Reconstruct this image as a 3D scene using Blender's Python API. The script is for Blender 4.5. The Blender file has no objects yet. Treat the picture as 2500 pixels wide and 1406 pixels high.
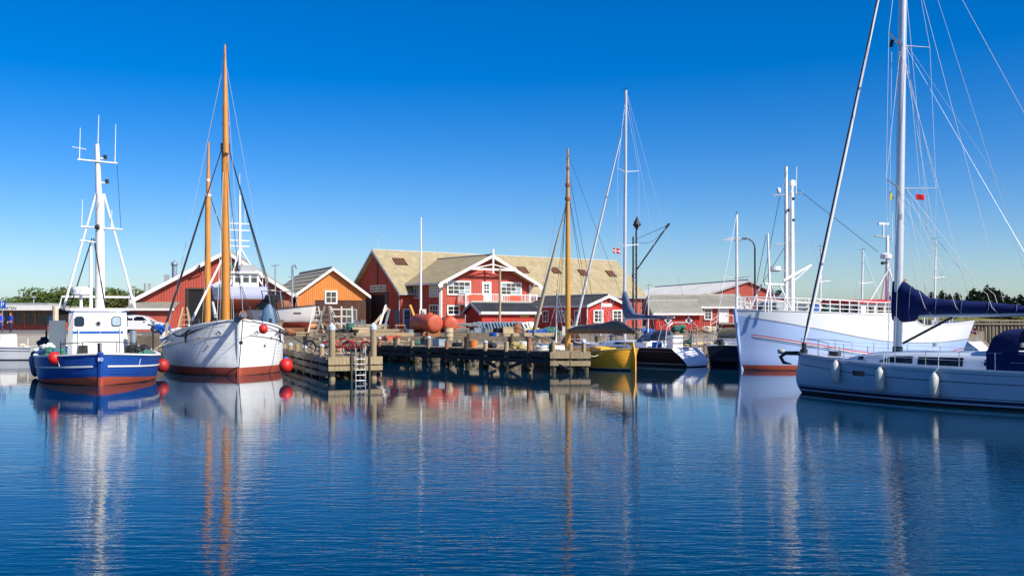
import bpy, math, random
from mathutils import Vector, Matrix
random.seed(7)
R = math.radians
S = bpy.context.scene
COL = S.collection

# ------------------------------------------------------------------ camera
CAM_H, LENS = 3.0, 35.0
cam = bpy.data.cameras.new('camera')
cam.lens = LENS
cam.sensor_width = 36.0
cam.shift_y = 0.0276
cam.clip_end = 6000
camo = bpy.data.objects.new('camera', cam)
camo.location = (0, 0, CAM_H)
camo.rotation_euler = (R(90), 0, 0)
COL.objects.link(camo)
S.camera = camo

# ------------------------------------------------------------------ sky and sun
SUN_AZ = R(127)            # clockwise from +Y: behind the right shoulder
SUN_EL = R(39)
W = bpy.data.worlds.new('World')
S.world = W
W.use_nodes = True
nt = W.node_tree
bg = nt.nodes['Background']
sky = nt.nodes.new('ShaderNodeTexSky')
sky.sky_type = 'NISHITA'
sky.sun_disc = False
sky.sun_elevation = SUN_EL
sky.sun_rotation = SUN_AZ
sky.altitude = 0
sky.air_density = 0.8
sky.dust_density = 0.8
sky.ozone_density = 3.5
hs = nt.nodes.new('ShaderNodeHueSaturation')
hs.inputs['Saturation'].default_value = 1.5
hs.inputs['Hue'].default_value = 0.511
nt.links.new(sky.outputs['Color'], hs.inputs['Color'])
nt.links.new(hs.outputs['Color'], bg.inputs['Color'])
bg.inputs['Strength'].default_value = 0.122

sun = bpy.data.lights.new('sun', 'SUN')
sun.energy = 5.0
sun.angle = R(0.53)
sun.color = (1.0, 0.93, 0.82)
suno = bpy.data.objects.new('sun', sun)
sdir = Vector((math.sin(SUN_AZ) * math.cos(SUN_EL), math.cos(SUN_AZ) * math.cos(SUN_EL), math.sin(SUN_EL)))
suno.rotation_euler = (-sdir).to_track_quat('-Z', 'Y').to_euler()
suno.location = (0, 0, 60)
COL.objects.link(suno)

S.view_settings.view_transform = 'Standard'
S.view_settings.look = 'None'
S.view_settings.exposure = 0.28
S.view_settings.gamma = 1.0
S.view_settings.use_curve_mapping = False
S.cycles.max_bounces = 7
S.cycles.glossy_bounces = 4
S.cycles.use_denoising = True

# ------------------------------------------------------------------ measuring the photograph
F = 2500 * LENS / 36.0
HOR = 772.0
def at(px, py, Y):          # a point of the photograph (2500 px wide) at a known distance Y
    return Vector(((px - 1250) * Y / F, Y, CAM_H - (py - HOR) * Y / F))
def gnd(px, Y, z=1.6):
    return Vector(((px - 1250) * Y / F, Y, z))

# ------------------------------------------------------------------ materials
MATS = {}
def mat(name, col, rough=0.55, metal=0.0, var=0.15, scale=3.0, stretch=(1, 1, 1), bump=0.0, bscale=None,
        dirt=0.0, dirt_col=(0.12, 0.1, 0.07), spec=0.5, coat=0.0, detail=5.0, streak=0.0, streak_col=(0.30, 0.17, 0.09)):
    m = bpy.data.materials.new(name)
    m.use_nodes = True
    n, l = m.node_tree.nodes, m.node_tree.links
    b = n['Principled BSDF']
    b.inputs['Roughness'].default_value = rough
    b.inputs['Metallic'].default_value = metal
    b.inputs['Specular IOR Level'].default_value = spec
    if coat:
        b.inputs['Coat Weight'].default_value = coat
        b.inputs['Coat Roughness'].default_value = 0.08
    tc = n.new('ShaderNodeTexCoord')
    mp = n.new('ShaderNodeMapping')
    mp.inputs['Scale'].default_value = stretch
    l.new(tc.outputs['Object'], mp.inputs['Vector'])
    nz = n.new('ShaderNodeTexNoise')
    nz.inputs['Scale'].default_value = scale
    nz.inputs['Detail'].default_value = detail
    nz.inputs['Roughness'].default_value = 0.62
    l.new(mp.outputs['Vector'], nz.inputs['Vector'])
    mr = n.new('ShaderNodeMapRange')
    mr.inputs['From Min'].default_value = 0.25
    mr.inputs['From Max'].default_value = 0.75
    mr.inputs['To Min'].default_value = 1 - var
    mr.inputs['To Max'].default_value = 1 + var
    l.new(nz.outputs['Fac'], mr.inputs['Value'])
    oi = n.new('ShaderNodeObjectInfo')
    mr2 = n.new('ShaderNodeMapRange')
    mr2.inputs['To Min'].default_value = 1 - var * 0.5
    mr2.inputs['To Max'].default_value = 1 + var * 0.5
    l.new(oi.outputs['Random'], mr2.inputs['Value'])
    mul = n.new('ShaderNodeMath')
    mul.operation = 'MULTIPLY'
    l.new(mr.outputs['Result'], mul.inputs[0])
    l.new(mr2.outputs['Result'], mul.inputs[1])
    sc = n.new('ShaderNodeVectorMath')
    sc.operation = 'SCALE'
    sc.inputs[0].default_value = col[:3]
    l.new(mul.outputs['Value'], sc.inputs['Scale'])
    out = sc.outputs['Vector']
    if dirt:
        n2 = n.new('ShaderNodeTexNoise')
        n2.inputs['Scale'].default_value = scale * 0.45
        n2.inputs['Detail'].default_value = 8
        n2.inputs['Roughness'].default_value = 0.7
        l.new(mp.outputs['Vector'], n2.inputs['Vector'])
        cr = n.new('ShaderNodeMapRange')
        cr.inputs['From Min'].default_value = 0.5
        cr.inputs['From Max'].default_value = 0.72
        cr.inputs['To Max'].default_value = dirt
        l.new(n2.outputs['Fac'], cr.inputs['Value'])
        mx = n.new('ShaderNodeMix')
        mx.data_type = 'RGBA'
        l.new(cr.outputs['Result'], mx.inputs['Factor'])
        l.new(out, mx.inputs['A'])
        mx.inputs['B'].default_value = (*dirt_col, 1)
        out = mx.outputs['Result']
    if streak:                       # rain and rust runs, long in z
        mp2 = n.new('ShaderNodeMapping')
        mp2.inputs['Scale'].default_value = (3.2, 3.2, 0.28)
        l.new(tc.outputs['Object'], mp2.inputs['Vector'])
        n4 = n.new('ShaderNodeTexNoise')
        n4.inputs['Scale'].default_value = 1.3
        n4.inputs['Detail'].default_value = 6
        n4.inputs['Roughness'].default_value = 0.68
        l.new(mp2.outputs['Vector'], n4.inputs['Vector'])
        c2 = n.new('ShaderNodeMapRange')
        c2.inputs['From Min'].default_value = 0.56
        c2.inputs['From Max'].default_value = 0.74
        c2.inputs['To Max'].default_value = streak
        l.new(n4.outputs['Fac'], c2.inputs['Value'])
        m2 = n.new('ShaderNodeMix')
        m2.data_type = 'RGBA'
        l.new(c2.outputs['Result'], m2.inputs['Factor'])
        l.new(out, m2.inputs['A'])
        m2.inputs['B'].default_value = (*streak_col, 1)
        out = m2.outputs['Result']
    l.new(out, b.inputs['Base Color'])
    if bump:
        n3 = n.new('ShaderNodeTexNoise')
        n3.inputs['Scale'].default_value = bscale or scale * 4
        n3.inputs['Detail'].default_value = 4
        l.new(mp.outputs['Vector'], n3.inputs['Vector'])
        bp = n.new('ShaderNodeBump')
        bp.inputs['Strength'].default_value = bump
        bp.inputs['Distance'].default_value = 0.04
        l.new(n3.outputs['Fac'], bp.inputs['Height'])
        l.new(bp.outputs['Normal'], b.inputs['Normal'])
    MATS[name] = m
    return m

M = MATS
mat('white_paint', (0.80, 0.79, 0.76), 0.48, streak=0.3, streak_col=(0.48, 0.38, 0.28), var=0.05, scale=1.2, dirt=0.25, dirt_col=(0.5, 0.44, 0.36))
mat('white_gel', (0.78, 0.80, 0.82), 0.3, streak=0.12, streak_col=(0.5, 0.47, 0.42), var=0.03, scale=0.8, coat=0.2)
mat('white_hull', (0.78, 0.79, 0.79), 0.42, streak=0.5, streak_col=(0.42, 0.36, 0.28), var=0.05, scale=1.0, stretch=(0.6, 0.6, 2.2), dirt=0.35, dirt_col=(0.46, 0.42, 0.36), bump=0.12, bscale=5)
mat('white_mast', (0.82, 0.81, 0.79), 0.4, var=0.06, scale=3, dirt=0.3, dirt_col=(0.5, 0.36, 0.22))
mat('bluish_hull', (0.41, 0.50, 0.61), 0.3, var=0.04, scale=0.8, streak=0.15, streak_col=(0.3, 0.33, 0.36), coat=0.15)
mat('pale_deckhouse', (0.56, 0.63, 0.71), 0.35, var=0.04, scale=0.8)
mat('weathered_white', (0.62, 0.58, 0.50), 0.7, var=0.15, scale=4, dirt=0.35, dirt_col=(0.38, 0.31, 0.22))
mat('blue_hull', (0.012, 0.07, 0.33), 0.42, streak=0.55, streak_col=(0.05, 0.05, 0.10), var=0.16, scale=1.4, stretch=(1, 1, 2), dirt=0.25, dirt_col=(0.05, 0.07, 0.16), bump=0.1)
mat('blue_trim', (0.01, 0.10, 0.42), 0.4, var=0.1)
mat('pale_blue', (0.42, 0.555, 0.83), 0.4, streak=0.28, streak_col=(0.36, 0.36, 0.42), var=0.05, scale=0.9, stretch=(0.7, 1, 2), dirt=0.14, dirt_col=(0.4, 0.42, 0.5), bump=0.05)
mat('lilac', (0.50, 0.54, 0.76), 0.4, var=0.06, dirt=0.15, dirt_col=(0.4, 0.36, 0.36))
mat('red_bottom', (0.36, 0.075, 0.045), 0.6, var=0.25, scale=2, dirt=0.45, dirt_col=(0.10, 0.06, 0.045), bump=0.15)
mat('red_boot', (0.52, 0.10, 0.055), 0.5, var=0.14, scale=1.6, dirt=0.3, dirt_col=(0.2, 0.07, 0.05))
mat('black_hull', (0.005, 0.006, 0.011), 0.4, var=0.2, dirt=0.2, dirt_col=(0.02, 0.022, 0.028), spec=0.3)
mat('dark_bottom', (0.012, 0.014, 0.025), 0.5, var=0.3, dirt=0.3, dirt_col=(0.05, 0.06, 0.04))
mat('navy_stripe', (0.010, 0.016, 0.055), 0.35, var=0.1)
mat('navy_cloth', (0.007, 0.016, 0.08), 0.85, var=0.4, scale=2.2, bump=1.0, bscale=3.2, spec=0.2, streak=0.35, streak_col=(0.02, 0.035, 0.12))
mat('grey_cloth', (0.155, 0.15, 0.14), 0.85, var=0.25, scale=2.5, bump=0.5, bscale=6, spec=0.2)
mat('blue_cloth', (0.02, 0.11, 0.45), 0.8, var=0.2, bump=0.3, spec=0.2)
mat('slate_cloth', (0.10, 0.15, 0.25), 0.8, var=0.2, bump=0.3, spec=0.2)
mat('cream_cloth', (0.55, 0.48, 0.36), 0.85, var=0.15, scale=4, bump=0.3, spec=0.2)
mat('teak_varnish', (0.92, 0.44, 0.03), 0.28, var=0.28, scale=1.4, stretch=(0.5, 1, 9), coat=0.35, bump=0.12, dirt=0.4, dirt_col=(0.44, 0.16, 0.015))
mat('orange_spar', (0.66, 0.265, 0.035), 0.42, var=0.3, streak=0.5, streak_col=(0.40, 0.15, 0.03), scale=1.6, stretch=(3, 3, 0.35), coat=0.2, bump=0.12, bscale=6, dirt=0.55, dirt_col=(0.38, 0.13, 0.025))
mat('yellow_spar', (0.56, 0.28, 0.045), 0.4, var=0.2, scale=1.6, stretch=(3, 3, 0.3), coat=0.2, dirt=0.6, dirt_col=(0.22, 0.13, 0.03), bump=0.12)
mat('alu', (0.62, 0.64, 0.68), 0.34, metal=0.35, var=0.05, scale=2)
mat('steel', (0.55, 0.56, 0.58), 0.3, metal=0.8, var=0.08)
mat('wire', (0.60, 0.64, 0.70), 0.35, metal=0.3, var=0.05)
mat('dark_rope', (0.018, 0.022, 0.032), 0.8, var=0.2)
mat('tan_rope', (0.46, 0.36, 0.22), 0.85, var=0.2)
mat('white_rope', (0.7, 0.7, 0.66), 0.8, var=0.1)
mat('green_net', (0.04, 0.16, 0.12), 0.9, var=0.4, scale=8, bump=0.8, bscale=18)
mat('black_rubber', (0.014, 0.014, 0.016), 0.7, var=0.3, bump=0.2)
mat('red_buoy', (0.70, 0.018, 0.012), 0.45, var=0.14, scale=5, dirt=0.4, dirt_col=(0.42, 0.06, 0.035), streak=0.3, streak_col=(0.3, 0.05, 0.03))
mat('weed', (0.03, 0.038, 0.016), 0.8, var=0.4, scale=4, bump=0.6)
mat('faded_buoy', (0.35, 0.016, 0.014), 0.5, var=0.2, dirt=0.4, dirt_col=(0.12, 0.02, 0.02))
mat('fender_white', (0.62, 0.62, 0.56), 0.45, var=0.1, dirt=0.5, dirt_col=(0.24, 0.24, 0.14))
mat('red_wall', (0.445, 0.09, 0.064), 0.72, streak=0.4, streak_col=(0.30, 0.07, 0.055), var=0.16, scale=0.7, stretch=(1.6, 1.6, 0.35), dirt=0.3, dirt_col=(0.36, 0.085, 0.06), bump=0.1, spec=0.25)
mat('bright_red_wall', (0.53, 0.05, 0.035), 0.65, streak=0.35, streak_col=(0.36, 0.05, 0.04), var=0.12, scale=0.9, stretch=(2, 2, 0.4), dirt=0.2, dirt_col=(0.42, 0.08, 0.05), spec=0.25)
mat('maroon_wall', (0.29, 0.045, 0.035), 0.75, var=0.2, scale=0.7, stretch=(1.6, 1.6, 0.35), dirt=0.35, dirt_col=(0.16, 0.05, 0.045), bump=0.1, spec=0.25)
mat('orange_wall', (0.64, 0.235, 0.06), 0.72, var=0.14, scale=0.8, stretch=(2, 2, 0.3), dirt=0.25, dirt_col=(0.45, 0.16, 0.06), spec=0.25)
mat('sheet_roof', (0.44, 0.385, 0.29), 0.85, var=0.12, scale=0.8, dirt=0.4, dirt_col=(0.31, 0.27, 0.2), spec=0.2)
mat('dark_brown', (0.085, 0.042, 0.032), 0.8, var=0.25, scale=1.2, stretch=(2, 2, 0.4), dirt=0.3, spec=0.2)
mat('thatch_roof', (0.375, 0.31, 0.185), 0.9, var=0.24, scale=1.6, dirt=0.75, dirt_col=(0.27, 0.24, 0.13), streak=0.3, streak_col=(0.24, 0.2, 0.12), bump=0.5, bscale=7, spec=0.15)
mat('grey_roof', (0.29, 0.275, 0.23), 0.85, var=0.2, scale=0.6, stretch=(1.5, 1, 1), dirt=0.55, dirt_col=(0.15, 0.16, 0.12), bump=0.3, spec=0.2)
mat('pale_roof', (0.80, 0.76, 0.67), 0.8, var=0.08, scale=0.4, dirt=0.3, dirt_col=(0.36, 0.35, 0.29), spec=0.2)
mat('tar_roof', (0.028, 0.030, 0.038), 0.85, var=0.3, scale=1.2, dirt=0.4, dirt_col=(0.08, 0.08, 0.075), bump=0.3, spec=0.25)
mat('dark_roof', (0.07, 0.07, 0.072), 0.85, var=0.25, scale=0.9, dirt=0.4, dirt_col=(0.13, 0.13, 0.11), bump=0.3, spec=0.25)
mat('roof_cap', (0.42, 0.40, 0.34), 0.8, var=0.15)
mat('trim_white', (0.80, 0.77, 0.72), 0.5, var=0.07, scale=1.5, dirt=0.25, dirt_col=(0.5, 0.45, 0.38))
mat('trim_grey', (0.34, 0.36, 0.38), 0.6, var=0.15, scale=1.5, dirt=0.3)
mat('glass', (0.018, 0.03, 0.042), 0.06, var=0.3, scale=0.7, spec=0.8)
mat('dark_glass', (0.008, 0.008, 0.016), 0.08, var=0.2, spec=0.6)
mat('curtain_glass', (0.30, 0.38, 0.44), 0.1, var=0.3, scale=1.0, spec=0.7)
mat('door_blue', (0.07, 0.15, 0.26), 0.5, var=0.15, dirt=0.3)
mat('door_grey', (0.10, 0.105, 0.10), 0.7, var=0.2, scale=1.2, dirt=0.4, dirt_col=(0.06, 0.05, 0.045))
mat('void_black', (0.010, 0.009, 0.010), 0.9, var=0.3)  # black colour in place of the shade inside openings
mat('tank_red', (0.53, 0.095, 0.042), 0.55, var=0.16, scale=1.8, streak=0.4, streak_col=(0.26, 0.08, 0.04), dirt=0.4, dirt_col=(0.42, 0.10, 0.06), bump=0.06)
mat('old_wood', (0.225, 0.185, 0.132), 0.85, var=0.3, scale=2.2, stretch=(1, 6, 6), dirt=0.5, dirt_col=(0.15, 0.125, 0.08), bump=0.5, bscale=9, spec=0.2)
mat('post_wood', (0.37, 0.285, 0.17), 0.85, var=0.28, scale=2.2, stretch=(5, 5, 0.6), dirt=0.55, dirt_col=(0.20, 0.17, 0.10), bump=0.5, bscale=7, spec=0.2)
mat('pale_wood', (0.52, 0.41, 0.255), 0.8, var=0.2, scale=2.5, stretch=(1, 6, 6), dirt=0.35, dirt_col=(0.28, 0.22, 0.13), bump=0.3, spec=0.2)
mat('grey_wood', (0.27, 0.25, 0.215), 0.85, var=0.28, scale=2.5, stretch=(1, 6, 6), dirt=0.4, dirt_col=(0.13, 0.12, 0.1), bump=0.4, spec=0.2)
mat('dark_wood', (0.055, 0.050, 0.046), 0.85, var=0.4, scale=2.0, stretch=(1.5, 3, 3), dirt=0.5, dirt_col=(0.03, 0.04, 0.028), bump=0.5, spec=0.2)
mat('pile_wet', (0.10, 0.088, 0.055), 0.8, var=0.4, scale=2.2, stretch=(4, 4, 0.8), dirt=0.7, dirt_col=(0.03, 0.036, 0.02), bump=0.5, spec=0.25)
mat('brown_wood', (0.30, 0.13, 0.06), 0.75, var=0.25, scale=2.2, stretch=(1, 5, 5), dirt=0.3, bump=0.2)
mat('rust', (0.30, 0.12, 0.055), 0.85, var=0.3, scale=4, dirt=0.4, dirt_col=(0.13, 0.06, 0.035), bump=0.4)
mat('cap_grey', (0.55, 0.60, 0.68), 0.45, metal=0.1, var=0.1, dirt=0.2)
mat('galv', (0.30, 0.36, 0.42), 0.5, metal=0.4, var=0.2, scale=2, dirt=0.3, dirt_col=(0.16, 0.15, 0.13))
mat('bluegrey_frame', (0.16, 0.24, 0.32), 0.6, metal=0.1, var=0.25, scale=2, dirt=0.3)
mat('dark_iron', (0.025, 0.028, 0.034), 0.6, metal=0.3, var=0.3, dirt=0.3, dirt_col=(0.07, 0.04, 0.025))
mat('bike_red', (0.62, 0.015, 0.02), 0.3, var=0.06, coat=0.3)
mat('car_white', (0.80, 0.80, 0.80), 0.25, var=0.03, coat=0.5)
mat('car_trim', (0.02, 0.02, 0.022), 0.5, var=0.1)
mat('container_grey', (0.09, 0.12, 0.155), 0.6, var=0.2, scale=1.2, dirt=0.2)
mat('concrete', (0.34, 0.315, 0.265), 0.9, var=0.14, scale=0.6, dirt=0.45, dirt_col=(0.21, 0.19, 0.15), bump=0.35, bscale=5, spec=0.2)
mat('rock', (0.20, 0.155, 0.11), 0.9, var=0.35, scale=1.6, dirt=0.5, dirt_col=(0.12, 0.105, 0.075), bump=0.6, bscale=6, spec=0.2)
mat('earth', (0.25, 0.20, 0.135), 0.95, var=0.18, scale=0.25, dirt=0.5, dirt_col=(0.19, 0.155, 0.10), bump=0.5, bscale=3, spec=0.1)
mat('asphalt', (0.20, 0.19, 0.17), 0.9, var=0.12, scale=0.5, dirt=0.3, dirt_col=(0.14, 0.13, 0.115), bump=0.3, bscale=6, spec=0.2)
mat('dune_grass', (0.19, 0.185, 0.055), 0.95, var=0.35, scale=0.35, dirt=0.6, dirt_col=(0.075, 0.095, 0.028), bump=0.8, bscale=2.5, spec=0.1)
mat('yellow_paint', (0.65, 0.40, 0.03), 0.5, var=0.12)
mat('red_cloth', (0.58, 0.014, 0.02), 0.7, var=0.12, spec=0.2)
mat('white_cloth', (0.78, 0.76, 0.74), 0.75, var=0.06, spec=0.2)
mat('tan_net', (0.42, 0.33, 0.13), 0.85, var=0.35, scale=6, bump=0.6, spec=0.2)
mat('yellow_cloth', (0.72, 0.58, 0.14), 0.75, var=0.08, spec=0.2)
mat('person_blue', (0.012, 0.06, 0.40), 0.85, var=0.2, spec=0.2)
mat('person_navy', (0.018, 0.026, 0.10), 0.85, var=0.2, spec=0.2)
mat('skin', (0.52, 0.28, 0.19), 0.55, var=0.06)
mat('hair', (0.05, 0.03, 0.018), 0.7, var=0.2)
mat('stripe_magenta', (0.55, 0.012, 0.11), 0.4, var=0.05)
mat('sign_blue', (0.01, 0.10, 0.52), 0.4, var=0.03)
mat('letter_dark', (0.03, 0.03, 0.035), 0.6, var=0.05)
mat('letter_pale', (0.55, 0.62, 0.78), 0.5, var=0.05)
mat('lamp_head', (0.60, 0.60, 0.58), 0.4, metal=0.2, var=0.05)
mat('bark', (0.10, 0.075, 0.05), 0.9, var=0.3, scale=5, bump=0.5, spec=0.15)
def leaf_mat(name, col, col2):
    m = mat(name, col, 0.65, var=0.35, scale=0.5, dirt=0.8, dirt_col=col2, spec=0.3, detail=3)
    b = m.node_tree.nodes['Principled BSDF']
    b.inputs['Subsurface Weight'].default_value = 0.0
    return m
leaf_mat('leaf_green', (0.075, 0.115, 0.018), (0.035, 0.065, 0.012))
leaf_mat('leaf_olive', (0.105, 0.115, 0.028), (0.05, 0.06, 0.016))
leaf_mat('leaf_conifer', (0.030, 0.052, 0.022), (0.018, 0.032, 0.018))
leaf_mat('leaf_pine', (0.055, 0.075, 0.025), (0.028, 0.04, 0.018))

# ------------------------------------------------------------------ mesh builder
class MB:
    def __init__(s):
        s.v, s.f, s.m = [], [], []
    def add(s, vs, fs, mi=0):
        k = len(s.v)
        s.v += [tuple(p) for p in vs]
        for f in fs:
            s.f.append([i + k for i in f])
            s.m.append(mi)
        return s
    def box(s, c, d, rot=None, mi=0):
        x, y, z = d[0] / 2, d[1] / 2, d[2] / 2
        c = Vector(c)
        pts = [Vector(p) for p in ((-x, -y, -z), (x, -y, -z), (x, y, -z), (-x, y, -z), (-x, -y, z), (x, -y, z), (x, y, z), (-x, y, z))]
        if rot is not None:
            if isinstance(rot, (int, float)):
                rot = Matrix.Rotation(rot, 3, 'Z')
            pts = [rot @ p for p in pts]
        return s.add([p + c for p in pts], [(0, 3, 2, 1), (4, 5, 6, 7), (0, 1, 5, 4), (1, 2, 6, 5), (2, 3, 7, 6), (3, 0, 4, 7)], mi)
    def bar(s, p0, p1, w, h, mi=0, up=(0, 0, 1)):       # a beam with a rectangular section
        p0, p1 = Vector(p0), Vector(p1)
        d = p1 - p0
        L = d.length
        if L < 1e-6:
            return s
        x = d / L
        u = Vector(up)
        if abs(x.dot(u)) > 0.98:
            u = Vector((1, 0, 0)) if abs(x.x) < 0.9 else Vector((0, 1, 0))
        y = u.cross(x).normalized()
        z = x.cross(y)
        return s.box((p0 + p1) / 2, (L, w, h), Matrix((x, y, z)).transposed(), mi)
    def cyl(s, p0, p1, r0, r1=None, n=8, mi=0, caps=True):
        return s.path([p0, p1], [r0, r0 if r1 is None else r1], n, mi, caps)
    def path(s, pts, r, n=6, mi=0, caps=True, flat=1.0):
        pts = [Vector(p) for p in pts]
        rs = r if isinstance(r, (list, tuple)) else [r] * len(pts)
        k = len(pts)
        vs, prev = [], None
        for i, p in enumerate(pts):
            d = (pts[min(i + 1, k - 1)] - pts[max(i - 1, 0)])
            if d.length < 1e-9:
                d = Vector((0, 0, 1))
            d.normalize()
            if prev is None:
                a = Vector((0, 0, 1)) if abs(d.z) < 0.9 else Vector((1, 0, 0))
                u = a.cross(d).normalized()
            else:
                u = (prev - d * prev.dot(d))
                if u.length < 1e-6:
                    a = Vector((0, 0, 1)) if abs(d.z) < 0.9 else Vector((1, 0, 0))
                    u = a.cross(d)
                u.normalize()
            prev = u
            w = d.cross(u)
            for j in range(n):
                t = 2 * math.pi * j / n
                vs.append(p + (u * math.cos(t) + w * math.sin(t) * flat) * rs[i])
        fs = []
        for i in range(k - 1):
            for j in range(n):
                a, b = i * n + j, i * n + (j + 1) % n
                fs.append((a, b, b + n, a + n))
        if caps:
            fs.append(tuple(range(n))[::-1])
            fs.append(tuple(range((k - 1) * n, k * n)))
        return s.add(vs, fs, mi)
    def ball(s, c, r, n=14, m=9, sc=(1, 1, 1), mi=0):
        c = Vector(c)
        vs = [c + Vector((0, 0, r * sc[2]))]
        for i in range(1, m):
            a = math.pi * i / m
            for j in range(n):
                t = 2 * math.pi * j / n
                vs.append(c + Vector((r * sc[0] * math.sin(a) * math.cos(t), r * sc[1] * math.sin(a) * math.sin(t), r * sc[2] * math.cos(a))))
        vs.append(c - Vector((0, 0, r * sc[2])))
        fs = [(0, 1 + j, 1 + (j + 1) % n) for j in range(n)]
        for i in range(m - 2):
            for j in range(n):
                a, b = 1 + i * n + j, 1 + i * n + (j + 1) % n
                fs.append((a, a + n, b + n, b))
        k = len(vs) - 1
        fs += [(k, k - n + (j + 1) % n, k - n + j) for j in range(n)]
        return s.add(vs, fs, mi)
    def prism(s, outline, off, mi=0):                   # a flat outline pushed along off
        o = [Vector(p) for p in outline]
        off = Vector(off)
        n = len(o)
        fs = [tuple(range(n)), tuple(range(2 * n - 1, n - 1, -1))]
        fs += [(i, i + n, (i + 1) % n + n, (i + 1) % n) for i in range(n)]
        return s.add(o + [p + off for p in o], fs, mi)
    def grid(s, rows, mi=0, close=False, mis=None):
        n = len(rows[0])
        vs = [p for r in rows for p in r]
        k = len(s.v)
        s.v += [tuple(p) for p in vs]
        for i in range(len(rows) - 1):
            for j in range(n if close else n - 1):
                a, b = i * n + j, i * n + (j + 1) % n
                s.f.append([k + a, k + b, k + b + n, k + a + n])
                s.m.append(mis(i, j) if mis else mi)
        return s
    def ring(s, c, axis, r, tube, n=20, k=6, mi=0):
        c, axis = Vector(c), Vector(axis).normalized()
        a = Vector((0, 0, 1)) if abs(axis.z) < 0.9 else Vector((1, 0, 0))
        u = a.cross(axis).normalized()
        w = axis.cross(u)
        rows = []
        for i in range(n + 1):
            t = 2 * math.pi * i / n
            d = u * math.cos(t) + w * math.sin(t)
            rows.append([c + d * (r + tube * math.cos(2 * math.pi * j / k)) + axis * tube * math.sin(2 * math.pi * j / k) for j in range(k)])
        return s.grid(rows, mi, close=True)
    def mesh(s, name, mats, smooth=40):
        me = bpy.data.meshes.new(name)
        me.from_pydata(s.v, [], s.f)
        for m in (mats if isinstance(mats, (list, tuple)) else [mats]):
            me.materials.append(M[m])
        me.polygons.foreach_set('material_index', s.m)
        if smooth:
            me.polygons.foreach_set('use_smooth', [True] * len(s.f))
            me.set_sharp_from_angle(angle=R(smooth))
        me.update()
        return me
    def build(s, name, mats, parent=None, smooth=40):
        return link(name, s.mesh(name, mats, smooth), parent)

def link(name, data, parent=None, loc=None, rot=None):
    o = bpy.data.objects.new(name, data)
    COL.objects.link(o)
    o.parent = parent
    if loc is not None:
        o.location = loc
    if rot is not None:
        o.rotation_euler = rot
    return o
def tag(o, label, cat, group=None):
    o['label'] = label
    o['category'] = cat
    if group:
        o['group'] = group
    return o
def thing(name, label, cat, loc=(0, 0, 0), rz=0.0, group=None):
    o = link(name, None, None, loc, (0, 0, rz))
    o.empty_display_size = 0.2
    return tag(o, label, cat, group)
def struct(o):
    o['kind'] = 'structure'
    return o
def stuff(o):
    o['kind'] = 'stuff'
    return o
def copy_tree(o, parent=None):
    c = o.copy()
    COL.objects.link(c)
    c.parent = parent
    for ch in list(o.children):
        copy_tree(ch, c)
    return c
def rod(name, p0, p1, r, m, parent, r1=None, n=7):
    return MB().cyl(p0, p1, r, r1, n).build(name, m, parent)
def wirep(name, p0, p1, parent, r=0.009, m='wire', sag=0.0):
    p0, p1 = Vector(p0), Vector(p1)
    k = 1 if not sag else 8
    pts = []
    for i in range(k + 1):
        t = i / k
        p = p0.lerp(p1, t)
        p.z -= sag * 4 * t * (1 - t)
        pts.append(p)
    return MB().path(pts, r, 5).build(name, m, parent)
def text(name, body, size, m, parent, loc, rot, ext=0.004, align='CENTER'):
    c = bpy.data.curves.new(name, 'FONT')
    c.body = body
    c.size = size
    c.extrude = ext
    c.align_x = align
    c.align_y = 'CENTER'
    c.materials.append(M[m])
    tmp = bpy.data.objects.new('tmp', c)
    me = bpy.data.meshes.new_from_object(tmp)
    bpy.data.objects.remove(tmp)
    bpy.data.curves.remove(c)
    return link(name, me, parent, loc, rot)
def lerp(a, b, t):
    return a + (b - a) * t
def interp(tab, t):
    for (a, va), (b, vb) in zip(tab, tab[1:]):
        if t <= b:
            k = (t - a) / (b - a) if b > a else 0
            k = max(0, min(1, k))
            return va + (vb - va) * k
    return tab[-1][1]
def smooth_interp(tab, t):       # Catmull-Rom through the table
    n = len(tab)
    t = max(tab[0][0], min(tab[-1][0], t))
    for i in range(n - 1):
        a, b = tab[i], tab[i + 1]
        if t <= b[0]:
            h = b[0] - a[0]
            k = (t - a[0]) / h
            ma = (b[1] - tab[max(i - 1, 0)][1]) / (b[0] - tab[max(i - 1, 0)][0]) * h
            mb_ = (tab[min(i + 2, n - 1)][1] - a[1]) / (tab[min(i + 2, n - 1)][0] - a[0]) * h
            k2, k3 = k * k, k * k * k
            return (2 * k3 - 3 * k2 + 1) * a[1] + (k3 - 2 * k2 + k) * ma + (-2 * k3 + 3 * k2) * b[1] + (k3 - k2) * mb_
    return tab[-1][1]

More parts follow.
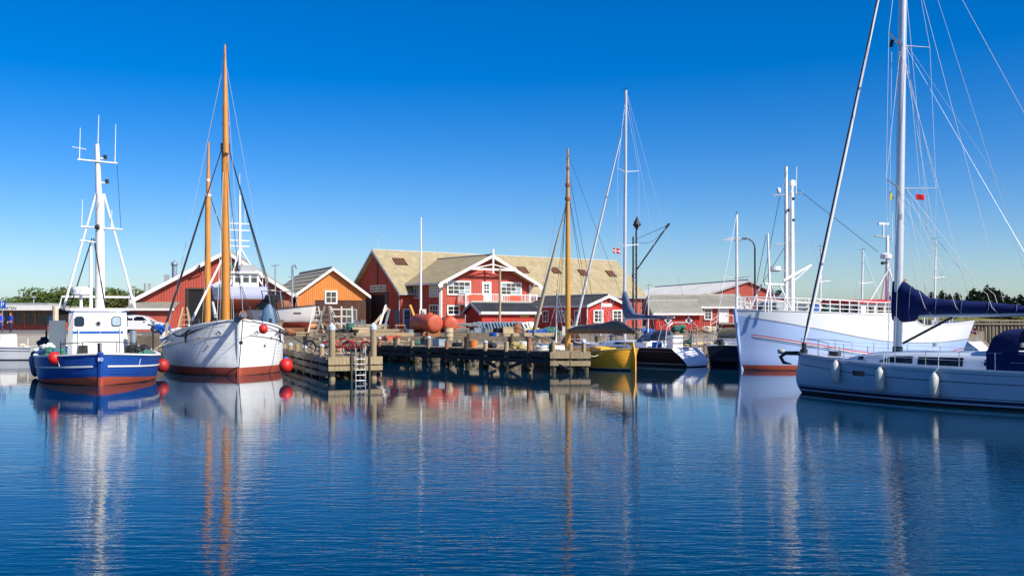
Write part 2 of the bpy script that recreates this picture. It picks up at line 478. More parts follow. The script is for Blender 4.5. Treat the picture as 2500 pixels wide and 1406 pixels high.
# ------------------------------------------------------------------ hulls
class Hull:
    """x forward from the stern (0) to the bow (L), y to port, z up from the waterline."""
    def __init__(s, L, B, sheer, deck, wl, bow, stern, draft=1.0, power=0.7):
        s.L, s.B, s.draft, s.power = L, B, draft, power
        s.sheer = (lambda t: smooth_interp(sheer, t))
        s.deck = (lambda t: max(0.0, smooth_interp(deck, t)))
        s.wl = (lambda t: max(0.0, smooth_interp(wl, t)))
        s.bow = (lambda z: smooth_interp(bow, z))       # x of the stem at height z
        s.stern = (lambda z: smooth_interp(stern, z))
    def pt(s, t, z, side=1, off=0.0):
        xs, xb = s.stern(z), s.bow(z)
        sh = s.sheer(t)
        if z >= 0:
            k = min(1.0, z / sh) ** s.power
            h = lerp(s.wl(t), s.deck(t), k)
        else:
            h = s.wl(t) * max(0.0, 1 - (-z / s.draft) ** 1.7)
        p = Vector((lerp(xs, xb, t), side * h * s.B / 2, z))
        if off:
            p += s.normal(t, z, side) * off
        return p
    def normal(s, t, z, side=1):
        e = 0.01
        a = s.pt(min(1, t + e), z, side) - s.pt(max(0, t - e), z, side)
        b = s.pt(t, z + 0.02, side) - s.pt(t, z - 0.02, side)
        n = a.cross(b) if side > 0 else b.cross(a)
        n = -n
        if n.length < 1e-9:
            return Vector((0, side, 0))
        n.normalize()
        p = s.pt(t, z, side)
        out = Vector(((p.x - s.L / 2) * 0.3, p.y, 0))
        return -n if n.dot(out) < 0 else n
    def ts(s, n=30):
        return [0.5 - 0.5 * math.cos(math.pi * i / n) for i in range(n + 1)]
    def build(s, parent, mats, boot, rows=7, n=40, name='hull', upper=None, weed=True):
        """mats: topsides, bottom (, upper strake above upper(t))"""
        mb = MB()
        T = s.ts(n)
        def levels(t):
            b = boot(t) if callable(boot) else boot
            lv = [-s.draft, -0.55 * s.draft, -0.2 * s.draft, 0.0, b]
            sh = s.sheer(t)
            if upper:
                u = upper(t)
                lv += [lerp(b, u, (i + 1) / rows) for i in range(rows)]
                lv += [lerp(u, sh, (i + 1) / 3) for i in range(3)]
            else:
                lv += [lerp(b, sh, (i + 1) / rows) for i in range(rows)]
            return lv
        def mi(j):
            if j < 4:
                return 1
            if upper and j >= 4 + rows:
                return 2
            return 0
        for side in (1, -1):
            g = [[s.pt(t, z, side) for z in levels(t)] for t in T]
            if side > 0:
                g = g[::-1]
            mb.grid(g, mis=lambda i, j: mi(j))
        if s.deck(0) > 0.01:
            lv = levels(0)
            mb.grid([[s.pt(0, z, 1) for z in lv], [s.pt(0, z, -1) for z in lv]], mis=lambda i, j: mi(j))
        o = mb.build(name, mats, parent, smooth=50)
        if weed:
            s.strip('weed_line', 'weed', parent, -.05, lambda t: .035 + .02 * math.sin(t * 40) * math.sin(t * 17), .0, .99, .006)
        return o
    def strip(s, name, m, parent, z0, z1, t0=0.0, t1=1.0, off=0.012, n=36, sides=(1, -1)):
        mb = MB()
        for side in sides:
            rows = []
            for t in [t0] + [q for q in s.ts(40) if t0 + 1e-4 < q < t1 - 1e-4] + [t1]:
                a = z0(t) if callable(z0) else z0
                b = z1(t) if callable(z1) else z1
                rows.append([s.pt(t, a, side, off), s.pt(t, b, side, off)])
            mb.grid(rows[::-1] if side > 0 else rows)
        return mb.build(name, m, parent)
    def rail(s, name, m, parent, zo=0.0, out=0.04, inn=0.12, h=0.06, t0=0.0, t1=1.0, n=40, zf=None):
        mb = MB()
        for side in (1, -1):
            rows = []
            for i in range(n + 1):
                t = lerp(t0, t1, i / n)
                z = (zf(t) if zf else s.sheer(t))
                p = s.pt(t, min(z, s.sheer(t)), side)
                nn = s.normal(t, z, side)
                nn.z = 0
                if nn.length < 1e-6:
                    nn = Vector((0, side, 0))
                nn.normalize()
                b = p + Vector((0, 0, zo))
                ii = min(inn, abs(p.y) * 0.9 + 0.01)
                rows.append([b + nn * out, b - nn * ii, b - nn * ii + Vector((0, 0, h)), b + nn * out + Vector((0, 0, h))])
            mb.grid(rows, close=True)
        return mb.build(name, m, parent)
    def plating(s, name, m, parent, zf, t0=0.0, t1=1.0, camber=0.06, n=24):   # a deck
        mb = MB()
        rows = []
        for i in range(n + 1):
            t = lerp(t0, t1, i / n)
            z = zf(t)
            a, b = s.pt(t, z, 1), s.pt(t, z, -1)
            r = []
            for j in range(7):
                k = j / 6
                p = a.lerp(b, k)
                p.z += camber * 4 * k * (1 - k)
                r.append(p)
            rows.append(r)
        mb.grid(rows)
        return mb.build(name, m, parent)
def fillet(pts):
    return pts
def loft(sections, close=True, caps=True):
    mb = MB()
    mb.grid(sections, close=close)
    if caps:
        n = len(sections[0])
        mb.f.append(list(range(n))[::-1])
        mb.m.append(0)
        k = (len(sections) - 1) * n
        mb.f.append(list(range(k, k + n)))
        mb.m.append(0)
    return mb
# ================================================================== THE SETTING
GZ = 1.6
# ---- water
def water_material():
    m = bpy.data.materials.new('harbour_water')
    m.use_nodes = True
    n, l = m.node_tree.nodes, m.node_tree.links
    b = n['Principled BSDF']
    b.inputs['Base Color'].default_value = (0.000, 0.024, 0.052, 1)
    b.inputs['Roughness'].default_value = 0.025
    b.inputs['IOR'].default_value = 1.33
    tc = n.new('ShaderNodeTexCoord')
    def noise(scale, sx, sy, detail, rough=0.5, rot=0.0):
        mp = n.new('ShaderNodeMapping')
        mp.inputs['Scale'].default_value = (sx, sy, 1)
        mp.inputs['Rotation'].default_value = (0, 0, rot)
        l.new(tc.outputs['Object'], mp.inputs['Vector'])
        t = n.new('ShaderNodeTexNoise')
        t.inputs['Scale'].default_value = scale
        t.inputs['Detail'].default_value = detail
        t.inputs['Roughness'].default_value = rough
        l.new(mp.outputs['Vector'], t.inputs['Vector'])
        return t.outputs['Fac']
    def math_(op, a, b_, c=None):
        t = n.new('ShaderNodeMath')
        t.operation = op
        for i, x in enumerate((a, b_, c)):
            if x is None:
                continue
            if isinstance(x, (int, float)):
                t.inputs[i].default_value = x
            else:
                l.new(x, t.inputs[i])
        return t.outputs['Value']
    rip = noise(1.0, 1.5, 5.6, 3, 0.55, R(5))
    rip2 = noise(1.0, 0.55, 1.9, 2, 0.5, R(-6))
    swell = noise(1.0, 0.16, 0.42, 2, 0.5, R(4))
    # cat's-paws: the breeze ruffles the open basin more than the lee of the jetties and the quay
    sep = n.new('ShaderNodeSeparateXYZ')
    l.new(tc.outputs['Object'], sep.inputs['Vector'])
    patch = noise(0.045, 0.7, 1.6, 3, 0.6)
    lee = n.new('ShaderNodeMapRange')
    lee.interpolation_type = 'SMOOTHSTEP'
    lee.inputs['From Min'].default_value = 40
    lee.inputs['From Max'].default_value = 8
    lee.inputs['To Min'].default_value = 0.07
    lee.inputs['To Max'].default_value = 1.0
    l.new(sep.outputs['Y'], lee.inputs['Value'])
    pr = n.new('ShaderNodeMapRange')
    pr.inputs['From Min'].default_value = 0.36
    pr.inputs['From Max'].default_value = 0.64
    pr.inputs['To Min'].default_value = 0.35
    pr.inputs['To Max'].default_value = 1.5
    l.new(patch, pr.inputs['Value'])
    amp = math_('MULTIPLY', lee.outputs['Result'], pr.outputs['Result'])
    h = math_('ADD', math_('MULTIPLY', rip, 0.016), math_('MULTIPLY', rip2, 0.008))
    h = math_('ADD', math_('MULTIPLY', h, amp), math_('MULTIPLY', swell, 0.0065))
    bp = n.new('ShaderNodeBump')
    bp.inputs['Strength'].default_value = 1.0
    bp.inputs['Distance'].default_value = 1.0
    l.new(h, bp.inputs['Height'])
    l.new(bp.outputs['Normal'], b.inputs['Normal'])
    MATS['harbour_water'] = m
water_material()
w = MB()
w.add([(-900, -60, 0), (900, -60, 0), (900, 400, 0), (-900, 400, 0)], [(0, 1, 2, 3)])
struct(w.build('water', 'harbour_water', None, 0))

# ---- ground: one sheet behind the quay edge, out to the horizon
EDGE = [(-400, 76), (-60, 74), (-36, 73), (-27, 72.5), (-16, 71), (-6, 70), (3, 70), (9, 73), (16, 80), (26, 86), (44, 94), (59, 150), (400, 152)]
def edge_y(x):
    for (a, ya), (b, yb) in zip(EDGE, EDGE[1:]):
        if a <= x <= b:
            return lerp(ya, yb, (x - a) / (b - a))
g = MB()
pts = [(x, y, GZ) for x, y in EDGE]
back = [(x, 4000, GZ) for x, y in EDGE]
for i in range(len(pts) - 1):
    g.add([pts[i], pts[i + 1], back[i + 1], back[i]], [(0, 1, 2, 3)])
struct(g.build('ground', 'earth', None, 0))
# quay road of worn asphalt on the left, before the shops
rd = MB()
rd.add([(-400, 77.5, GZ + .004), (-27, 74.5, GZ + .004), (-25, 90, GZ + .004), (-30, 102, GZ + .004), (-400, 104, GZ + .004)], [(0, 1, 2, 3, 4)])
struct(rd.build('road', 'asphalt', None, 0))
kb = MB()
for a, b in (((-140, 76.9), (-60, 75.2)), ((-60, 75.2), (-36, 74.2)), ((-36, 74.2), (-27.5, 73.7))):
    kb.bar((a[0], a[1], GZ + 0.06), (b[0], b[1], GZ + 0.06), 0.3, 0.13)
struct(kb.build('kerb', 'concrete', None, 0))
# sloping concrete bank under the road, rubble bank under the yard
bk = MB()
for (a, ya), (b, yb) in list(zip(EDGE, EDGE[1:]))[:3]:
    bk.add([(a, ya - .02, GZ), (b, yb - .02, GZ), (b, yb - 3.6, -.6), (a, ya - 3.6, -.6)], [(3, 2, 1, 0)])
struct(bk.build('concrete_bank', 'concrete', None, 0))
bk = MB()
for (a, ya), (b, yb) in list(zip(EDGE, EDGE[1:]))[3:10]:
    k = 6
    rows = []
    for i in range(k + 1):
        x, y = lerp(a, b, i / k), lerp(ya, yb, i / k)
        rows.append([(x, y, GZ - .004), (x, y - 1.25, GZ - .01), (x, y - 1.3, .75), (x, y - 2.6, .3), (x, y - 4, -.7)])
    bk.grid(rows)
bank = struct(bk.build('stone_bank', 'rock', None, 0))
stones = []
for k in range(6):
    rnd = random.Random(50 + k)
    s = MB().ball((0, 0, 0), 1, 7, 5)
    s.v = [tuple(c * rnd.uniform(.72, 1.12) for c in p) for p in s.v]
    stones.append(s.mesh('stone', 'rock', 30))
rs = random.Random(3)
for i in range(290):
    x = rs.uniform(-17, 17)
    y0 = edge_y(x)
    t = rs.random()
    o = link('stone', rs.choice(stones), bank, (x, y0 - 1.45 - 1.9 * t, lerp(.72, -.05, t) + rs.uniform(-.05, .1)), (rs.uniform(0, 3), rs.uniform(0, 3), rs.uniform(0, 3)))
    q = rs.uniform(.16, .46)
    o.scale = (q * rs.uniform(.8, 1.4), q, q * rs.uniform(.6, .9))

# timber facing along the top of the bank, plank by plank
qw = thing('quay_wall', 'weathered timber facing along the yard edge behind the long jetty', 'wall', (0, 0, 0))
for (a, ya), (b, yb) in (((-17, 71.1), (-6, 70)), ((-6, 70), (3, 70)), ((3, 70), (9, 73)), ((9, 73), (16, 80))):
    nseg = max(1, int(math.hypot(b - a, yb - ya) / 2.6))
    for i in range(nseg):
        p0 = Vector((lerp(a, b, i / nseg), lerp(ya, yb, i / nseg) - 1.36, 0))
        p1_ = Vector((lerp(a, b, (i + .985) / nseg), lerp(ya, yb, (i + .985) / nseg) - 1.36, 0))
        for k in range(4):
            z = .68 + k * .25 + random.uniform(-.012, .012)
            MB().bar(p0 + Vector((0, random.uniform(-.015, .015), z)), p1_ + Vector((0, 0, z)), .07, .235).build('plank', ['old_wood', 'grey_wood', 'pale_wood'][(i * 3 + k * 2) % 3], qw, 0)
        MB().path([p0 + Vector((0, -.12, -.8)), p0 + Vector((0, -.12, 1.62 + random.uniform(0, .25)))], .11, 8).build('post', 'pile_wet', qw)

# far shore on the right: low dune with rough grass behind a timber sheet-pile wall
dn = MB()
rows = []
rd_ = random.Random(9)
for j in range(13):
    y = 154 + j * 14
    r = []
    for i in range(49):
        x = 30 + i * 6
        h = GZ + 2.2 * min(1, max(0, (j - 1) / 4)) + .7 * math.sin(i * .7 + j) * (j > 1) + rd_.uniform(-.25, .35) * (j > 0)
        h *= min(1, 0.3 + (i / 5))
        r.append((x, y, max(h, GZ - .05) if i > 1 else GZ - .06))
    rows.append(r)
dn.grid(rows)
struct(dn.build('dune', 'dune_grass', None))
pw = thing('sheet_pile_wall', 'tan timber sheet-pile wall on the far shore below the conifers', 'wall', (75, 149.6, 0))
pm = MB().path([(0, 0, -1), (0, 0, 2.25)], .28, 7).mesh('pile', 'old_wood')
for i in range(96):
    link('pile', pm, pw, (-14 + i * .56, random.uniform(-.05, .05), random.uniform(-.1, .06)), (0, 0, i))
MB().bar((-14.3, -.34, 1.85), (39.6, -.34, 1.85), .16, .26).build('waling', 'old_wood', pw)
MB().bar((-14.3, 0, 2.31), (39.6, 0, 2.31), .75, .14).build('capping', 'grey_wood', pw)

# ---- trees
def leaf_cloud(lobes, n, size, rnd, flat=0.0):
    mb = MB()
    tot = sum(l[3] * l[4] * l[5] for l in lobes)
    for (cx, cy, cz, a, b, c) in lobes:
        for i in range(int(n * a * b * c / tot)):
            u = Vector((rnd.gauss(0, 1), rnd.gauss(0, 1), rnd.gauss(0, 1))).normalized()
            q = rnd.random() ** .33
            q = max(q, rnd.random() * 1.12)
            p = Vector((cx + u.x * a * q, cy + u.y * b * q, cz + u.z * c * q))
            d = Vector((rnd.gauss(0, 1), rnd.gauss(0, 1), rnd.gauss(0, 1) + .5)).normalized()
            e = d.orthogonal().normalized()
            f = d.cross(e)
            w = size * rnd.uniform(.6, 1.4)
            mb.add([p + e * w, p + f * w * .6, p - e * w, p - f * w * .6], [(0, 1, 2, 3)])
    return mb
def broadleaf(h, wd, seed):
    rnd = random.Random(seed)
    lobes = [(0, 0, h * .55, wd * .42, wd * .42, h * .34)]
    for i in range(9):
        a = rnd.uniform(0, 6.28)
        q = wd * rnd.uniform(.18, .42)
        s = wd * rnd.uniform(.14, .26)
        lobes.append((math.cos(a) * q, math.sin(a) * q, h * rnd.uniform(.3, .9), s, s, s * .8))
    crown = leaf_cloud(lobes, 2600, .2, rnd)
    tr = MB()
    tr.path([(0, 0, -.2), (.05, 0, h * .25), (-.05, .04, h * .5), (0, 0, h * .8)], [.2, .15, .1, .03], 7)
    for i in range(5):
        a = rnd.uniform(0, 6.28)
        z = h * rnd.uniform(.22, .5)
        tr.path([(0, 0, z), (math.cos(a) * wd * .2, math.sin(a) * wd * .2, z + h * .16), (math.cos(a) * wd * .36, math.sin(a) * wd * .36, z + h * .26)], [.07, .05, .02], 5)
    return crown, tr
BL = []
for k in range(4):
    c, t = broadleaf(7.0, 7.5, 20 + k)
    BL.append(((c.mesh('crown', 'leaf_green', 0), c.mesh('crown', 'leaf_olive', 0)), t.mesh('trunk', 'bark')))
left_spots = [(-4, 722, 120, 0), (34, 728, 132, 1), (62, 722, 145, 1), (84, 704, 128, 0), (104, 700, 140, 0), (128, 699, 130, 0), (150, 697, 138, 1), (172, 694, 128, 0),
              (196, 698, 142, 1), (220, 695, 132, 0), (246, 699, 140, 0), (272, 700, 130, 1), (296, 702, 138, 0), (318, 698, 128, 1), (342, 706, 140, 0), (366, 716, 134, 1)]
for i, (px, py, Y, c) in enumerate(left_spots):
    p = gnd(px, Y)
    hgt = at(px, py, Y).z - GZ - .35
    cm, tm = BL[i % 4]
    k = ['leftmost', 'second', 'third', 'fourth', 'fifth', 'sixth', 'seventh', 'eighth', 'ninth', 'tenth', 'eleventh', 'twelfth', 'thirteenth', 'fourteenth', 'fifteenth', 'rightmost'][i]
    t = thing('broadleaf_tree', f'{["dark green", "olive green"][c]} bushy tree, {k} from the left in the row behind the flat-roofed restaurant', 'tree', p, i * 1.3, 'trees behind the restaurant')
    s = hgt / 7.0
    for nm, me in (('crown', cm[c]), ('trunk', tm)):
        o = link(nm, me, t)
        o.scale = (1.05, 1.05, s)
def conifer(h, wd, seed):
    rnd = random.Random(seed)
    mb = MB()
    n = 15
    for i in range(n):
        z = h * (.1 + .88 * i / n)
        rr = wd * .5 * (1 - i / n) ** .85 + .12
        for j in range(9):
            a = rnd.uniform(0, 6.28)
            q = rr * rnd.uniform(.7, 1.15)
            d = Vector((math.cos(a), math.sin(a), 0))
            sd = Vector((-math.sin(a), math.cos(a), 0))
            zz = z + rnd.uniform(-.12, .12)
            for u in range(3):
                b0 = d * q * (u / 3.2)
                b1 = d * q * ((u + 1.25) / 3.2)
                ww = q * .26 * (1.1 - u * .22)
                dz = -.16 * u * q * .5
                mb.add([b0 + Vector((0, 0, zz + dz)) + sd * ww, b0 + Vector((0, 0, zz + dz)) - sd * ww,
                        b1 + Vector((0, 0, zz + dz - .14 * q)) - sd * ww * .4, b1 + Vector((0, 0, zz + dz - .05 * q)) + sd * ww * .5], [(0, 1, 2, 3)])
                mb.add([b0 + Vector((0, 0, zz + dz + .1)), b1 + Vector((0, 0, zz + dz)), b1 + Vector((0, 0, zz + dz - .3 * q)), b0 + Vector((0, 0, zz + dz - .22))], [(0, 1, 2, 3)])
    tr = MB().path([(0, 0, -.2), (0, 0, h)], [.14, .02], 6)
    return mb, tr
CF = []
for k in range(3):
    c, t = conifer(5.0, 3.0, 40 + k)
    CF.append(((c.mesh('crown', 'leaf_conifer', 0), c.mesh('crown', 'leaf_pine', 0)), t.mesh('trunk', 'bark')))
con = [(1962, 733, 215, 1), (1985, 730, 222, 0), (2012, 728, 210, 1), (2034, 738, 225, 0), (2060, 741, 218, 1), (2090, 739, 210, 0), (2122, 742, 220, 1), (2150, 728, 214, 0), (2172, 720, 205, 0),
       (2214, 712, 200, 1), (2236, 706, 205, 0), (2254, 716, 210, 1), (2276, 708, 200, 0), (2300, 706, 208, 1), (2318, 715, 212, 0), (2338, 710, 203, 1), (2366, 716, 210, 0), (2376, 700, 200, 0),
       (2392, 706, 212, 1), (2410, 692, 204, 0), (2424, 698, 200, 0), (2440, 704, 210, 0), (2458, 717, 206, 1), (2476, 722, 204, 0), (2492, 715, 200, 0)]
word = ['first', 'second', 'third', 'fourth', 'fifth', 'sixth', 'seventh', 'eighth', 'ninth', 'tenth', 'eleventh', 'twelfth', 'thirteenth', 'fourteenth', 'fifteenth', 'sixteenth', 'seventeenth', 'eighteenth', 'nineteenth', 'twentieth', 'twenty-first', 'twenty-second', 'twenty-third', 'twenty-fourth', 'twenty-fifth']
for i, (px, py, Y, c) in enumerate(con):
    p = gnd(px, Y, 3.2)
    hgt = at(px, py, Y).z - 3.2
    cm, tm = CF[i % 3]
    t = thing('conifer_tree', f'{["dark", "olive"][c]} pointed conifer, {word[i]} from the left in the row on the far dune', 'tree', p, i * 2.1, 'conifers on the far dune')
    for nm, me in (('crown', cm[c]), ('trunk', tm)):
        o = link(nm, me, t)
        s = max(.5, hgt / 5.0)
        o.scale = (s * 1.75, s * 1.75, s)
# low scrub on the dune: nobody could count it
rb = random.Random(12)
lobes = []
for i in range(150):
    x, y = rb.uniform(60, 190), rb.uniform(172, 215)
    a = rb.uniform(.7, 2.0)
    lobes.append((x, y, 3.3 + rb.uniform(-.3, .4), a, a, rb.uniform(.4, .9)))
o = stuff(leaf_cloud(lobes, 15000, .2, rb).build('scrub', 'leaf_olive', None, 0))
tag(o, 'low olive scrub covering the dune on the far right shore', 'scrub')
# ================================================================== BUILDINGS
class Fr:
    """a wall plane: o + u*U + v*Z + n*N in the building's own space"""
    def __init__(s, o, u, n):
        s.o, s.u, s.n = Vector(o), Vector(u).normalized(), Vector(n).normalized()
    def p(s, u, v, n=0.0):
        return s.o + s.u * u + Vector((0, 0, v)) + s.n * n
    def box(s, mb, u0, u1, v0, v1, n0, n1, mi=0):
        q = [s.p(u0, v0, n0), s.p(u1, v0, n0), s.p(u1, v1, n0), s.p(u0, v1, n0)]
        return mb.prism(q, s.n * (n1 - n0), mi)
def window(par, fr, u0, u1, v0, v1, cols=2, rows=2, fm='trim_white', gm='glass', cas=.13, bar=.05, n0=.03):
    mb = MB()
    fr.box(mb, u0 - cas, u0, v0 - cas, v1 + cas, n0, n0 + .07)
    fr.box(mb, u1, u1 + cas, v0 - cas, v1 + cas, n0, n0 + .07)
    fr.box(mb, u0, u1, v1, v1 + cas, n0, n0 + .068)
    fr.box(mb, u0 - cas * .5, u1 + cas * .5, v0 - cas, v0, n0 - .002, n0 + .11)
    for i in range(1, cols):
        x = lerp(u0, u1, i / cols)
        fr.box(mb, x - bar / 2, x + bar / 2, v0, v1, n0, n0 + .05)
    for j in range(1, rows):
        z = lerp(v0, v1, j / rows)
        fr.box(mb, u0, u1, z - bar / 2, z + bar / 2, n0, n0 + .046)
    w = mb.build('window', fm, par, 0)
    for i in range(cols):
        for j in range(rows):
            p = MB()
            fr.box(p, lerp(u0, u1, i / cols) + bar / 2, lerp(u0, u1, (i + 1) / cols) - bar / 2, lerp(v0, v1, j / rows) + bar / 2, lerp(v0, v1, (j + 1) / rows) - bar / 2, n0 - .01, n0 + .02)
            p.build('pane', gm if isinstance(gm, str) else gm[(i * 7 + j * 3) % len(gm)], w, 0)
    return w
def door(par, fr, u0, u1, v0, v1, m='door_blue', fm='trim_white', cas=.1, glass=None, name='door'):
    mb = MB()
    fr.box(mb, u0, u1, v0, v1, .012, .055)
    for k in range(1, 3):
        z = lerp(v0, v1, k / 3)
        fr.box(mb, u0 + .1, u1 - .1, z - .03, z + .03, .05, .07)
    d = mb.build(name, m, par, 0)
    if fm:
        f = MB()
        fr.box(f, u0 - cas, u0, v0, v1 + cas, .01, .09)
        fr.box(f, u1, u1 + cas, v0, v1 + cas, .01, .09)
        fr.box(f, u0, u1, v1, v1 + cas, .01, .085)
        f.build('frame', fm, d, 0)
    if glass:
        a, b, c, e, cols, rows = glass
        for i in range(cols):
            for j in range(rows):
                p = MB()
                fr.box(p, lerp(a, b, i / cols) + .03, lerp(a, b, (i + 1) / cols) - .03, lerp(c, e, j / rows) + .03, lerp(c, e, (j + 1) / rows) - .03, .05, .064)
                p.build('pane', 'glass', d, 0)
    h = MB()
    fr.box(h, u1 - .16, u1 - .1, lerp(v0, v1, .45), lerp(v0, v1, .5), .05, .12)
    h.build('handle', 'steel', d, 0)
    return d
def battens(par, fr, u0, u1, top, pitch=.22, w=.05, d=.03, m='red_wall', z0=.05, holes=()):
    """narrow cover strips; too fine to pick apart, joined into one part"""
    mb = MB()
    n = max(1, int((u1 - u0) / pitch))
    for i in range(n + 1):
        u = u0 + (u1 - u0) * i / n
        segs = [(z0, top(u))]
        for (a, b, c, e) in holes:
            if a - .02 < u < b + .02:
                new = []
                for (p, q) in segs:
                    if c > p:
                        new.append((p, min(q, c)))
                    if e < q:
                        new.append((max(p, e), q))
                segs = new
        for (p, q) in segs:
            if q - p > .06:
                fr.box(mb, u - w / 2, u + w / 2, p, q, 0, d)
    return stuff(mb.build('cladding', m, par, 0))
def slab(mb, a, b, c, d, th):
    """a roof sheet through four points, thickened downwards"""
    a, b, c, d = map(Vector, (a, b, c, d))
    n = (b - a).cross(d - a).normalized()
    if n.z < 0:
        n = -n
    return mb.prism([a, b, c, d], -n * th)
def gable_house(name, label, cat, o, gdir, wl, wr, zl, zr_, zr, depth, wall, roof, trim, over=.45, fo=.45, rake=.24, pitch=.22, group=None, th=.14, holes=(), rows=0):
    """local x along the front gable (left to right), y back along the ridge"""
    ang = math.atan2(gdir[1], gdir[0])
    b = thing(name, label, cat, (o[0], o[1], o[2]), ang, group)
    sl, sr = (zr - zl) / wl, (zr - zr_) / wr
    def top(x):
        return zr + x * sl if x < 0 else zr - x * sr
    wt = .12
    MB().prism([(-wl, 0, -.3), (wr, 0, -.3), (wr, 0, zr_ - .02), (0, 0, zr - .02), (-wl, 0, zl - .02)], (0, wt, 0)).build('wall', wall, b, 0)
    MB().prism([(-wl, depth, -.3), (wr, depth, -.3), (wr, depth, zr_ - .02), (0, depth, zr - .02), (-wl, depth, zl - .02)], (0, -wt, 0)).build('wall', wall, b, 0)
    MB().prism([(-wl, wt, -.3), (-wl, depth - wt, -.3), (-wl, depth - wt, zl - .02), (-wl, wt, zl - .02)], (wt, 0, 0)).build('wall', wall, b, 0)
    MB().prism([(wr, wt, -.3), (wr, depth - wt, -.3), (wr, depth - wt, zr_ - .02), (wr, wt, zr_ - .02)], (-wt, 0, 0)).build('wall', wall, b, 0)
    f = Fr((0, 0, 0), (1, 0, 0), (0, -1, 0))
    if pitch:
        battens(b, f, -wl + .05, wr - .05, lambda u: top(u) - .05, pitch, m=wall, holes=holes)
    ex_l, ex_r = -wl - over, wr + over
    rl = MB()
    slab(rl, (ex_l, -fo, top(ex_l) + th), (0, -fo, zr + th), (0, depth + fo, zr + th), (ex_l, depth + fo, top(ex_l) + th), th)
    r1 = rl.build('roof', roof, b, 0)
    rr = MB()
    slab(rr, (0, -fo, zr + th), (ex_r, -fo, top(ex_r) + th), (ex_r, depth + fo, top(ex_r) + th), (0, depth + fo, zr + th), th)
    r2 = rr.build('roof', roof, b, 0)
    MB().path([(0, -fo - .01, zr + th + .02), (0, depth + fo + .01, zr + th + .02)], .11, 7).build('ridge_cap', 'roof_cap', b)
    if rows:
        for (rf, ex, sgn) in ((r1, ex_l, -1), (r2, ex_r, 1)):
            for k in range(1, rows):
                x = ex * k / rows
                m_ = MB()
                m_.bar((x, -fo + .02, top(x) + th + .035), (x, depth + fo - .02, top(x) + th + .012), .05, .03)
                m_.build('sheet_lap', 'grey_roof', rf, 0)
    for (ex) in (ex_l, ex_r):
        m_ = MB()
        a, c = Vector((0, -fo - .03, zr + th - .06)), Vector((ex, -fo - .03, top(ex) + th - .06))
        m_.prism([a + Vector((0, 0, .05)), c + Vector((0, 0, .05)), c - Vector((0, 0, rake)), a - Vector((0, 0, rake))], (0, -.05, 0))
        m_.build('rake_board', trim, b, 0)
        m_ = MB()
        m_.bar((ex, -fo, top(ex) + th - .12), (ex, depth + fo, top(ex) + th - .12), .05, .2)
        m_.build('fascia', trim, b, 0)
    return b, f, top

# ---- 1 boatyard hall: long thatch-coloured roof, dark left gable, cross wing with balcony
H0 = Vector((-15.0, 110.0, GZ))
gd = Vector((.61, -.79))
hall, fr, htop = gable_house('boatyard_hall', 'long red boatyard hall with pale mossy roof, front wing and white balcony', 'building', H0, gd,
    5.2, 5.2, 4.2, 4.2, 8.55, 36, 'red_wall', 'thatch_roof', 'trim_grey', over=.55, fo=.5, pitch=.24, holes=((-3.2, 2.7, 0, 4.85),))
# gable doors, transom windows
m_ = MB(); fr.box(m_, -1.1, 2.0, 0, 3.75, -.02, .012); m_.build('doorway', 'void_black', hall, 0)  # black sheet on the solid wall; the opening's shade is its colour
for a, b_ in ((-3.1, -1.15), (2.0, 2.65)):
    m_ = MB(); fr.box(m_, a, b_, 0, 3.8, .03, .10)
    for z in (.2, 1.9, 3.6):
        fr.box(m_, a + .06, b_ - .06, z - .07, z + .07, .1, .13)
    m_.build('sliding_door', 'door_grey', hall, 0)
m_ = MB(); fr.box(m_, -3.3, 2.8, 3.82, 3.96, .03, .14); m_.build('door_rail', 'dark_iron', hall, 0)
window(hall, fr, -1.05, .25, 4.15, 4.75, 4, 2, cas=.07, bar=.04)
window(hall, fr, .55, 2.1, 4.15, 4.75, 5, 2, cas=.07, bar=.04)
m_ = MB(); fr.box(m_, .33, .45, 4.9, 8.3, .03, .09); m_.build('seam_board', 'dark_wood', hall, 0)
m_ = MB(); fr.box(m_, 3.9, 4.75, 0, 2.1, .03, .1); m_.build('leaf_door', 'door_blue', hall, 0)
m_ = MB(); m_.path([(5.05, -.1, 3.9), (5.05, -.12, .1)], .06, 6); m_.build('downpipe', 'trim_grey', hall)
# ladder-shaped mast on the ridge
m_ = MB(); m_.path([(-.1, .3, 8.5), (-.1, .3, 10.6)], .03, 5); m_.path([(-.35, .3, 10.3), (.15, .3, 10.3)], .02, 5); m_.build('aerial', 'alu', hall)
# front wall of the hall (normal +x): door by the wing
frx = Fr((5.2, 0, 0), (0, 1, 0), (1, 0, 0))
door(hall, frx, .35, 1.1, 0, 2.1, 'door_blue', 'trim_white', glass=(.45, 1.0, 1.1, 1.9, 2, 2))
battens(hall, frx, 13.6, 35.8, lambda u: 4.0, .26, m='red_wall')
for k, y in enumerate((17.5, 21, 25, 29, 33)):
    window(hall, frx, y, y + 1.1, 1.2, 2.4, 2, 2)
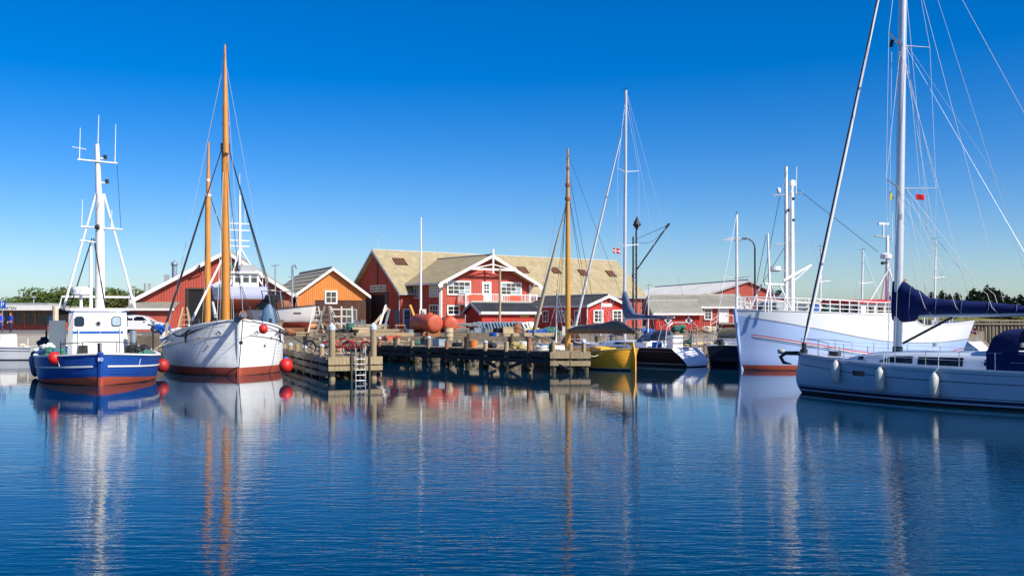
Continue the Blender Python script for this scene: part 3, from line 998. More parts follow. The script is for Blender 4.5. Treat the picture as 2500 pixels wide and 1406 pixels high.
# skylights with iron grilles
sk = [(1.55, 2.1, 1.5), (2.1, 19.0, 1.3), (2.0, 24.2, 1.3), (2.2, 28.6, 1.3), (2.2, 33.4, 1.3)]
sl = (8.55 - 4.2) / 5.2
for (x, y, w_) in sk:
    m_ = MB()
    def sp(xx, yy, up): return Vector((xx, yy, 8.55 - xx * sl + .14)) + Vector((.64, 0, .77)) * up
    m_.prism([sp(x - .45, y - w_ / 2, 0), sp(x + .45, y - w_ / 2, 0), sp(x + .45, y + w_ / 2, 0), sp(x - .45, y + w_ / 2, 0)], Vector((.64, 0, .77)) * .09)
    s_ = m_.build('skylight', 'dark_glass', hall, 0)
    for k in range(7):
        yy = y - w_ / 2 + w_ * (k + .5) / 7
        m_ = MB(); m_.bar(sp(x - .47, yy, .12), sp(x + .47, yy, .12), .07, .05); m_.build('bar', 'brown_wood', s_, 0)
# wing
WX, WY0, WY1, WE, WR = 10.5, 1.6, 13.3, 5.05, 7.75
yc = (WY0 + WY1) / 2
ws = (WR - WE) / (yc - WY0)
def wtop(y): return WR - abs(y - yc) * ws
MB().prism([(WX, WY0, -.3), (WX, WY1, -.3), (WX, WY1, WE - .02), (WX, yc, WR - .02), (WX, WY0, WE - .02)], (-.12, 0, 0)).build('wing_wall', 'red_wall', hall, 0)
MB().prism([(5.22, WY0, -.3), (WX - .12, WY0, -.3), (WX - .12, WY0, WE - .03), (4.0, WY0, WE - .03), (5.22, WY0, 3.9)], (0, .12, 0)).build('wing_wall', 'red_wall', hall, 0)
MB().prism([(5.22, WY1, -.3), (WX - .12, WY1, -.3), (WX - .12, WY1, WE - .03), (4.0, WY1, WE - .03), (5.22, WY1, 3.9)], (0, -.12, 0)).build('wing_wall', 'red_wall', hall, 0)
frw = Fr((WX, 0, 0), (0, 1, 0), (1, 0, 0))
frl = Fr((0, WY0, 0), (1, 0, 0), (0, -1, 0))
wh = ((2.2, 5.4, 3.6, 5.15), (6.7, 8.05, 2.8, 5.2), (9.2, 12.1, 3.6, 5.15), (2.2, 3.85, 1.45, 2.6))
battens(hall, frw, WY0 + .05, WY1 - .05, lambda u: wtop(u) - .06, .2, m='red_wall', holes=wh)
battens(hall, frl, 5.4, WX - .06, lambda u: WE - .1, .24, m='red_wall', holes=((8.3, 10.1, 3.4, 5.0), (8.3, 10.1, 1.3, 2.7)))
m_ = MB(); frw.box(m_, yc - 4.0, yc + 4.0, 5.62, 5.74, .03, .06); m_.build('band', 'red_wall', hall, 0)
m_ = MB(); frw.box(m_, WY0, WY1, 2.62, 2.74, .03, .06, 0); m_.build('band', 'red_wall', hall, 0)
for y in (WY0, WY1):
    m_ = MB(); frw.box(m_, y - .1, y + .1, 0, WE - .2, .0, .07); m_.build('corner_board', 'trim_white', hall, 0)
fo_, ov = 1.0, .75
def wr_slab(sg):
    m_ = MB()
    ye = (WY0 - ov) if sg < 0 else (WY1 + ov)
    x_r, x_e = .95, 4.25
    slab(m_, (x_r, yc, WR + .16), (WX + fo_, yc, WR + .16), (WX + fo_, ye, wtop(ye) + .16), (x_e, ye, wtop(ye) + .16), .16)
    return m_.build('wing_roof', 'thatch_roof', hall, 0)
wr_slab(-1); wr_slab(1)
MB().path([(.95, yc, WR + .18), (WX + fo_, yc, WR + .18)], .1, 7).build('ridge_cap', 'roof_cap', hall)
for ye in (WY0 - ov, WY1 + ov):
    xf = WX + fo_ + .03
    a, c = Vector((xf, yc, WR + .18)), Vector((xf, ye, wtop(ye) + .18))
    MB().prism([a, c, c - Vector((0, 0, .34)), a - Vector((0, 0, .34))], (.06, 0, 0)).build('rake_board', 'trim_white', hall, 0)
    # carved foot
    MB().prism([c + Vector((0, 0, .02)), c + Vector((0, (ye - yc) * .05, -.32)), c + Vector((0, (ye - yc) * .02, -.62)), c + Vector((0, -(ye - yc) * .05, -.42))], (.062, 0, 0)).build('rake_foot', 'trim_white', hall, 0)
    m_ = MB(); m_.bar((4.3, ye, wtop(ye) + .06), (WX + fo_, ye, wtop(ye) + .06), .06, .2); m_.build('fascia', 'trim_white', hall, 0)
xf = WX + fo_ + .06
zt = 6.35
yt = (WR - zt) / ws
m_ = MB(); m_.bar((xf, yc - yt - .1, zt), (xf, yc + yt + .1, zt), .1, .2); m_.build('tie_beam', 'trim_white', hall, 0)
m_ = MB(); m_.bar((xf + .06, yc, zt - .4), (xf + .06, yc, WR + .75), .12, .2, up=(0, 1, 0)); m_.build('king_post', 'trim_white', hall, 0)
for sg in (-1, 1):
    m_ = MB(); m_.bar((xf + .02, yc, zt + .55), (xf + .02, yc + sg * yt * .75, zt + .1), .07, .1); m_.build('strut', 'trim_white', hall, 0)
for y in (WY0 + .1, WY1 - .1):
    m_ = MB(); m_.bar((WX + .1, y, wtop(y) - .9), (WX + fo_, y, wtop(y) - .25), .12, .14); m_.build('bracket', 'trim_white', hall, 0)
cg = ['glass', 'curtain_glass', 'glass', 'glass', 'curtain_glass']
window(hall, frw, 2.45, 5.15, 3.75, 4.95, 4, 3, gm=cg, cas=.16)
window(hall, frw, 9.35, 11.95, 3.75, 4.95, 4, 3, gm=cg, cas=.16)
window(hall, frw, 2.45, 3.75, 1.65, 2.4, 2, 2, cas=.16)
door(hall, frw, 6.9, 7.85, 2.85, 4.95, 'white_paint', 'trim_white', cas=.14, glass=(7.02, 7.73, 3.85, 4.85, 2, 3))
window(hall, frl, 8.5, 10.0, 3.5, 4.75, 4, 4, gm='curtain_glass', cas=.12)
window(hall, frl, 8.5, 10.0, 1.5, 2.5, 3, 2, cas=.12)
window(hall, frl, 5.5, 6.2, 3.4, 4.7, 2, 4, cas=.1)
m_ = MB(); m_.path([(WX - .1, WY0 - .12, WE - .3), (WX - .1, WY0 - .12, .1)], .07, 6); m_.build('downpipe', 'trim_white', hall)
# balcony: floor, joists, posts, rails with balusters
B0, B1, BX, BZ = 3.6, 13.2, WX + 1.5, 2.72
m_ = MB(); m_.box(((WX + BX) / 2, (B0 + B1) / 2, BZ - .07), (BX - WX, B1 - B0, .13)); bal = m_.build('balcony', 'trim_white', hall, 0)
m_ = MB(); m_.bar((BX - .05, B0, BZ - .24), (BX - .05, B1, BZ - .24), .1, .2); m_.build('edge_beam', 'trim_white', bal, 0)
for k in range(4):
    y = lerp(B0 + .1, B1 - .1, k / 3)
    m_ = MB(); m_.box((BX - .1, y, BZ / 2 - .1), (.12, .12, BZ + .2)); m_.build('support_post', 'trim_white', bal, 0)
for k in range(7):
    y = lerp(B0 + .06, B1 - .06, k / 6)
    m_ = MB(); m_.box((BX - .06, y, BZ + .5), (.09, .09, 1.02)); m_.build('rail_post', 'trim_white', bal, 0)
m_ = MB(); m_.bar((BX - .06, B0, BZ + 1.0), (BX - .06, B1, BZ + 1.0), .1, .07); m_.build('handrail', 'trim_white', bal, 0)
m_ = MB(); m_.bar((BX - .06, B0, BZ + .12), (BX - .06, B1, BZ + .12), .06, .06); m_.build('bottom_rail', 'trim_white', bal, 0)
bm_ = MB().box((0, 0, 0), (.03, .05, .82)).mesh('baluster', 'trim_white', 0)
for k in range(46):
    link('baluster', bm_, bal, (BX - .06, lerp(B0 + .15, B1 - .15, k / 45), BZ + .56))
for k in range(7):
    link('baluster', bm_, bal, (lerp(WX + .1, BX - .2, k / 6), B0 + .05, BZ + .56), (0, 0, R(90)))
m_ = MB(); m_.bar((WX, B0 + .05, BZ + 1.0), (BX, B0 + .05, BZ + 1.0), .07, .07); m_.build('handrail', 'trim_white', bal, 0)
# sun-blind cloths hung on the rail
for a, b_ in ((4.0, 5.9), (9.4, 10.9)):
    m_ = MB(); m_.box((BX + .012, (a + b_) / 2, BZ + .55), (.02, b_ - a, .7)); m_.build('rail_cloth', 'tank_red', bal, 0)

# ---- 2 ochre house behind the trestles
hc, fr2, _t = gable_house('ochre_house', 'orange-ochre house with white bargeboards and one small white window', 'building', Vector((-19.0, 105.0, GZ)), Vector((.91, .41)),
    3.7, 3.7, 3.75, 3.75, 6.4, 15, 'orange_wall', 'sheet_roof', 'trim_white', over=.4, fo=.45, rake=.26, pitch=.2, holes=((-.9, .7, 2.6, 4.4),), rows=6)
window(hc, fr2, -.62, .42, 2.85, 3.95, 2, 2, cas=.15)
m_ = MB(); fr2.box(m_, -1.75, 3.7, 0, 3.0, .006, .034); m_.build('dark_lower_panel', 'dark_brown', hc, 0)  # darker brown layer over the lower part of the gable wall
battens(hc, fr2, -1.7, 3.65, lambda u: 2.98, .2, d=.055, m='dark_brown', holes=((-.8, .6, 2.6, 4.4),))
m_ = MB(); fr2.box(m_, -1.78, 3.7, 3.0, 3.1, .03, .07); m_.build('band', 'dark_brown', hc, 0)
door(hc, fr2, 1.6, 2.6, 0, 2.05, 'door_grey', 'trim_grey')
window(hc, fr2, -2.6, -1.2, .9, 1.9, 3, 2, fm='trim_grey', cas=.08)
m_ = MB(); m_.path([(-3.95, .9, 3.6), (-3.95, .9, 6.6), (-3.7, .9, 6.8), (-3.5, .9, 6.4)], .12, 7); m_.build('flue', 'galv', hc)

# ---- 3 left red shed with slipway door, lean-to on its left
ls, fr3, t3 = gable_house('slipway_shed', 'tall red slipway shed with white bargeboards behind the white ketch', 'building', Vector((-26.9, 94.0, GZ)), Vector((.985, .17)),
    8.1, 5.7, 3.05, 3.75, 7.5, 20, 'red_wall', 'grey_roof', 'trim_white', over=.5, fo=.6, rake=.34, pitch=.24, holes=((-3.6, 3.4, 0, 3.95),))
m_ = MB(); fr3.box(m_, -3.5, 3.3, 0, 3.9, -.02, .014); m_.build('doorway', 'void_black', ls, 0)  # wall has no hole; indoor shade is put in as a black sheet
m_ = MB(); fr3.box(m_, -3.7, -3.5, 0, 4.05, .02, .12); fr3.box(m_, 3.3, 3.5, 0, 4.05, .02, .12); fr3.box(m_, -3.5, 3.3, 3.9, 4.05, .02, .115); m_.build('door_frame', 'dark_wood', ls, 0)
m_ = MB(); fr3.box(m_, 3.55, 5.1, 0, 3.5, .03, .1); m_.build('sliding_door', 'door_blue', ls, 0)
m_ = MB(); fr3.box(m_, -5.7, -5.2, 4.6, 5.3, .03, .12); m_.build('vent_louvre', 'trim_grey', ls, 0)
m_ = MB()
m_.path([(-5.0, 1.5, 4.6), (-5.0, 1.5, 6.15)], .24, 10); m_.ball((-5.0, 1.5, 6.35), .33, 10, 6, (1, 1, .8)); m_.path([(-5, 1.5, 6.55), (-5, 1.5, 6.75)], .06, 6)
m_.build('roof_ventilator', 'galv', ls)
for x in (-7.6, -7.2):
    m_ = MB(); m_.path([(x, 1.2, 3.1), (x, 1.2, 4.5)], .11, 7); m_.build('vent_pipe', 'trim_grey', ls)
# lean-to
m_ = MB(); m_.prism([(-8.1, -2.6, -.2), (-4.6, -2.6, -.2), (-4.6, -2.6, 1.9), (-8.1, -2.6, 1.9)], (0, 2.55, 0)); lt = m_.build('lean_to', 'red_wall', ls, 0)
m_ = MB(); slab(m_, (-8.5, -3.0, 2.15), (-4.3, -3.0, 2.15), (-4.3, .02, 2.75), (-8.5, .02, 2.75), .1); m_.build('roof', 'grey_roof', lt, 0)
m_ = MB(); m_.bar((-8.5, -3.03, 2.02), (-4.3, -3.03, 2.02), .05, .2); m_.build('fascia', 'trim_white', lt, 0)
m_ = MB(); fr3.box(m_, -8.3, -7.7, .0, 1.7, 2.62, 2.66); m_.build('door', 'door_grey', lt, 0)
# bracket lamp and gallows on the gable
m_ = MB(); m_.bar((-2.4, -.1, 6.1), (-2.4, -1.2, 6.1), .12, .14); m_.bar((-2.4, -.1, 5.3), (-2.4, -1.1, 6.05), .08, .1); m_.build('hoist_beam', 'dark_wood', ls, 0)

# ---- 4 flat-roofed restaurant on the left
Yr = 101.0
x0, x1 = gnd(-260, Yr).x, gnd(143, Yr).x
rest = thing('restaurant_pavilion', 'low flat-roofed red restaurant with white lettered fascia and wide windows', 'building', ((x0 + x1) / 2, Yr, GZ))
hw = (x1 - x0) / 2
frr = Fr((0, 0, 0), (1, 0, 0), (0, -1, 0))
MB().box((0, 3.0, .35), (2 * hw, 5.9, .9)).build('wall', 'red_wall', rest, 0)
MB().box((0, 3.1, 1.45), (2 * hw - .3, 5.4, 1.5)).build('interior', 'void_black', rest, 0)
MB().box((0, 2.4, 2.32), (2 * hw + .9, 7.6, .3)).build('roof', 'grey_roof', rest, 0)
m_ = MB(); m_.box((0, -1.45, 2.25), (2 * hw + 1.0, .07, .5)); fa = m_.build('fascia', 'trim_white', rest, 0)
text('lettering', 'HAKKENISTEN', .42, 'letter_dark', fa, (hw - 4.9, -1.50, 2.2), (R(90), 0, 0))
MB().box((0, -1.2, 1.95), (2 * hw + .6, .08, .12)).build('eaves_board', 'brown_wood', rest, 0)
n = 15
for i in range(n + 1):
    x = lerp(-hw + .1, hw - .1, i / n)
    m_ = MB(); m_.box((x, -.02, 1.2), (.16, .14, 1.9)); m_.build('pillar', 'tank_red', rest, 0)
for i in range(n):
    a, b_ = lerp(-hw + .1, hw - .1, i / n) + .09, lerp(-hw + .1, hw - .1, (i + 1) / n) - .09
    m_ = MB(); frr.box(m_, a, b_, .62, 1.86, -.01, .02); wn = m_.build('window', 'glass', rest, 0)
    m_ = MB(); frr.box(m_, (a + b_) / 2 - .03, (a + b_) / 2 + .03, .62, 1.86, .02, .05); frr.box(m_, a, b_, .56, .62, .0, .09); m_.build('frame', 'brown_wood', wn, 0)
MB().box((0, 3.5, 2.62), (2 * hw - 4, 3.0, .3)).build('roof_step', 'trim_grey', rest, 0)

# ---- 5 low red hut with tar roof before the hall
hut, fr5, _t = gable_house('tarred_hut', 'low bright red hut with black tarred roof in front of the hall', 'building', Vector((-3.35, 87.7, GZ)), Vector((.43, -.90)),
    1.75, 1.75, 1.75, 1.75, 2.5, 5.3, 'bright_red_wall', 'tar_roof', 'trim_grey', over=.3, fo=.3, rake=.2, pitch=.2)
frh = Fr((1.75, 0, 0), (0, 1, 0), (1, 0, 0))
battens(hut, frh, .05, 5.25, lambda u: 1.7, .17, .05, .03, 'bright_red_wall')
m_ = MB(); frh.box(m_, -.25, 5.6, 1.6, 1.8, .32, .36); m_.build('eaves_board', 'trim_white', hut, 0)
m_ = MB(); frh.box(m_, 5.14, 5.32, 0, 1.6, .02, .06); m_.build('corner_board', 'trim_white', hut, 0)
for u in (1.1, 2.9, 4.5):
    m_ = MB(); frh.box(m_, u, u + .12, .5, 1.1, .03, .06); m_.build('strap_hinge', 'rust', hut, 0)
m_ = MB(); frh.box(m_, 3.6, 4.5, 1.32, 1.45, .03, .06); m_.build('name_board', 'yellow_paint', hut, 0)
m_ = MB(); fr5.box(m_, -1.75, -1.6, 0, 1.7, .03, .06); m_.build('corner_board', 'tank_red', hut, 0)

# ---- 6 clubhouse with plaque on its gable
gc = Vector((.87, .5))
o6 = gnd(1482, 95.0)
cl, fr6, t6 = gable_house('club_shed', 'small red shed with white plaque in its gable behind the varnished boat', 'building', o6, gc, 2.2, 2.2, 2.45, 2.45, 3.3, 11, 'bright_red_wall', 'dark_roof', 'trim_white',
    over=.3, fo=.3, rake=.22, pitch=.2, holes=((-1.6, -.5, .8, 2.0), (.6, 1.7, .8, 2.0)))
m_ = MB(); fr6.box(m_, -.75, .5, 2.3, 2.62, .03, .06); pl = m_.build('plaque', 'trim_white', cl, 0)
for k in range(7):
    m_ = MB(); fr6.box(m_, -.62 + k * .15, -.54 + k * .15, 2.4, 2.52, .06, .064); m_.build('letter', 'trim_grey', pl, 0)
window(cl, fr6, -1.5, -.6, .9, 1.9, 2, 3, cas=.12)
window(cl, fr6, .7, 1.6, .9, 1.9, 2, 3, cas=.12)
frs = Fr((-2.2, 0, 0), (0, 1, 0), (-1, 0, 0))
for u in (1.2, 4.0, 7.0):
    window(cl, frs, u, u + .9, .9, 1.9, 2, 2, cas=.1)
m_ = MB(); m_.path([(-2.35, -.1, 2.3), (-2.35, -.1, .1)], .05, 6); m_.build('downpipe', 'trim_white', cl)

# ---- 7 long grey-roofed store with white door, lower annex with diamond windows
gl = Vector((.06, -1.0)).normalized()
st, frA, tA = gable_house('long_store', 'long red store with grey roof, white door and outside steps', 'building', Vector((at(1592, 772, 108).x, 108.0, GZ)), gl, 3.6, 3.6, 2.45, 2.45, 3.55, 9.3, 'red_wall', 'grey_roof', 'trim_grey', over=.35, fo=.4, rake=.22, pitch=0)
frB = Fr((3.6, 0, 0), (0, 1, 0), (1, 0, 0))
battens(st, frB, .1, 9.2, lambda u: 2.4, .24, m='red_wall', holes=((4.6, 5.8, 1.0, 2.35), (6.1, 7.5, .5, 2.4)))
m_ = MB(); frB.box(m_, -.3, 9.6, 2.22, 2.42, .36, .40); m_.build('eaves_board', 'trim_white', st, 0)
window(st, frB, 4.9, 5.5, 1.15, 2.1, 2, 3, cas=.14)
door(st, frB, 6.45, 7.35, .75, 2.2, 'white_paint', 'trim_white', cas=.06)
window(st, frB, 8.1, 8.7, 1.15, 2.1, 2, 3, cas=.12)
m_ = MB(); frB.box(m_, 6.1, 9.0, .55, .72, .02, 1.1); stp = m_.build('landing', 'grey_wood', st, 0)
m_ = MB()
for k in range(3):
    frB.box(m_, 5.4 + k * .25, 6.1, .05 + k * .17, .2 + k * .17, .1, 1.0)
m_.build('step', 'grey_wood', stp, 0)
m_ = MB()
for (u, z) in ((5.2, .1), (6.1, .7), (7.6, .7), (9.0, .7)):
    m_.path([frB.p(u, z, 1.05), frB.p(u, z + .8, 1.05)], .035, 5)
m_.path([frB.p(5.2, .9, 1.05), frB.p(6.1, 1.5, 1.05), frB.p(9.0, 1.5, 1.05)], .035, 5)
m_.path([frB.p(5.2, .5, 1.05), frB.p(6.1, 1.1, 1.05)], .03, 5)
m_.build('handrail', 'trim_white', stp)
an, frC, tC = gable_house('store_annex', 'low red annex with pale grey roof and white diamond windows', 'building', Vector((at(1590, 772, 97).x, 97.5, GZ)), gl, 2.4, 2.4, 1.75, 1.75, 2.75, 4.3, 'bright_red_wall', 'grey_roof', 'trim_grey', over=.35, fo=.35, rake=.2, pitch=0)
frD = Fr((2.4, 0, 0), (0, 1, 0), (1, 0, 0))
battens(an, frD, .1, 4.2, lambda u: 1.7, .2, m='bright_red_wall')
m_ = MB(); frD.box(m_, -.3, 4.6, 1.5, 1.72, .36, .40); m_.build('eaves_board', 'trim_white', an, 0)
for u in (1.2, 3.2):
    m_ = MB()
    c = frD.p(u, 1.0, .03)
    for q, nn, k in ((.36, .03, 0),):
        m_.prism([frD.p(u - q, 1.0, .03), frD.p(u, 1.0 - q, .03), frD.p(u + q, 1.0, .03), frD.p(u, 1.0 + q, .03)], frD.n * .05)
    wd = m_.build('window', 'trim_white', an, 0)
    m_ = MB(); q = .22
    m_.prism([frD.p(u - q, 1.0, .08), frD.p(u, 1.0 - q, .08), frD.p(u + q, 1.0, .08), frD.p(u, 1.0 + q, .08)], frD.n * .01); m_.build('pane', 'glass', wd, 0)
# ---- 8 barn with pale roof further back
bn, frE, tE = gable_house('pale_roof_barn', 'broad red barn with pale roof rising behind the long store', 'building', gnd(1826, 132), Vector((.97, .24)), 5.6, 5.4, 4.35, 3.95, 6.05, 32, 'red_wall', 'pale_roof', 'trim_grey', over=.4, fo=.3, rake=.2, pitch=.3)
# ================================================================== PIERS
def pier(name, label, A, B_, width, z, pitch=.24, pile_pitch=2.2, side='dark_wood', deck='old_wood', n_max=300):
    """A: shore end, B: head; x runs from shore to head, y across; deck planks lie across"""
    A, B_ = Vector(A), Vector(B_)
    d = B_ - A
    L = d.length
    o = thing(name, label, 'pier', (A.x, A.y, 0), math.atan2(d.y, d.x))
    pm = MB().box((0, 0, 0), (pitch * .9, width, .06)).mesh('plank', deck, 0)
    n = int(L / pitch)
    for i in range(n):
        link('plank', pm, o, ((i + .5) * pitch, random.uniform(-.03, .03), z + random.uniform(-.008, .008)), (0, 0, random.uniform(-.012, .012)))
    for y in (-width / 2 + .12, 0, width / 2 - .12):
        m_ = MB(); m_.bar((0, y, z - .17), (L, y, z - .17), .16, .26); m_.build('stringer', side, o, 0)
    k = int(L / pile_pitch)
    for i in range(k + 1):
        x = min(L - .15, .2 + i * pile_pitch)
        for y in (-width / 2 + .02, width / 2 - .02):
            q = random.uniform(-.06, .06)
            m_ = MB(); m_.path([(x + q, y, -2.2), (x, y, z - .28)], [.16, .14], 8); pl_ = m_.build('pile', 'pile_wet', o)
            MB().path([(x + q * .55, y, -.4), (x + q * .45, y, .1), (x + q * .4, y, .22 + random.uniform(0, .14))], [.172, .17, .158], 8).build('weed_band', 'weed', pl_)
        m_ = MB(); m_.bar((x, -width / 2 - .12, z - .42), (x, width / 2 + .12, z - .42), .18, .24); m_.build('cross_head', side, o, 0)
    return o, L

# ---- left pier beside the ketch
head = Vector((at(866, 900, 46.8).x, 46.8))
shore = head + Vector((-.365, .93)) * 24.0
p1, L1 = pier('timber_pier', 'weathered timber pier with two tall grey-capped posts beside the white ketch', shore, head, 2.35, 1.06)
pw_, pz = 2.35, 1.06
# heavy head beams, lit
for z, h, q in ((pz - .02, .36, .0), (pz - .37, .22, .02)):
    m_ = MB(); m_.bar((L1 + .1 + q, -pw_ / 2 - .1, z - .12), (L1 + .1 + q, pw_ / 2 + .12, z - .12), .16, h); m_.build('head_beam', 'post_wood', p1, 0)
# side wales facing the ketch, board by board
for r_, zz in enumerate((.92, .56, .24)):
    x = .2
    i = 0
    while x < L1 - .2:
        ln = random.uniform(2.2, 3.4)
        e = min(L1 - .05, x + ln)
        for y in (-pw_ / 2 - .12, pw_ / 2 + .12):
            m_ = MB(); m_.bar((x, y, zz + random.uniform(-.02, .02)), (e - .04, y, zz + random.uniform(-.02, .02)), .07, .22 if r_ else .26); m_.build('wale_board', ['old_wood', 'grey_wood'][(i + r_) % 2], p1, 0)
        x = e
        i += 1
for i in range(8):
    x = L1 - 2.1 - i * 2.4
    for y in (-pw_ / 2 + .02,):
        h = random.uniform(.2, .5)
        m_ = MB(); m_.path([(x, y, -1.5), (x, y, pz + h)], [.13, .12], 8); ps = m_.build('post', 'post_wood', p1)
        if i % 2 == 0:
            m_ = MB(); m_.path([(x, y, pz + h), (x, y, pz + h + .06), (x, y, pz + h + .13)], [.14, .13, .03], 8); m_.build('cap', 'cap_grey', ps)
def big_post(par, x, y, z0, h, r=.155):
    m_ = MB(); m_.path([(x, y, z0), (x, y, h * .5), (x, y, h)], [r * 1.05, r, r * .98], 14); ps = m_.build('post', 'post_wood', par)
    m_ = MB(); m_.path([(x, y, h), (x, y, h + .17), (x, y, h + .18), (x, y, h + .34)], [r * 1.12, r * 1.12, r * 1.05, .02], 14); m_.build('cap', 'cap_grey', ps)
big_post(p1, L1 - .25, pw_ / 2 - .1 - 2.1, -2, 2.36)
big_post(p1, L1 - .25, pw_ / 2 - .22 , -2, 2.36)
# ladder on the head
m_ = MB()
for y in (-.02, .44):
    m_.path([(L1 + .05, y, 1.5), (L1 + .28, y, 1.5), (L1 + .32, y, 1.3), (L1 + .32, y, -1.2)], .026, 6)
ld = m_.build('ladder', 'galv', p1)
for i in range(9):
    z = 1.0 - i * .25
    m_ = MB(); m_.path([(L1 + .32, -.02, z), (L1 + .32, .44, z)], .02, 6); m_.build('rung', 'alu', ld)
for y in (-.2, .2, .66):
    m_ = MB(); m_.path([(L1 + .22, y, 1.35), (L1 + .22, y, -1.4)], .05, 6); m_.build('guide_post', 'pile_wet', p1)

# ---- long dark jetty towards the varnished boat
j_a, j_b = Vector((at(905, 838, 69).x, 69.0)), Vector((at(1392, 868, 53.8).x, 53.8))
jd = (j_b - j_a).normalized()
p2, L2 = pier('long_jetty', 'long dark timber jetty with stub posts running to the varnished boat', j_a, j_b, 2.0, 1.08, pile_pitch=1.9)
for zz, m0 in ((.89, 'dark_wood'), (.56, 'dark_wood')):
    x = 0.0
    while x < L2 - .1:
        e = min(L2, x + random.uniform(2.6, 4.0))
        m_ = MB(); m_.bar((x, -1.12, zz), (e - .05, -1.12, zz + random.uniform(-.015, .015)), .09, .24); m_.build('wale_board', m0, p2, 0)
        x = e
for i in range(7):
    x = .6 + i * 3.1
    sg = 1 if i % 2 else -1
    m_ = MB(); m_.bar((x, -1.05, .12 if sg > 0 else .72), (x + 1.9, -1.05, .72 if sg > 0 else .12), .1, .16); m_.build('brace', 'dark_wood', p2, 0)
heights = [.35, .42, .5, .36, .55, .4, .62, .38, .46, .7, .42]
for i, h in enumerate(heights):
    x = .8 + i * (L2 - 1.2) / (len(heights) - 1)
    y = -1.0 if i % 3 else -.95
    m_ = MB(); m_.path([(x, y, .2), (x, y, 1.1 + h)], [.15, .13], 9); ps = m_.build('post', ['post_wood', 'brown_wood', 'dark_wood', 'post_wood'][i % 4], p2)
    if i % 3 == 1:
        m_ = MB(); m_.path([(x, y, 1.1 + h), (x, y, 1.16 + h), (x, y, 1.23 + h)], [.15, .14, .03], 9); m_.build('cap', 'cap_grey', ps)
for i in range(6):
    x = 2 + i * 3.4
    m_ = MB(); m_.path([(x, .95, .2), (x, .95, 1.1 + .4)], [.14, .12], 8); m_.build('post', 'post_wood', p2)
# head of the jetty: a short lit platform turned to the camera
hd = thing('jetty_head', 'pale timber platform at the end of the long jetty beside the varnished boat', 'pier', (at(1392, 868, 53.0).x, 53.0, 0), R(-3))
hp = MB().box((0, 0, 0), (.22, 1.8, .06)).mesh('plank', 'old_wood', 0)
for i in range(9):
    link('plank', hp, hd, (-.96 + i * .24, .9, 1.06))
for z, h in ((.93, .34), (.5, .26)):
    for a, b_ in ((-1.06, -.02), (.02, 1.08)):
        m_ = MB(); m_.bar((a, -.1, z), (b_, -.1, z), .14, h); m_.build('head_beam', 'post_wood', hd, 0)
for x in (-.85, 0, .85):
    for y in (.0, 1.6):
        m_ = MB(); m_.path([(x, y, -2), (x, y, 1.0)], .13, 8); m_.build('pile', 'pile_wet', hd)
for x, h in ((-.9, .62), (.72, .5)):
    m_ = MB(); m_.path([(x, .05, .2), (x, .05, 1.1 + h)], .12, 9); ps = m_.build('post', 'post_wood', hd)
    if x > 0:
        m_ = MB(); m_.path([(x, .05, 1.1 + h), (x, .05, 1.2 + h), (x, .05, 1.3 + h)], [.14, .13, .03], 9); m_.build('cap', 'cap_grey', ps)
# small landing stage between the two piers, on the shore
sl_ = thing('shore_stage', 'low timber stage on the shore behind the red bicycles', 'pier', (at(960, 840, 68.2).x, 68.2, 0), R(2))
spm = MB().box((0, 0, 0), (.22, 2.2, .06)).mesh('plank', 'pale_wood', 0)
for i in range(26):
    link('plank', spm, sl_, (-5.0 + i * .24, 0, 1.3 + random.uniform(-.01, .01)), (0, 0, random.uniform(-.03, .03)))
for i in range(5):
    m_ = MB(); m_.path([(-4.9 + i * 1.5, -1.0, -1.5), (-4.9 + i * 1.5, -1.0, 1.55)], .12, 8); m_.build('post', ['post_wood', 'dark_wood'][i % 2], sl_)
m_ = MB(); m_.bar((-5.1, -1.12, 1.15), (1.3, -1.12, 1.15), .1, .28); m_.build('edge_beam', 'old_wood', sl_, 0)
# ================================================================== BOATS
def boat(name, label, cat, stern, fwd, group=None):
    fwd = Vector((fwd[0], fwd[1])).normalized()
    return thing(name, label, cat, (stern[0], stern[1], 0), math.atan2(fwd.y, fwd.x), group)
def from_bow(bow, fwd, L):
    fwd = Vector((fwd[0], fwd[1])).normalized()
    return Vector((bow[0], bow[1])) - fwd * L
def spar(name, m, par, p0, p1, r0, r1, n=12, flat=1.0, mid=None):
    p0, p1 = Vector(p0), Vector(p1)
    k = 8
    pts = [p0.lerp(p1, i / k) for i in range(k + 1)]
    rs = [lerp(r0, r1, (i / k) ** 1.5) if mid is None else smooth_interp([(0, r0), (.5, mid), (1, r1)], i / k) for i in range(k + 1)]
    return MB().path(pts, rs, n, flat=flat).build(name, m, par)

# ------------------------------------------------------------------ blue cutter on the left
bow = at(245, 941, 43.0)
fw = Vector((.40, -.916))
L = 12.0
bc = boat('blue_cutter', 'blue fishing cutter with white wheelhouse and tall white mast', 'fishing boat', from_bow(bow, fw, L), fw)
hb = Hull(L, 5.5, [(0, 1.45), (.3, 1.2), (.6, 1.15), (.85, 1.22), (1, 1.36)],
          [(0, .35), (.08, .72), (.25, .96), (.5, 1.0), (.75, .93), (.9, .62), (.97, .26), (1, .03)],
          [(0, .02), (.1, .45), (.25, .82), (.5, .94), (.75, .82), (.9, .46), (.97, .17), (1, .015)],
          [(-1.2, L - 1.6), (0, L - .05), (1.4, L + .3)], [(-1.2, .9), (0, .3), (1.5, -.1)], 1.2, .6)
hb.build(bc, ['blue_hull', 'red_boot'], lambda t: .14 + .27 * t ** 5, rows=12)
hb.rail('gunwale', 'white_paint', bc, 0, .05, .14, .07)
hb.strip('rubbing_strake', 'white_paint', bc, lambda t: hb.sheer(t) * .60, lambda t: hb.sheer(t) * .60 + .075, .02, .99, .04)
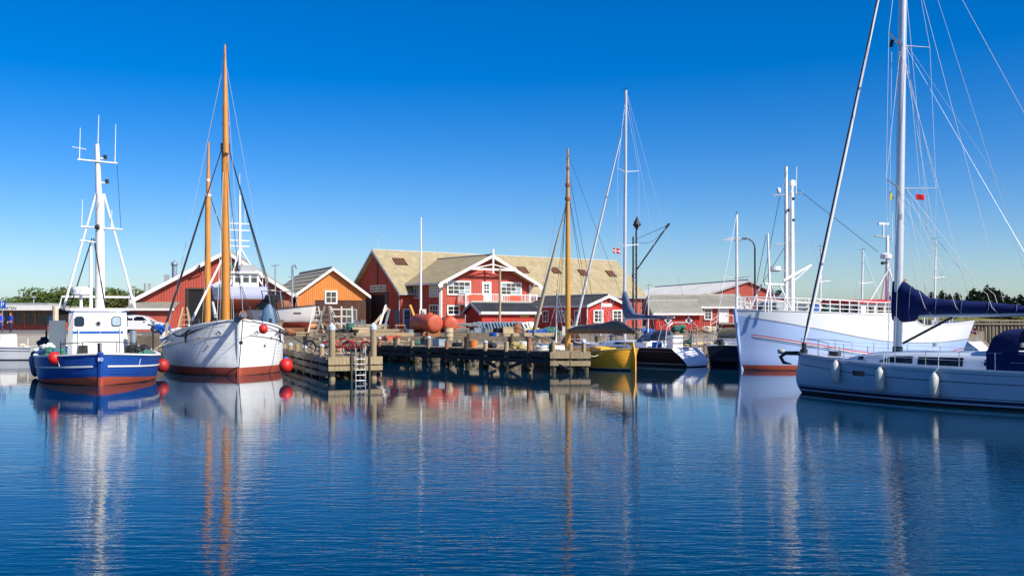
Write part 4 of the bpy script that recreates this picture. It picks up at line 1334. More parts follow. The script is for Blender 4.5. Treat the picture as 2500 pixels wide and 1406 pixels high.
for k in range(6):
    hb.strip('plank_seam', 'navy_stripe', bc, lambda t, f_=.36 + k * .105: hb.sheer(t) * f_, lambda t, f_=.36 + k * .105: hb.sheer(t) * f_ + .007, .03, .985, .006)
hb.plating('deck', 'grey_wood', bc, lambda t: hb.sheer(t) - .45, .01, .985)
# stem post with draught figures
m_ = MB()
m_.path([(L + .07, 0, .40), (L + .17, 0, .75), (L + .33, 0, 1.44)], [.12, .12, .13], 8)
m_.build('stem_post', 'blue_hull', bc)
MB().path([(L - .15, 0, -.4), (L - .02, 0, .1), (L + .07, 0, .40)], [.12, .12, .12], 8).build('stem_foot', 'red_boot', bc)
text('number', '80', .22, 'letter_pale', bc, (L + .46, 0, 1.15), (R(90 - 12), 0, R(90)))
for sg, tt in ((-1, .90), (1, .9), (-1, .62)):
    m_ = MB(); m_.path([hb.pt(tt, 1.1, sg, .02), hb.pt(tt, .8, sg, .02)], .014, 5); m_.build('scupper_line', 'white_paint', bc)
# wheelhouse
wx, wz0, wz1 = 6.2, .7, 3.25
hwid = 1.36
wf = .14
sec = []
def whs(z, g): return [(wx - 1.9, -hwid + g, z), (wx + .6 - wf * (z - 1), -hwid + g, z), (wx + .8 - wf * (z - 1), -hwid + .22 + g, z), (wx + .8 - wf * (z - 1), hwid - .22 - g, z), (wx + .6 - wf * (z - 1), hwid - g, z), (wx - 1.9, hwid - g, z)]
m_ = loft([[Vector(p) for p in whs(z, .03 * (z - .7))] for z in (wz0, 1.6, 2.4, wz1)])
wh_ = m_.build('wheelhouse', 'white_paint', bc, 20)
m_ = loft([[Vector(p) for p in whs(wz1 + a, .03 * 2.5 - b_)] for a, b_ in ((.002, .1), (.03, .16), (.11, .16), (.14, .1))])
m_.build('roof', 'white_paint', wh_, 20)
m_ = loft([[Vector(p) for p in whs(wz1 + a, .03 * 2.5 - b_)] for a, b_ in ((-.06, .02), (-.06, .03), (.0, .03), (.001, .02))])
m_.build('roof_band', 'blue_trim', wh_, 20)
def wfx(z): return wx + .8 - wf * (z - 1)
for y0, y1, gm in ((-1.04, -.6, 'glass'), (.6, 1.04, 'curtain_glass')):
    m_ = MB()
    z0, z1 = 2.52, 3.0
    q = []
    for (yy, zz) in ((y0 + .07, z0), (y1 - .07, z0), (y1, z0 + .07), (y1, z1 - .1), (y1 - .1, z1), (y0 + .1, z1), (y0, z1 - .1), (y0, z0 + .07)):
        q.append((wfx(zz) + .012, yy, zz))
    m_.prism(q, (.02, 0, 0)); wn = m_.build('window', 'dark_iron', wh_, 0)
    q2 = [(Vector(p) - Vector((0, (y0 + y1) / 2, (z0 + z1) / 2))) for p in q]
    q2 = [Vector((p.x + .026, p.y * .84 + (y0 + y1) / 2, p.z * .84 + (z0 + z1) / 2)) for p in q2]
    m_ = MB(); m_.prism(q2, (.008, 0, 0)); m_.build('pane', gm, wn, 0)
m_ = MB(); m_.path([(wfx(2.65) - .03, .02, 2.65), (wfx(2.65) + .05, .02, 2.65)], .12, 14); ph = m_.build('porthole', 'steel', wh_)
m_ = MB(); m_.path([(wfx(2.65) + .045, .02, 2.65), (wfx(2.65) + .06, .02, 2.65)], .085, 14); m_.build('pane', 'dark_glass', ph)
m_ = MB()
for (a, b_) in ((-1.1, .92), ):
    pts = [(wfx(2.2) + .006, -1.1, 2.17), (wfx(2.2) + .006, 1.12, 2.17), (wfx(2.28) + .006, 1.12, 2.29), (wfx(2.28) + .006, -1.1, 2.29)]
    m_.prism(pts, (.012, 0, 0))
m_.build('stripe', 'blue_trim', wh_, 0)
for sg in (-1, 1):
    m_ = MB(); m_.prism([(wx - 1.85, sg * (hwid - .03), 2.17), (wx + .5, sg * (hwid - .03), 2.17), (wx + .5, sg * (hwid - .03), 2.29), (wx - 1.85, sg * (hwid - .03), 2.29)], (0, sg * .02, 0)); m_.build('stripe', 'blue_trim', wh_, 0)
    m_ = MB(); m_.prism([(wx - 1.3, sg * (hwid - .05), 2.5), (wx + .3, sg * (hwid - .05), 2.5), (wx + .3, sg * (hwid - .06), 3.0), (wx - 1.3, sg * (hwid - .06), 3.0)], (0, sg * .03, 0)); m_.build('window', 'dark_glass', wh_, 0)
for y in (-.86, .98):
    m_ = MB(); m_.path([(wfx(1.0) + .06, y, 1.0), (wfx(2.4) + .08, y, 2.4), (wfx(2.5), y, 2.45)], .02, 6); m_.build('grab_rail', 'white_mast', wh_)
m_ = MB(); m_.prism([(wfx(1.0) + .1, -.9, .75), (wfx(1.0) + .1, -.42, .75), (wfx(1.6) + .05, -.46, 1.62), (wfx(1.6) + .05, -.86, 1.62)], (.1, 0, 0)); m_.build('hatch_board', 'black_rubber', bc, 0)
# casing and pipework on the port side of the wheelhouse (left in the picture)
m_ = MB(); m_.box((wx - .2, -hwid - .42, 1.75), (1.5, .72, 2.1)); m_.build('engine_casing', 'container_grey', bc, 0)
m_ = MB(); m_.path([(wx + .4, -hwid - .5, 1.0), (wx + .4, -hwid - .5, 3.5)], .14, 9); m_.build('exhaust_pipe', 'cream_cloth', bc)
m_ = MB(); m_.path([(wx - .2, -hwid - .7, 1.0), (wx - .2, -hwid - .7, 3.0)], .1, 8); m_.build('vent_pipe', 'galv', bc)
# goalpost frame and radar on the roof
m_ = MB()
m_.path([(wx - .9, -1.75, 3.35), (wx - .9, -1.6, 3.95), (wx - .9, 1.7, 3.95), (wx - .9, 1.75, 3.35)], .05, 6); m_.build('gantry', 'white_mast', bc)
m_ = MB(); m_.path([(wx + .1, -.75, 3.35), (wx + .1, -.75, 4.0)], .08, 7); rp = m_.build('radar_post', 'white_mast', bc)
m_ = MB(); m_.path([(wx + .1, -.75, 4.0), (wx + .1, -.75, 4.06), (wx + .1, -.75, 4.3), (wx + .1, -.75, 4.42)], [.26, .42, .42, .3], 16); m_.build('radar_dome', 'white_gel', rp)
# mast: two stages, tripod legs, yards, aerials
mx = wx - 1.1
def zz(py, Y=48.6): return CAM_H + (HOR - py) * Y / F
spar('mast', 'white_mast', bc, (mx, .12, .9), (mx, .12, zz(470)), .24, .20)
spar('topmast', 'white_mast', bc, (mx, .08, zz(500)), (mx, -.02, zz(345)), .15, .10)
for y0 in (-1.55, 1.75):
    spar('mast_leg', 'white_mast', bc, (mx + .3, y0, 3.3), (mx, .12 + (.18 if y0 > 0 else -.18), zz(468)), .06, .05, 8)
spar('mast_leg', 'white_mast', bc, (mx + .2, -.3, 3.3), (mx, -.3, zz(600)), .08, .07, 8)
for (py, y0, y1) in ((388, -.8, .92), (552, -.65, 1.15), (586, -.7, -.1)):
    m_ = MB(); m_.path([(mx + .15, y0 - .1, zz(py)), (mx + .15, y1, zz(py + 4))], .045, 7); m_.build('yard', 'white_mast', bc)
for py, y1 in ((380, .42), (440, .5)):
    m_ = MB(); m_.path([(mx, 0, zz(py)), (mx, y1, zz(py + 2))], .035, 6); ar = m_.build('lamp_arm', 'white_mast', bc)
    m_ = MB(); m_.path([(mx, y1 - .06, zz(py + 2)), (mx, y1 - .06, zz(py + 2) + .2)], .09, 8); m_.build('lamp', 'dark_iron', ar)
m_ = MB(); m_.ball((mx + .26, 0, zz(552)), .13, 8, 6); m_.build('horn', 'dark_iron', bc)
for (y, a, b_) in ((.02, 345, 275), (-.82, 390, 310), (.80, 392, 295), (-.72, 552, 485), (.62, 556, 508)):
    m_ = MB(); m_.path([(mx + .15, y, zz(a)), (mx + .15, y + .04, zz(b_))], [.026, .014], 6); m_.build('aerial', 'white_mast', bc)
m_ = MB(); m_.path([(mx + .15, -1.15, zz(358)), (mx + .15, -.5, zz(362))], .02, 5); m_.build('aerial_spoke', 'white_mast', bc)
wirep('signal_halyard', (mx + .15, .9, zz(394)), (mx + .15, 1.08, zz(555)), bc, .012, 'dark_rope')
for y0 in (-.95, .65):
    wirep('shroud', (mx, y0 * .05 - .2, zz(580)), (mx + 1.0, y0 - .3, 3.35), bc, .035, 'dark_rope')
wirep('forestay', (mx, .1, zz(480)), (L + .1, 0, 1.5), bc, .012, 'wire')
# foredeck: guard rail, bollard, gear
m_ = MB()
pr = []
for t in (.80, .86, .92, .97):
    pr.append(hb.pt(t, hb.sheer(t), 1) * 1.0)
m_.path([(9.2, -1.6, 1.75), (10.9, -.7, 1.85), (11.5, 0, 1.88), (10.9, .7, 1.85), (9.2, 1.6, 1.75)], .022, 6)
for p in ((9.2, -1.6), (10.9, -.7), (11.5, 0), (10.9, .7), (9.2, 1.6)):
    m_.path([(p[0], p[1], .8), (p[0], p[1], 1.86)], .02, 6)
m_.build('guard_rail', 'dark_iron', bc)
m_ = MB(); m_.path([(10.4, 0, .8), (10.4, 0, 1.75), (10.4, 0, 1.8)], [.09, .09, .12], 9); m_.build('bollard', 'dark_iron', bc)
def net_heap(par, c, r, m='green_net', seed=1, sc=(1, 1, .7)):
    rnd = random.Random(seed)
    mb = MB()
    for i in range(10):
        p = Vector(c) + Vector((rnd.uniform(-r, r) * .6 * sc[0], rnd.uniform(-r, r) * .6 * sc[1], rnd.uniform(-.2, .5) * r * sc[2]))
        mb.ball(p, r * rnd.uniform(.3, .55), 8, 5, (sc[0], sc[1], sc[2]))
    mb.v = [(x + rnd.uniform(-.04, .04), y + rnd.uniform(-.04, .04), z + rnd.uniform(-.04, .04)) for x, y, z in mb.v]
    return mb.build('net_heap', m, par, 30)
net_heap(bc, (7.6, 1.75, 1.3), .6, 'black_rubber', 3)
net_heap(bc, (7.9, 2.1, 1.15), .42, 'green_net', 4)
net_heap(bc, (8.2, -1.9, 1.25), .5, 'green_net', 5)
net_heap(bc, (6.6, -2.2, 1.5), .45, 'white_cloth', 6)
net_heap(bc, (5.2, -2.25, 1.7), .5, 'dark_iron', 8)
m_ = MB(); m_.path([(7.3, 1.55, .9), (7.3, 1.55, 2.3)], .16, 10); m_.build('steel_drum', 'galv', bc)
m_ = MB(); m_.path([(4.6, -2.3, 1.0), (4.6, -2.3, 3.1)], .05, 7); m_.build('davit', 'dark_iron', bc)
m_ = MB(); m_.path([(5.9, 2.55, 1.2), (5.9, 2.55, 2.5), (5.9, 2.3, 2.6)], .045, 7); m_.build('davit', 'dark_iron', bc)
# tyres along the quarter
for i, (t, z) in enumerate(((.26, .75), (.33, .8), (.4, .78))):
    c = hb.pt(t, z, 1, .18)
    nn = hb.normal(t, z, 1)
    m_ = MB(); m_.ring(c, nn, .36, .12, 18, 8); m_.build('tyre_fender', 'black_rubber', bc)
# in the picture's left the hull side is starboard (y<0)
for i, (t, z) in enumerate(((.2, .75), (.28, .8), (.36, .6))):
    c = hb.pt(t, z, -1, .2)
    nn = hb.normal(t, z, -1)
    m_ = MB(); m_.ring(c, nn, .40, .14, 18, 8); m_.build('tyre_fender', ['navy_cloth', 'black_rubber', 'slate_cloth'][i], bc)

# ------------------------------------------------------------------ white ketch
bow = at(583, 917, 50.3)
fw = Vector((.39, -.92))
L = 17.0
wk = boat('white_ketch', 'white wooden ketch with two orange masts and bluff bow', 'sailing ship', from_bow(bow, fw, L), fw)
kh = Hull(L, 6.1, [(0, 2.2), (.3, 1.62), (.6, 1.75), (.8, 2.1), (.92, 2.5), (1, 2.8)],
          [(0, .5), (.1, .8), (.3, .98), (.55, 1.0), (.75, .97), (.86, .84), (.93, .60), (.975, .31), (1, .03)],
          [(0, .05), (.1, .45), (.3, .86), (.55, .97), (.75, .93), (.86, .74), (.93, .47), (.975, .2), (1, .03)],
          [(-1.6, L - 1.2), (0, L), (1.5, L + .06), (3, L + .16)], [(-1.6, 1.2), (0, .6), (2.5, -.3)], 1.6, .55)
kh.build(wk, ['white_hull', 'red_bottom'], lambda t: .40 + .02 * t, rows=9)
kh.rail('cap_rail', 'white_paint', wk, 0, .07, .16, .08)
kh.strip('rubbing_strake', 'white_paint', wk, lambda t: kh.sheer(t) * .74, lambda t: kh.sheer(t) * .74 + .09, .02, .985, .05)
kh.strip('seam', 'trim_grey', wk, lambda t: kh.sheer(t) - .22, lambda t: kh.sheer(t) - .2, .02, .985, .014)
kh.strip('seam', 'trim_grey', wk, lambda t: kh.sheer(t) * .74 - .03, lambda t: kh.sheer(t) * .74 - .004, .02, .985, .03)
for k in range(7):
    kh.strip('plank_seam', 'cap_grey', wk, lambda t, f_=.2 + k * .075: .42 + (kh.sheer(t) - .42) * f_ * 1.1, lambda t, f_=.2 + k * .075: .42 + (kh.sheer(t) - .42) * f_ * 1.1 + .008, .05, .985, .008)
kh.plating('deck', 'old_wood', wk, lambda t: kh.sheer(t) - .5, .01, .98)
m_ = MB(); m_.path([(L + .0, 0, .42), (L + .03, 0, .8), (L + .08, 0, 1.6), (L + .2, 0, 2.95)], [.13, .13, .13, .14], 8); m_.build('stem_post', 'white_hull', wk)
MB().path([(L - .06, 0, -.8), (L, 0, .42)], .13, 8).build('stem_foot', 'red_bottom', wk)
# bowsprit
spar('bowsprit', 'slate_cloth', wk, (L - 2.2, -.05, 2.6), (L + 2.5, -.12, 3.06), .17, .13, 10)
m_ = MB(); m_.ring((L + 2.4, -.12, 3.05), (1, 0, .1), .17, .04, 14, 6); m_.build('bowsprit_band', 'rust', wk)
wirep('bobstay', (L + 2.4, -.12, 2.95), (L + .05, 0, .35), wk, .022, 'dark_rope')
m_ = MB(); m_.ball((Vector((L + 2.4, -.12, 2.95)).lerp(Vector((L + .05, 0, .35)), .48)), .1, 8, 6); m_.build('bobstay_block', 'dark_iron', wk)
for sg in (-1, 1):
    wirep('bowsprit_guy', (L + 2.35, -.12, 3.0), kh.pt(.9, 2.2, sg, .02), wk, .014, 'dark_rope')
# anchors and hawse fittings
def anchor(par, p, fl, sg):
    m_ = MB()
    p = Vector(p)
    m_.path([p, p + Vector((-.1, .25 * sg, -.15)), p + Vector((.1, .9 * sg * .4, -.2))], .05, 6)
    m_.path([p + Vector((.5, 0, .1)), p + Vector((.2, 0, .05)), p + Vector((0, .05 * sg, 0)), p + Vector((-.35, .1 * sg, -.05)), p + Vector((-.6, .12 * sg, -.25))], .045, 6)
    m_.path([p + Vector((-.35, .1 * sg, -.05)), p + Vector((-.4, .12 * sg, -.45)), p + Vector((-.3, .14 * sg, -.62))], [.05, .06, .03], 6)
    return m_.build('anchor', 'dark_iron', par)
for sg in (-1, 1):
    anchor(wk, kh.pt(.9, 2.25, sg, .1), 0, sg)
    p = kh.pt(.975, 2.15, sg, .02)
    m_ = MB(); m_.ring(p, kh.normal(.975, 2.1, sg), .11, .04, 12, 6); m_.build('hawse_pipe', 'trim_grey', wk)
    for tt, zc in ((.93, 1.9), (.95, 1.5)):
        m_ = MB(); p = kh.pt(tt, zc, sg, .03); m_.path([p, p + kh.normal(tt, zc, sg) * .05], .05, 8); m_.build('deck_drain', 'rust', wk)
# masts
def zk(py, Y): return CAM_H + (HOR - py) * Y / F
m1x, m2x = L - 5.2, L - 12.2
spar('main_mast', 'orange_spar', wk, (m1x, 0, 1.6), (m1x - .28, 0, zk(350, 55.1)), .225, .205, 14)
spar('main_topmast', 'orange_spar', wk, (m1x - .02, 0, zk(375, 55.1)), (m1x - .45, 0, zk(105, 55.1)), .18, .05, 12)
spar('mizzen_mast', 'orange_spar', wk, (m2x, -.25, 1.6), (m2x - .2, -.2, zk(475, 61.6)), .19, .165, 12)
spar('mizzen_topmast', 'orange_spar', wk, (m2x - .15, -.2, zk(490, 61.6)), (m2x - .3, -.15, zk(345, 61.6)), .13, .05, 10)
for (x, y, z, r_) in ((m1x - .27, 0, zk(352, 55.1), .25), (m1x - .3, 0, zk(300, 55.1), .2), (m1x - .26, 0, zk(360, 55.1), .26), (m2x - .2, -.2, zk(477, 61.6), .2), (m1x - .36, 0, zk(262, 55.1), .175), (m2x - .2, -.2, zk(440, 61.6), .13)):
    m_ = MB(); m_.path([(x, y, z - .06), (x, y, z + .06)], r_, 12); m_.build('mast_band', 'dark_iron' if r_ > .2 else 'white_paint', wk)
# shrouds: pairs of tarred rope with spreading lanyards
zt1 = zk(358, 55.1)
for sg in (-1, 1):
    for k, dx in enumerate((-.2, -.75, -1.3)):
        tt = (m1x + dx - .2) / L
        base = kh.pt(tt, kh.sheer(tt), sg) + Vector((0, 0, .1))
        wirep('shroud', (m1x - .27, sg * .16, zt1), base + Vector((0, 0, .75)), wk, .026 if k < 2 else .02, 'dark_rope')
        wirep('lanyard', base + Vector((0, 0, .75)), base, wk, .03, 'tan_rope')
    wirep('topmast_stay', (m1x - .42, sg * .05, zk(150, 55.1)), kh.pt(.6, kh.sheer(.6), sg), wk, .011, 'wire')
    for k, dx in enumerate((-.2, -.8)):
        tt = (m2x + dx - .2) / L
        base = kh.pt(tt, kh.sheer(tt), sg) + Vector((0, 0, .1))
        wirep('shroud', (m2x - .2, -.2 + sg * .12, zk(478, 61.6)), base, wk, .02, 'dark_rope')
wirep('triatic_stay', (m1x - .43, 0, zk(112, 55.1)), (m2x - .3, -.15, zk(348, 61.6)), wk, .010, 'wire')
wirep('forestay', (m1x - .2, 0, zk(355, 55.1)), (L + 2.3, -.12, 3.1), wk, .016, 'dark_rope')
wirep('topmast_forestay', (m1x - .43, 0, zk(120, 55.1)), (L + 2.4, -.12, 3.1), wk, .009, 'wire')
for k, (dy, top) in enumerate(((-.35, 400), (-.5, 420), (.3, 395), (.42, 460))):
    wirep('halyard', (m1x + .05, dy * .3, zk(top, 55)), (m1x + .15, dy, 2.3), wk, .012, ['tan_rope', 'white_rope'][k % 2])
for k, (dy, top) in enumerate(((-.6, 530), (.8, 500))):
    wirep('halyard', (m2x, dy * .3, zk(top, 61)), (m2x + .2, dy, 2.2), wk, .014, 'tan_rope')
# gaff and boom lying along the deck, white booms seen behind the masts
spar('main_boom', 'white_mast', wk, (m1x - .5, .05, 3.0), (m1x - 6.2, .6, 3.7), .11, .09, 9)
spar('gaff', 'white_mast', wk, (m2x + .3, .2, 3.0), (m2x - 4, .5, 3.9), .1, .08, 9)
spar('derrick', 'white_mast', wk, (m1x - 2.3, -1.9, 2.1), (m1x - 5.2, .4, 6.4), .07, .06, 8)
# deckhouse, skylight, windlass, dinghy on deck
sec = []
for x, s_ in ((3.2, 1), (6.4, 1)):
    sec.append([Vector((x, -1.1, 1.3)), Vector((x, -1.05, 2.15)), Vector((x, -.6, 2.35)), Vector((x, .6, 2.35)), Vector((x, 1.05, 2.15)), Vector((x, 1.1, 1.3))])
loft(sec).build('deckhouse', 'white_paint', wk, 20)
sec = []
for i in range(9):
    t = i / 8
    w_ = .62 * math.sin(math.pi * min(1, t * .9 + .1)) ** .6
    x = lerp(m1x - 3.6, m1x - .8, t)
    sec.append([Vector((x, .95 + w_ * math.cos(a), 2.0 + .5 * max(0, math.sin(a)) * (w_ / .62))) for a in (math.pi, math.pi * .8, math.pi * .6, math.pi * .4, math.pi * .2, 0)])
loft(sec).build('deck_dinghy', 'white_paint', wk)
m_ = MB(); m_.path([(L - 2.9, -.7, 2.35), (L - 2.9, .7, 2.35)], .2, 12)
for y in (-.75, .75):
    m_.box((L - 2.9, y, 2.15), (.35, .1, .8))
m_.build('windlass', 'dark_iron', wk)
for sg in (-1, 1):
    m_ = MB()
    p = kh.pt(.92, kh.sheer(.92), sg)
    for k in range(3):
        m_.path([p + Vector((-.3 + k * .14, -.15 * sg, -.3)), p + Vector((-.3 + k * .14, -.15 * sg, .38))], .05, 7)
    m_.build('rope_bitts', 'dark_wood', wk)
net_heap(wk, (m1x - 1.2, -1.6, 2.1), .5, 'blue_cloth', 12)
net_heap(wk, (7.4, -1.9, 1.7), .5, 'green_net', 13)
m_ = MB(); m_.ring((m1x + 1.4, -1.9, 2.45), (.3, 1, .2), .28, .06, 16, 7); m_.build('coiled_hawser', 'dark_rope', wk)
# draped hose over the port bow
m_ = MB()
pts = []
for i in range(10):
    t = lerp(.80, .93, i / 9)
    p = kh.pt(t, kh.sheer(t) - .02 - .22 * math.sin(i / 9 * math.pi) - .02 * i, -1, .06)
    pts.append(p)
m_.path(pts, .03, 6); m_.build('mooring_hose', 'dark_rope', wk)

# ------------------------------------------------------------------ white sloop on the right, nearest
bow = at(1957, 958, 39.2)
fw = Vector((-.67, .742))
L = 12.5
ws_ = boat('white_sloop', 'large white sloop with navy boom cover, nearest boat on the right', 'sailing boat', from_bow(bow, fw, L), fw)
sh = Hull(L, 3.9, [(0, 1.2), (.4, 1.22), (.7, 1.30), (1, 1.52)],
          [(0, .78), (.2, .93), (.45, 1.0), (.65, .88), (.82, .55), (.93, .24), (1, .015)],
          [(0, .62), (.2, .84), (.45, .92), (.65, .74), (.82, .42), (.93, .165), (1, .012)],
          [(-.8, L - 2.2), (0, L - .02), (1.5, L + .12)], [(-.8, 1.6), (0, .25), (1.3, -.15)], .8, .75)
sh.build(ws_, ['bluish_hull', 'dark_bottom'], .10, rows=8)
sh.strip('boot_stripe', 'navy_stripe', ws_, .16, .27, .0, .992, .006)
sh.strip('pin_stripe', 'navy_stripe', ws_, .315, .335, .0, .992, .006)
sh.strip('cove_stripe', 'navy_stripe', ws_, lambda t: sh.sheer(t) - .40, lambda t: sh.sheer(t) - .375, .0, .99, .006)
sh.strip('cove_stripe', 'navy_stripe', ws_, lambda t: sh.sheer(t) - .115, lambda t: sh.sheer(t) - .10, .0, .99, .006)
sh.rail('toe_rail', 'alu', ws_, 0, .015, .05, .05)
sh.plating('deck', 'white_gel', ws_, lambda t: sh.sheer(t) - .03, .0, .99, .07)
def xd(d): return L - d           # distance aft of the bow
# coachroof
prof = [(2.0, .35, .02), (2.5, .62, .17), (3.3, .9, .36), (4.3, 1.06, .46), (5.8, 1.2, .52), (7.4, 1.26, .58), (8.3, 1.26, .62)]
sec = []
for d, hw_, hh in prof:
    x = xd(d)
    z = sh.sheer(x / L) - .02
    sec.append([Vector((x, s_ * hw_ * a, z + hh * b_)) for s_, a, b_ in ((-1, 1.03, 0), (-1, .97, .55), (-1, .9, .82), (-1, .72, .97), (-1, .3, 1.07), (1, .3, 1.07), (1, .72, .97), (1, .9, .82), (1, .97, .55), (1, 1.03, 0))])
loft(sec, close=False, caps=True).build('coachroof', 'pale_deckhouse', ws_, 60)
def cab(d, f_, sg):           # a point on the coachroof side at height fraction f_
    hw_ = smooth_interp([(a, b_) for a, b_, c in prof], d)
    hh = smooth_interp([(a, c) for a, b_, c in prof], d)
    x = xd(d)
    z = sh.sheer(x / L) - .02
    w_ = interp([(0, 1.03), (.55, .97), (.82, .9), (1, .8)], f_)
    return Vector((x, sg * hw_ * w_, z + hh * f_))
def cabwin(d0, d1, f0, f1, slant=0.0, n=8, name='cabin_window', m='dark_glass'):
    for sg in (-1, 1):
        rows = []
        for i in range(n + 1):
            d = lerp(d0, d1, i / n)
            a = f1
            if slant and d < d0 + slant:
                a = lerp(f0 + .04, f1, (d - d0) / slant)
            rows.append([cab(d, f0, sg) + Vector((0, sg * .012, 0)), cab(d, (f0 + a) / 2, sg) + Vector((0, sg * .014, 0)), cab(d, a, sg) + Vector((0, sg * .012, .004))])
        MB().grid(rows).build(name, m, ws_)
cabwin(3.75, 5.05, .22, .72, .55)
cabwin(5.25, 6.85, .20, .72)
cabwin(2.75, 3.05, .34, .72, .1)
cabwin(7.55, 8.0, .3, .62)
m_ = MB()
for sg in (-1, 1):
    q = [sh.pt((L - a) / L, z, sg, .008) for a, z in ((3.0, .86), (3.55, .85), (3.55, 1.03), (3.0, 1.04))]
    MB().add(q, [(0, 1, 2, 3)]).build('hull_port', 'dark_glass', ws_)
# cockpit coaming, weather cloths, sprayhood, bimini, wheel
m_ = MB()
for sg in (-1, 1):
    m_.bar((xd(8.3), sg * 1.26, 1.38), (xd(11.6), sg * 1.2, 1.36), .18, .42)
m_.build('coaming', 'white_gel', ws_)
for sg in (-1, 1):
    rows = []
    for i in range(9):
        d = lerp(7.85, 12.0, i / 8)
        p = sh.pt((L - d) / L, sh.sheer((L - d) / L), sg) - Vector((0, sg * .05, 0))
        rows.append([p + Vector((0, 0, .06)), p + Vector((0, sg * .02 * math.sin(i * 2), .38)), p + Vector((0, 0, .68))])
    MB().grid(rows).build('weather_cloth', 'navy_cloth', ws_)
sec = []
for d, w_, hh in ((7.45, .95, .02), (7.65, 1.0, .68), (7.9, 1.02, .84), (8.55, 1.04, .9)):
    sec.append([Vector((xd(d), -w_ * math.cos(a), 1.72 + hh * math.sin(a) ** .32 if math.sin(a) > 1e-6 else 1.6)) for a in [math.pi * i / 10 for i in range(11)]])
loft(sec, close=False, caps=False).build('sprayhood', 'navy_cloth', ws_, 60)
sec = []
for d, hh in ((9.9, 2.62), (10.3, 2.86), (11.2, 2.92), (12.0, 2.8)):
    sec.append([Vector((xd(d), y, hh - .12 * (y / 1.2) ** 2)) for y in (-1.25, -.8, -.3, .3, .8, 1.25)])
loft(sec, close=False, caps=False).build('bimini', 'navy_cloth', ws_, 60)
m_ = MB()
for sg in (-1, 1):
    m_.path([(xd(10.9), sg * 1.3, 1.25), (xd(10.3), sg * 1.25, 2.75)], .018, 6)
    m_.path([(xd(10.9), sg * 1.3, 1.25), (xd(11.9), sg * 1.25, 2.7)], .018, 6)
m_.build('bimini_frame', 'steel', ws_)
m_ = MB(); m_.ring((xd(10.6), 0, 1.75), (1, 0, .25), .45, .025, 22, 6); m_.path([(xd(10.5), 0, 1.1), (xd(10.55), 0, 1.8)], .09, 8); m_.build('steering_wheel', 'steel', ws_)
# mast and rig
MX = xd(3.95)
MT = 18.2
spar('mast', 'alu', ws_, (MX, 0, 1.7), (MX - .25, 0, MT), .155, .14, 16)
m_ = MB(); m_.path([(MX, 0, 1.72), (MX, 0, 1.9)], .18, 12); m_.build('mast_boot', 'dark_iron', ws_)
m_ = MB(); m_.path([(MX + .26, .0, 12.85), (MX + .2, .0, 13.1)], .07, 8); m_.build('steaming_light', 'dark_iron', ws_)
bz = 3.02
spar('boom', 'alu', ws_, (MX - .15, 0, bz), (MX - 4.9, 0, bz + .06), .085, .08, 10)
m_ = MB(); m_.path([(MX - .2, 0, 2.02), (MX - 2.0, 0, bz - .05)], .045, 8); m_.build('kicker', 'dark_iron', ws_)
secs = []
bc_prof = [(.20, .10, 2.98 - .12, 4.28), (.02, .19, 2.98 - .2, 4.32), (-.3, .24, 2.98 - .2, 4.24), (-.65, .25, 2.96 - .14, 3.98), (-.85, .25, 3.0, 3.92), (-1.15, .25, 3.06, 3.66), (-1.9, .24, 3.07, 3.58), (-3.0, .22, 3.08, 3.5), (-4.0, .19, 3.09, 3.4), (-4.85, .13, 3.1, 3.28)]
rn = random.Random(5)
for dx, w_, z0, z1 in bc_prof:
    c, hh = (z0 + z1) / 2, (z1 - z0) / 2
    s_ = []
    for k in range(14):
        a = 2 * math.pi * k / 14
        q = 1 + rn.uniform(-.05, .05)
        s_.append(Vector((MX + dx, math.sin(a) * w_ * q * (1 - .25 * math.cos(a)), c - hh * math.cos(a) * -1 if False else c + hh * math.cos(a))))
    secs.append(s_)
loft(secs).build('boom_cover', 'navy_cloth', ws_, 60)
for dx, w_, z0, z1 in ((-.55, .262, 2.84, 4.06), (-1.5, .255, 3.06, 3.64), (-2.4, .245, 3.07, 3.57), (-3.3, .22, 3.08, 3.5), (-4.2, .19, 3.09, 3.4)):
    c, hh = (z0 + z1) / 2, (z1 - z0) / 2 + .012
    MB().path([(MX + dx + .02 * math.sin(3 * q), math.sin(q) * w_ * 1.04 * (1 - .25 * math.cos(q)), c + hh * math.cos(q)) for q in [2 * math.pi * k / 20 for k in range(21)]], .011, 5).build('lashing', 'slate_cloth', ws_)
for dx, ztop in ((-1.0, 7.7), (-2.1, 7.7), (-3.3, 7.7)):
    for sg in (-1, 1):
        m_ = MB(); m_.path([(MX - .12, sg * .35, ztop), (MX + dx * .8, sg * .3, 4.3), (MX + dx, sg * .3, 3.75), (MX + dx - .15, sg * .27, 3.3), (MX + dx - .35, sg * .12, bz)], .009, 5); m_.build('lazy_jack', 'white_rope', ws_)
def spr(z, Ls, sweep, name='spreader'):
    out = []
    for sg in (-1, 1):
        tip = Vector((MX - .1 - Ls * math.sin(sweep), sg * Ls * math.cos(sweep), z + .12))
        MB().path([(MX - .1, sg * .1, z), tip], [.045, .028], 7, flat=.5).build(name, 'alu', ws_)
        out.append(tip)
    return out
s1, s2 = spr(7.65, 1.95, R(13)), spr(12.85, 1.6, R(13))
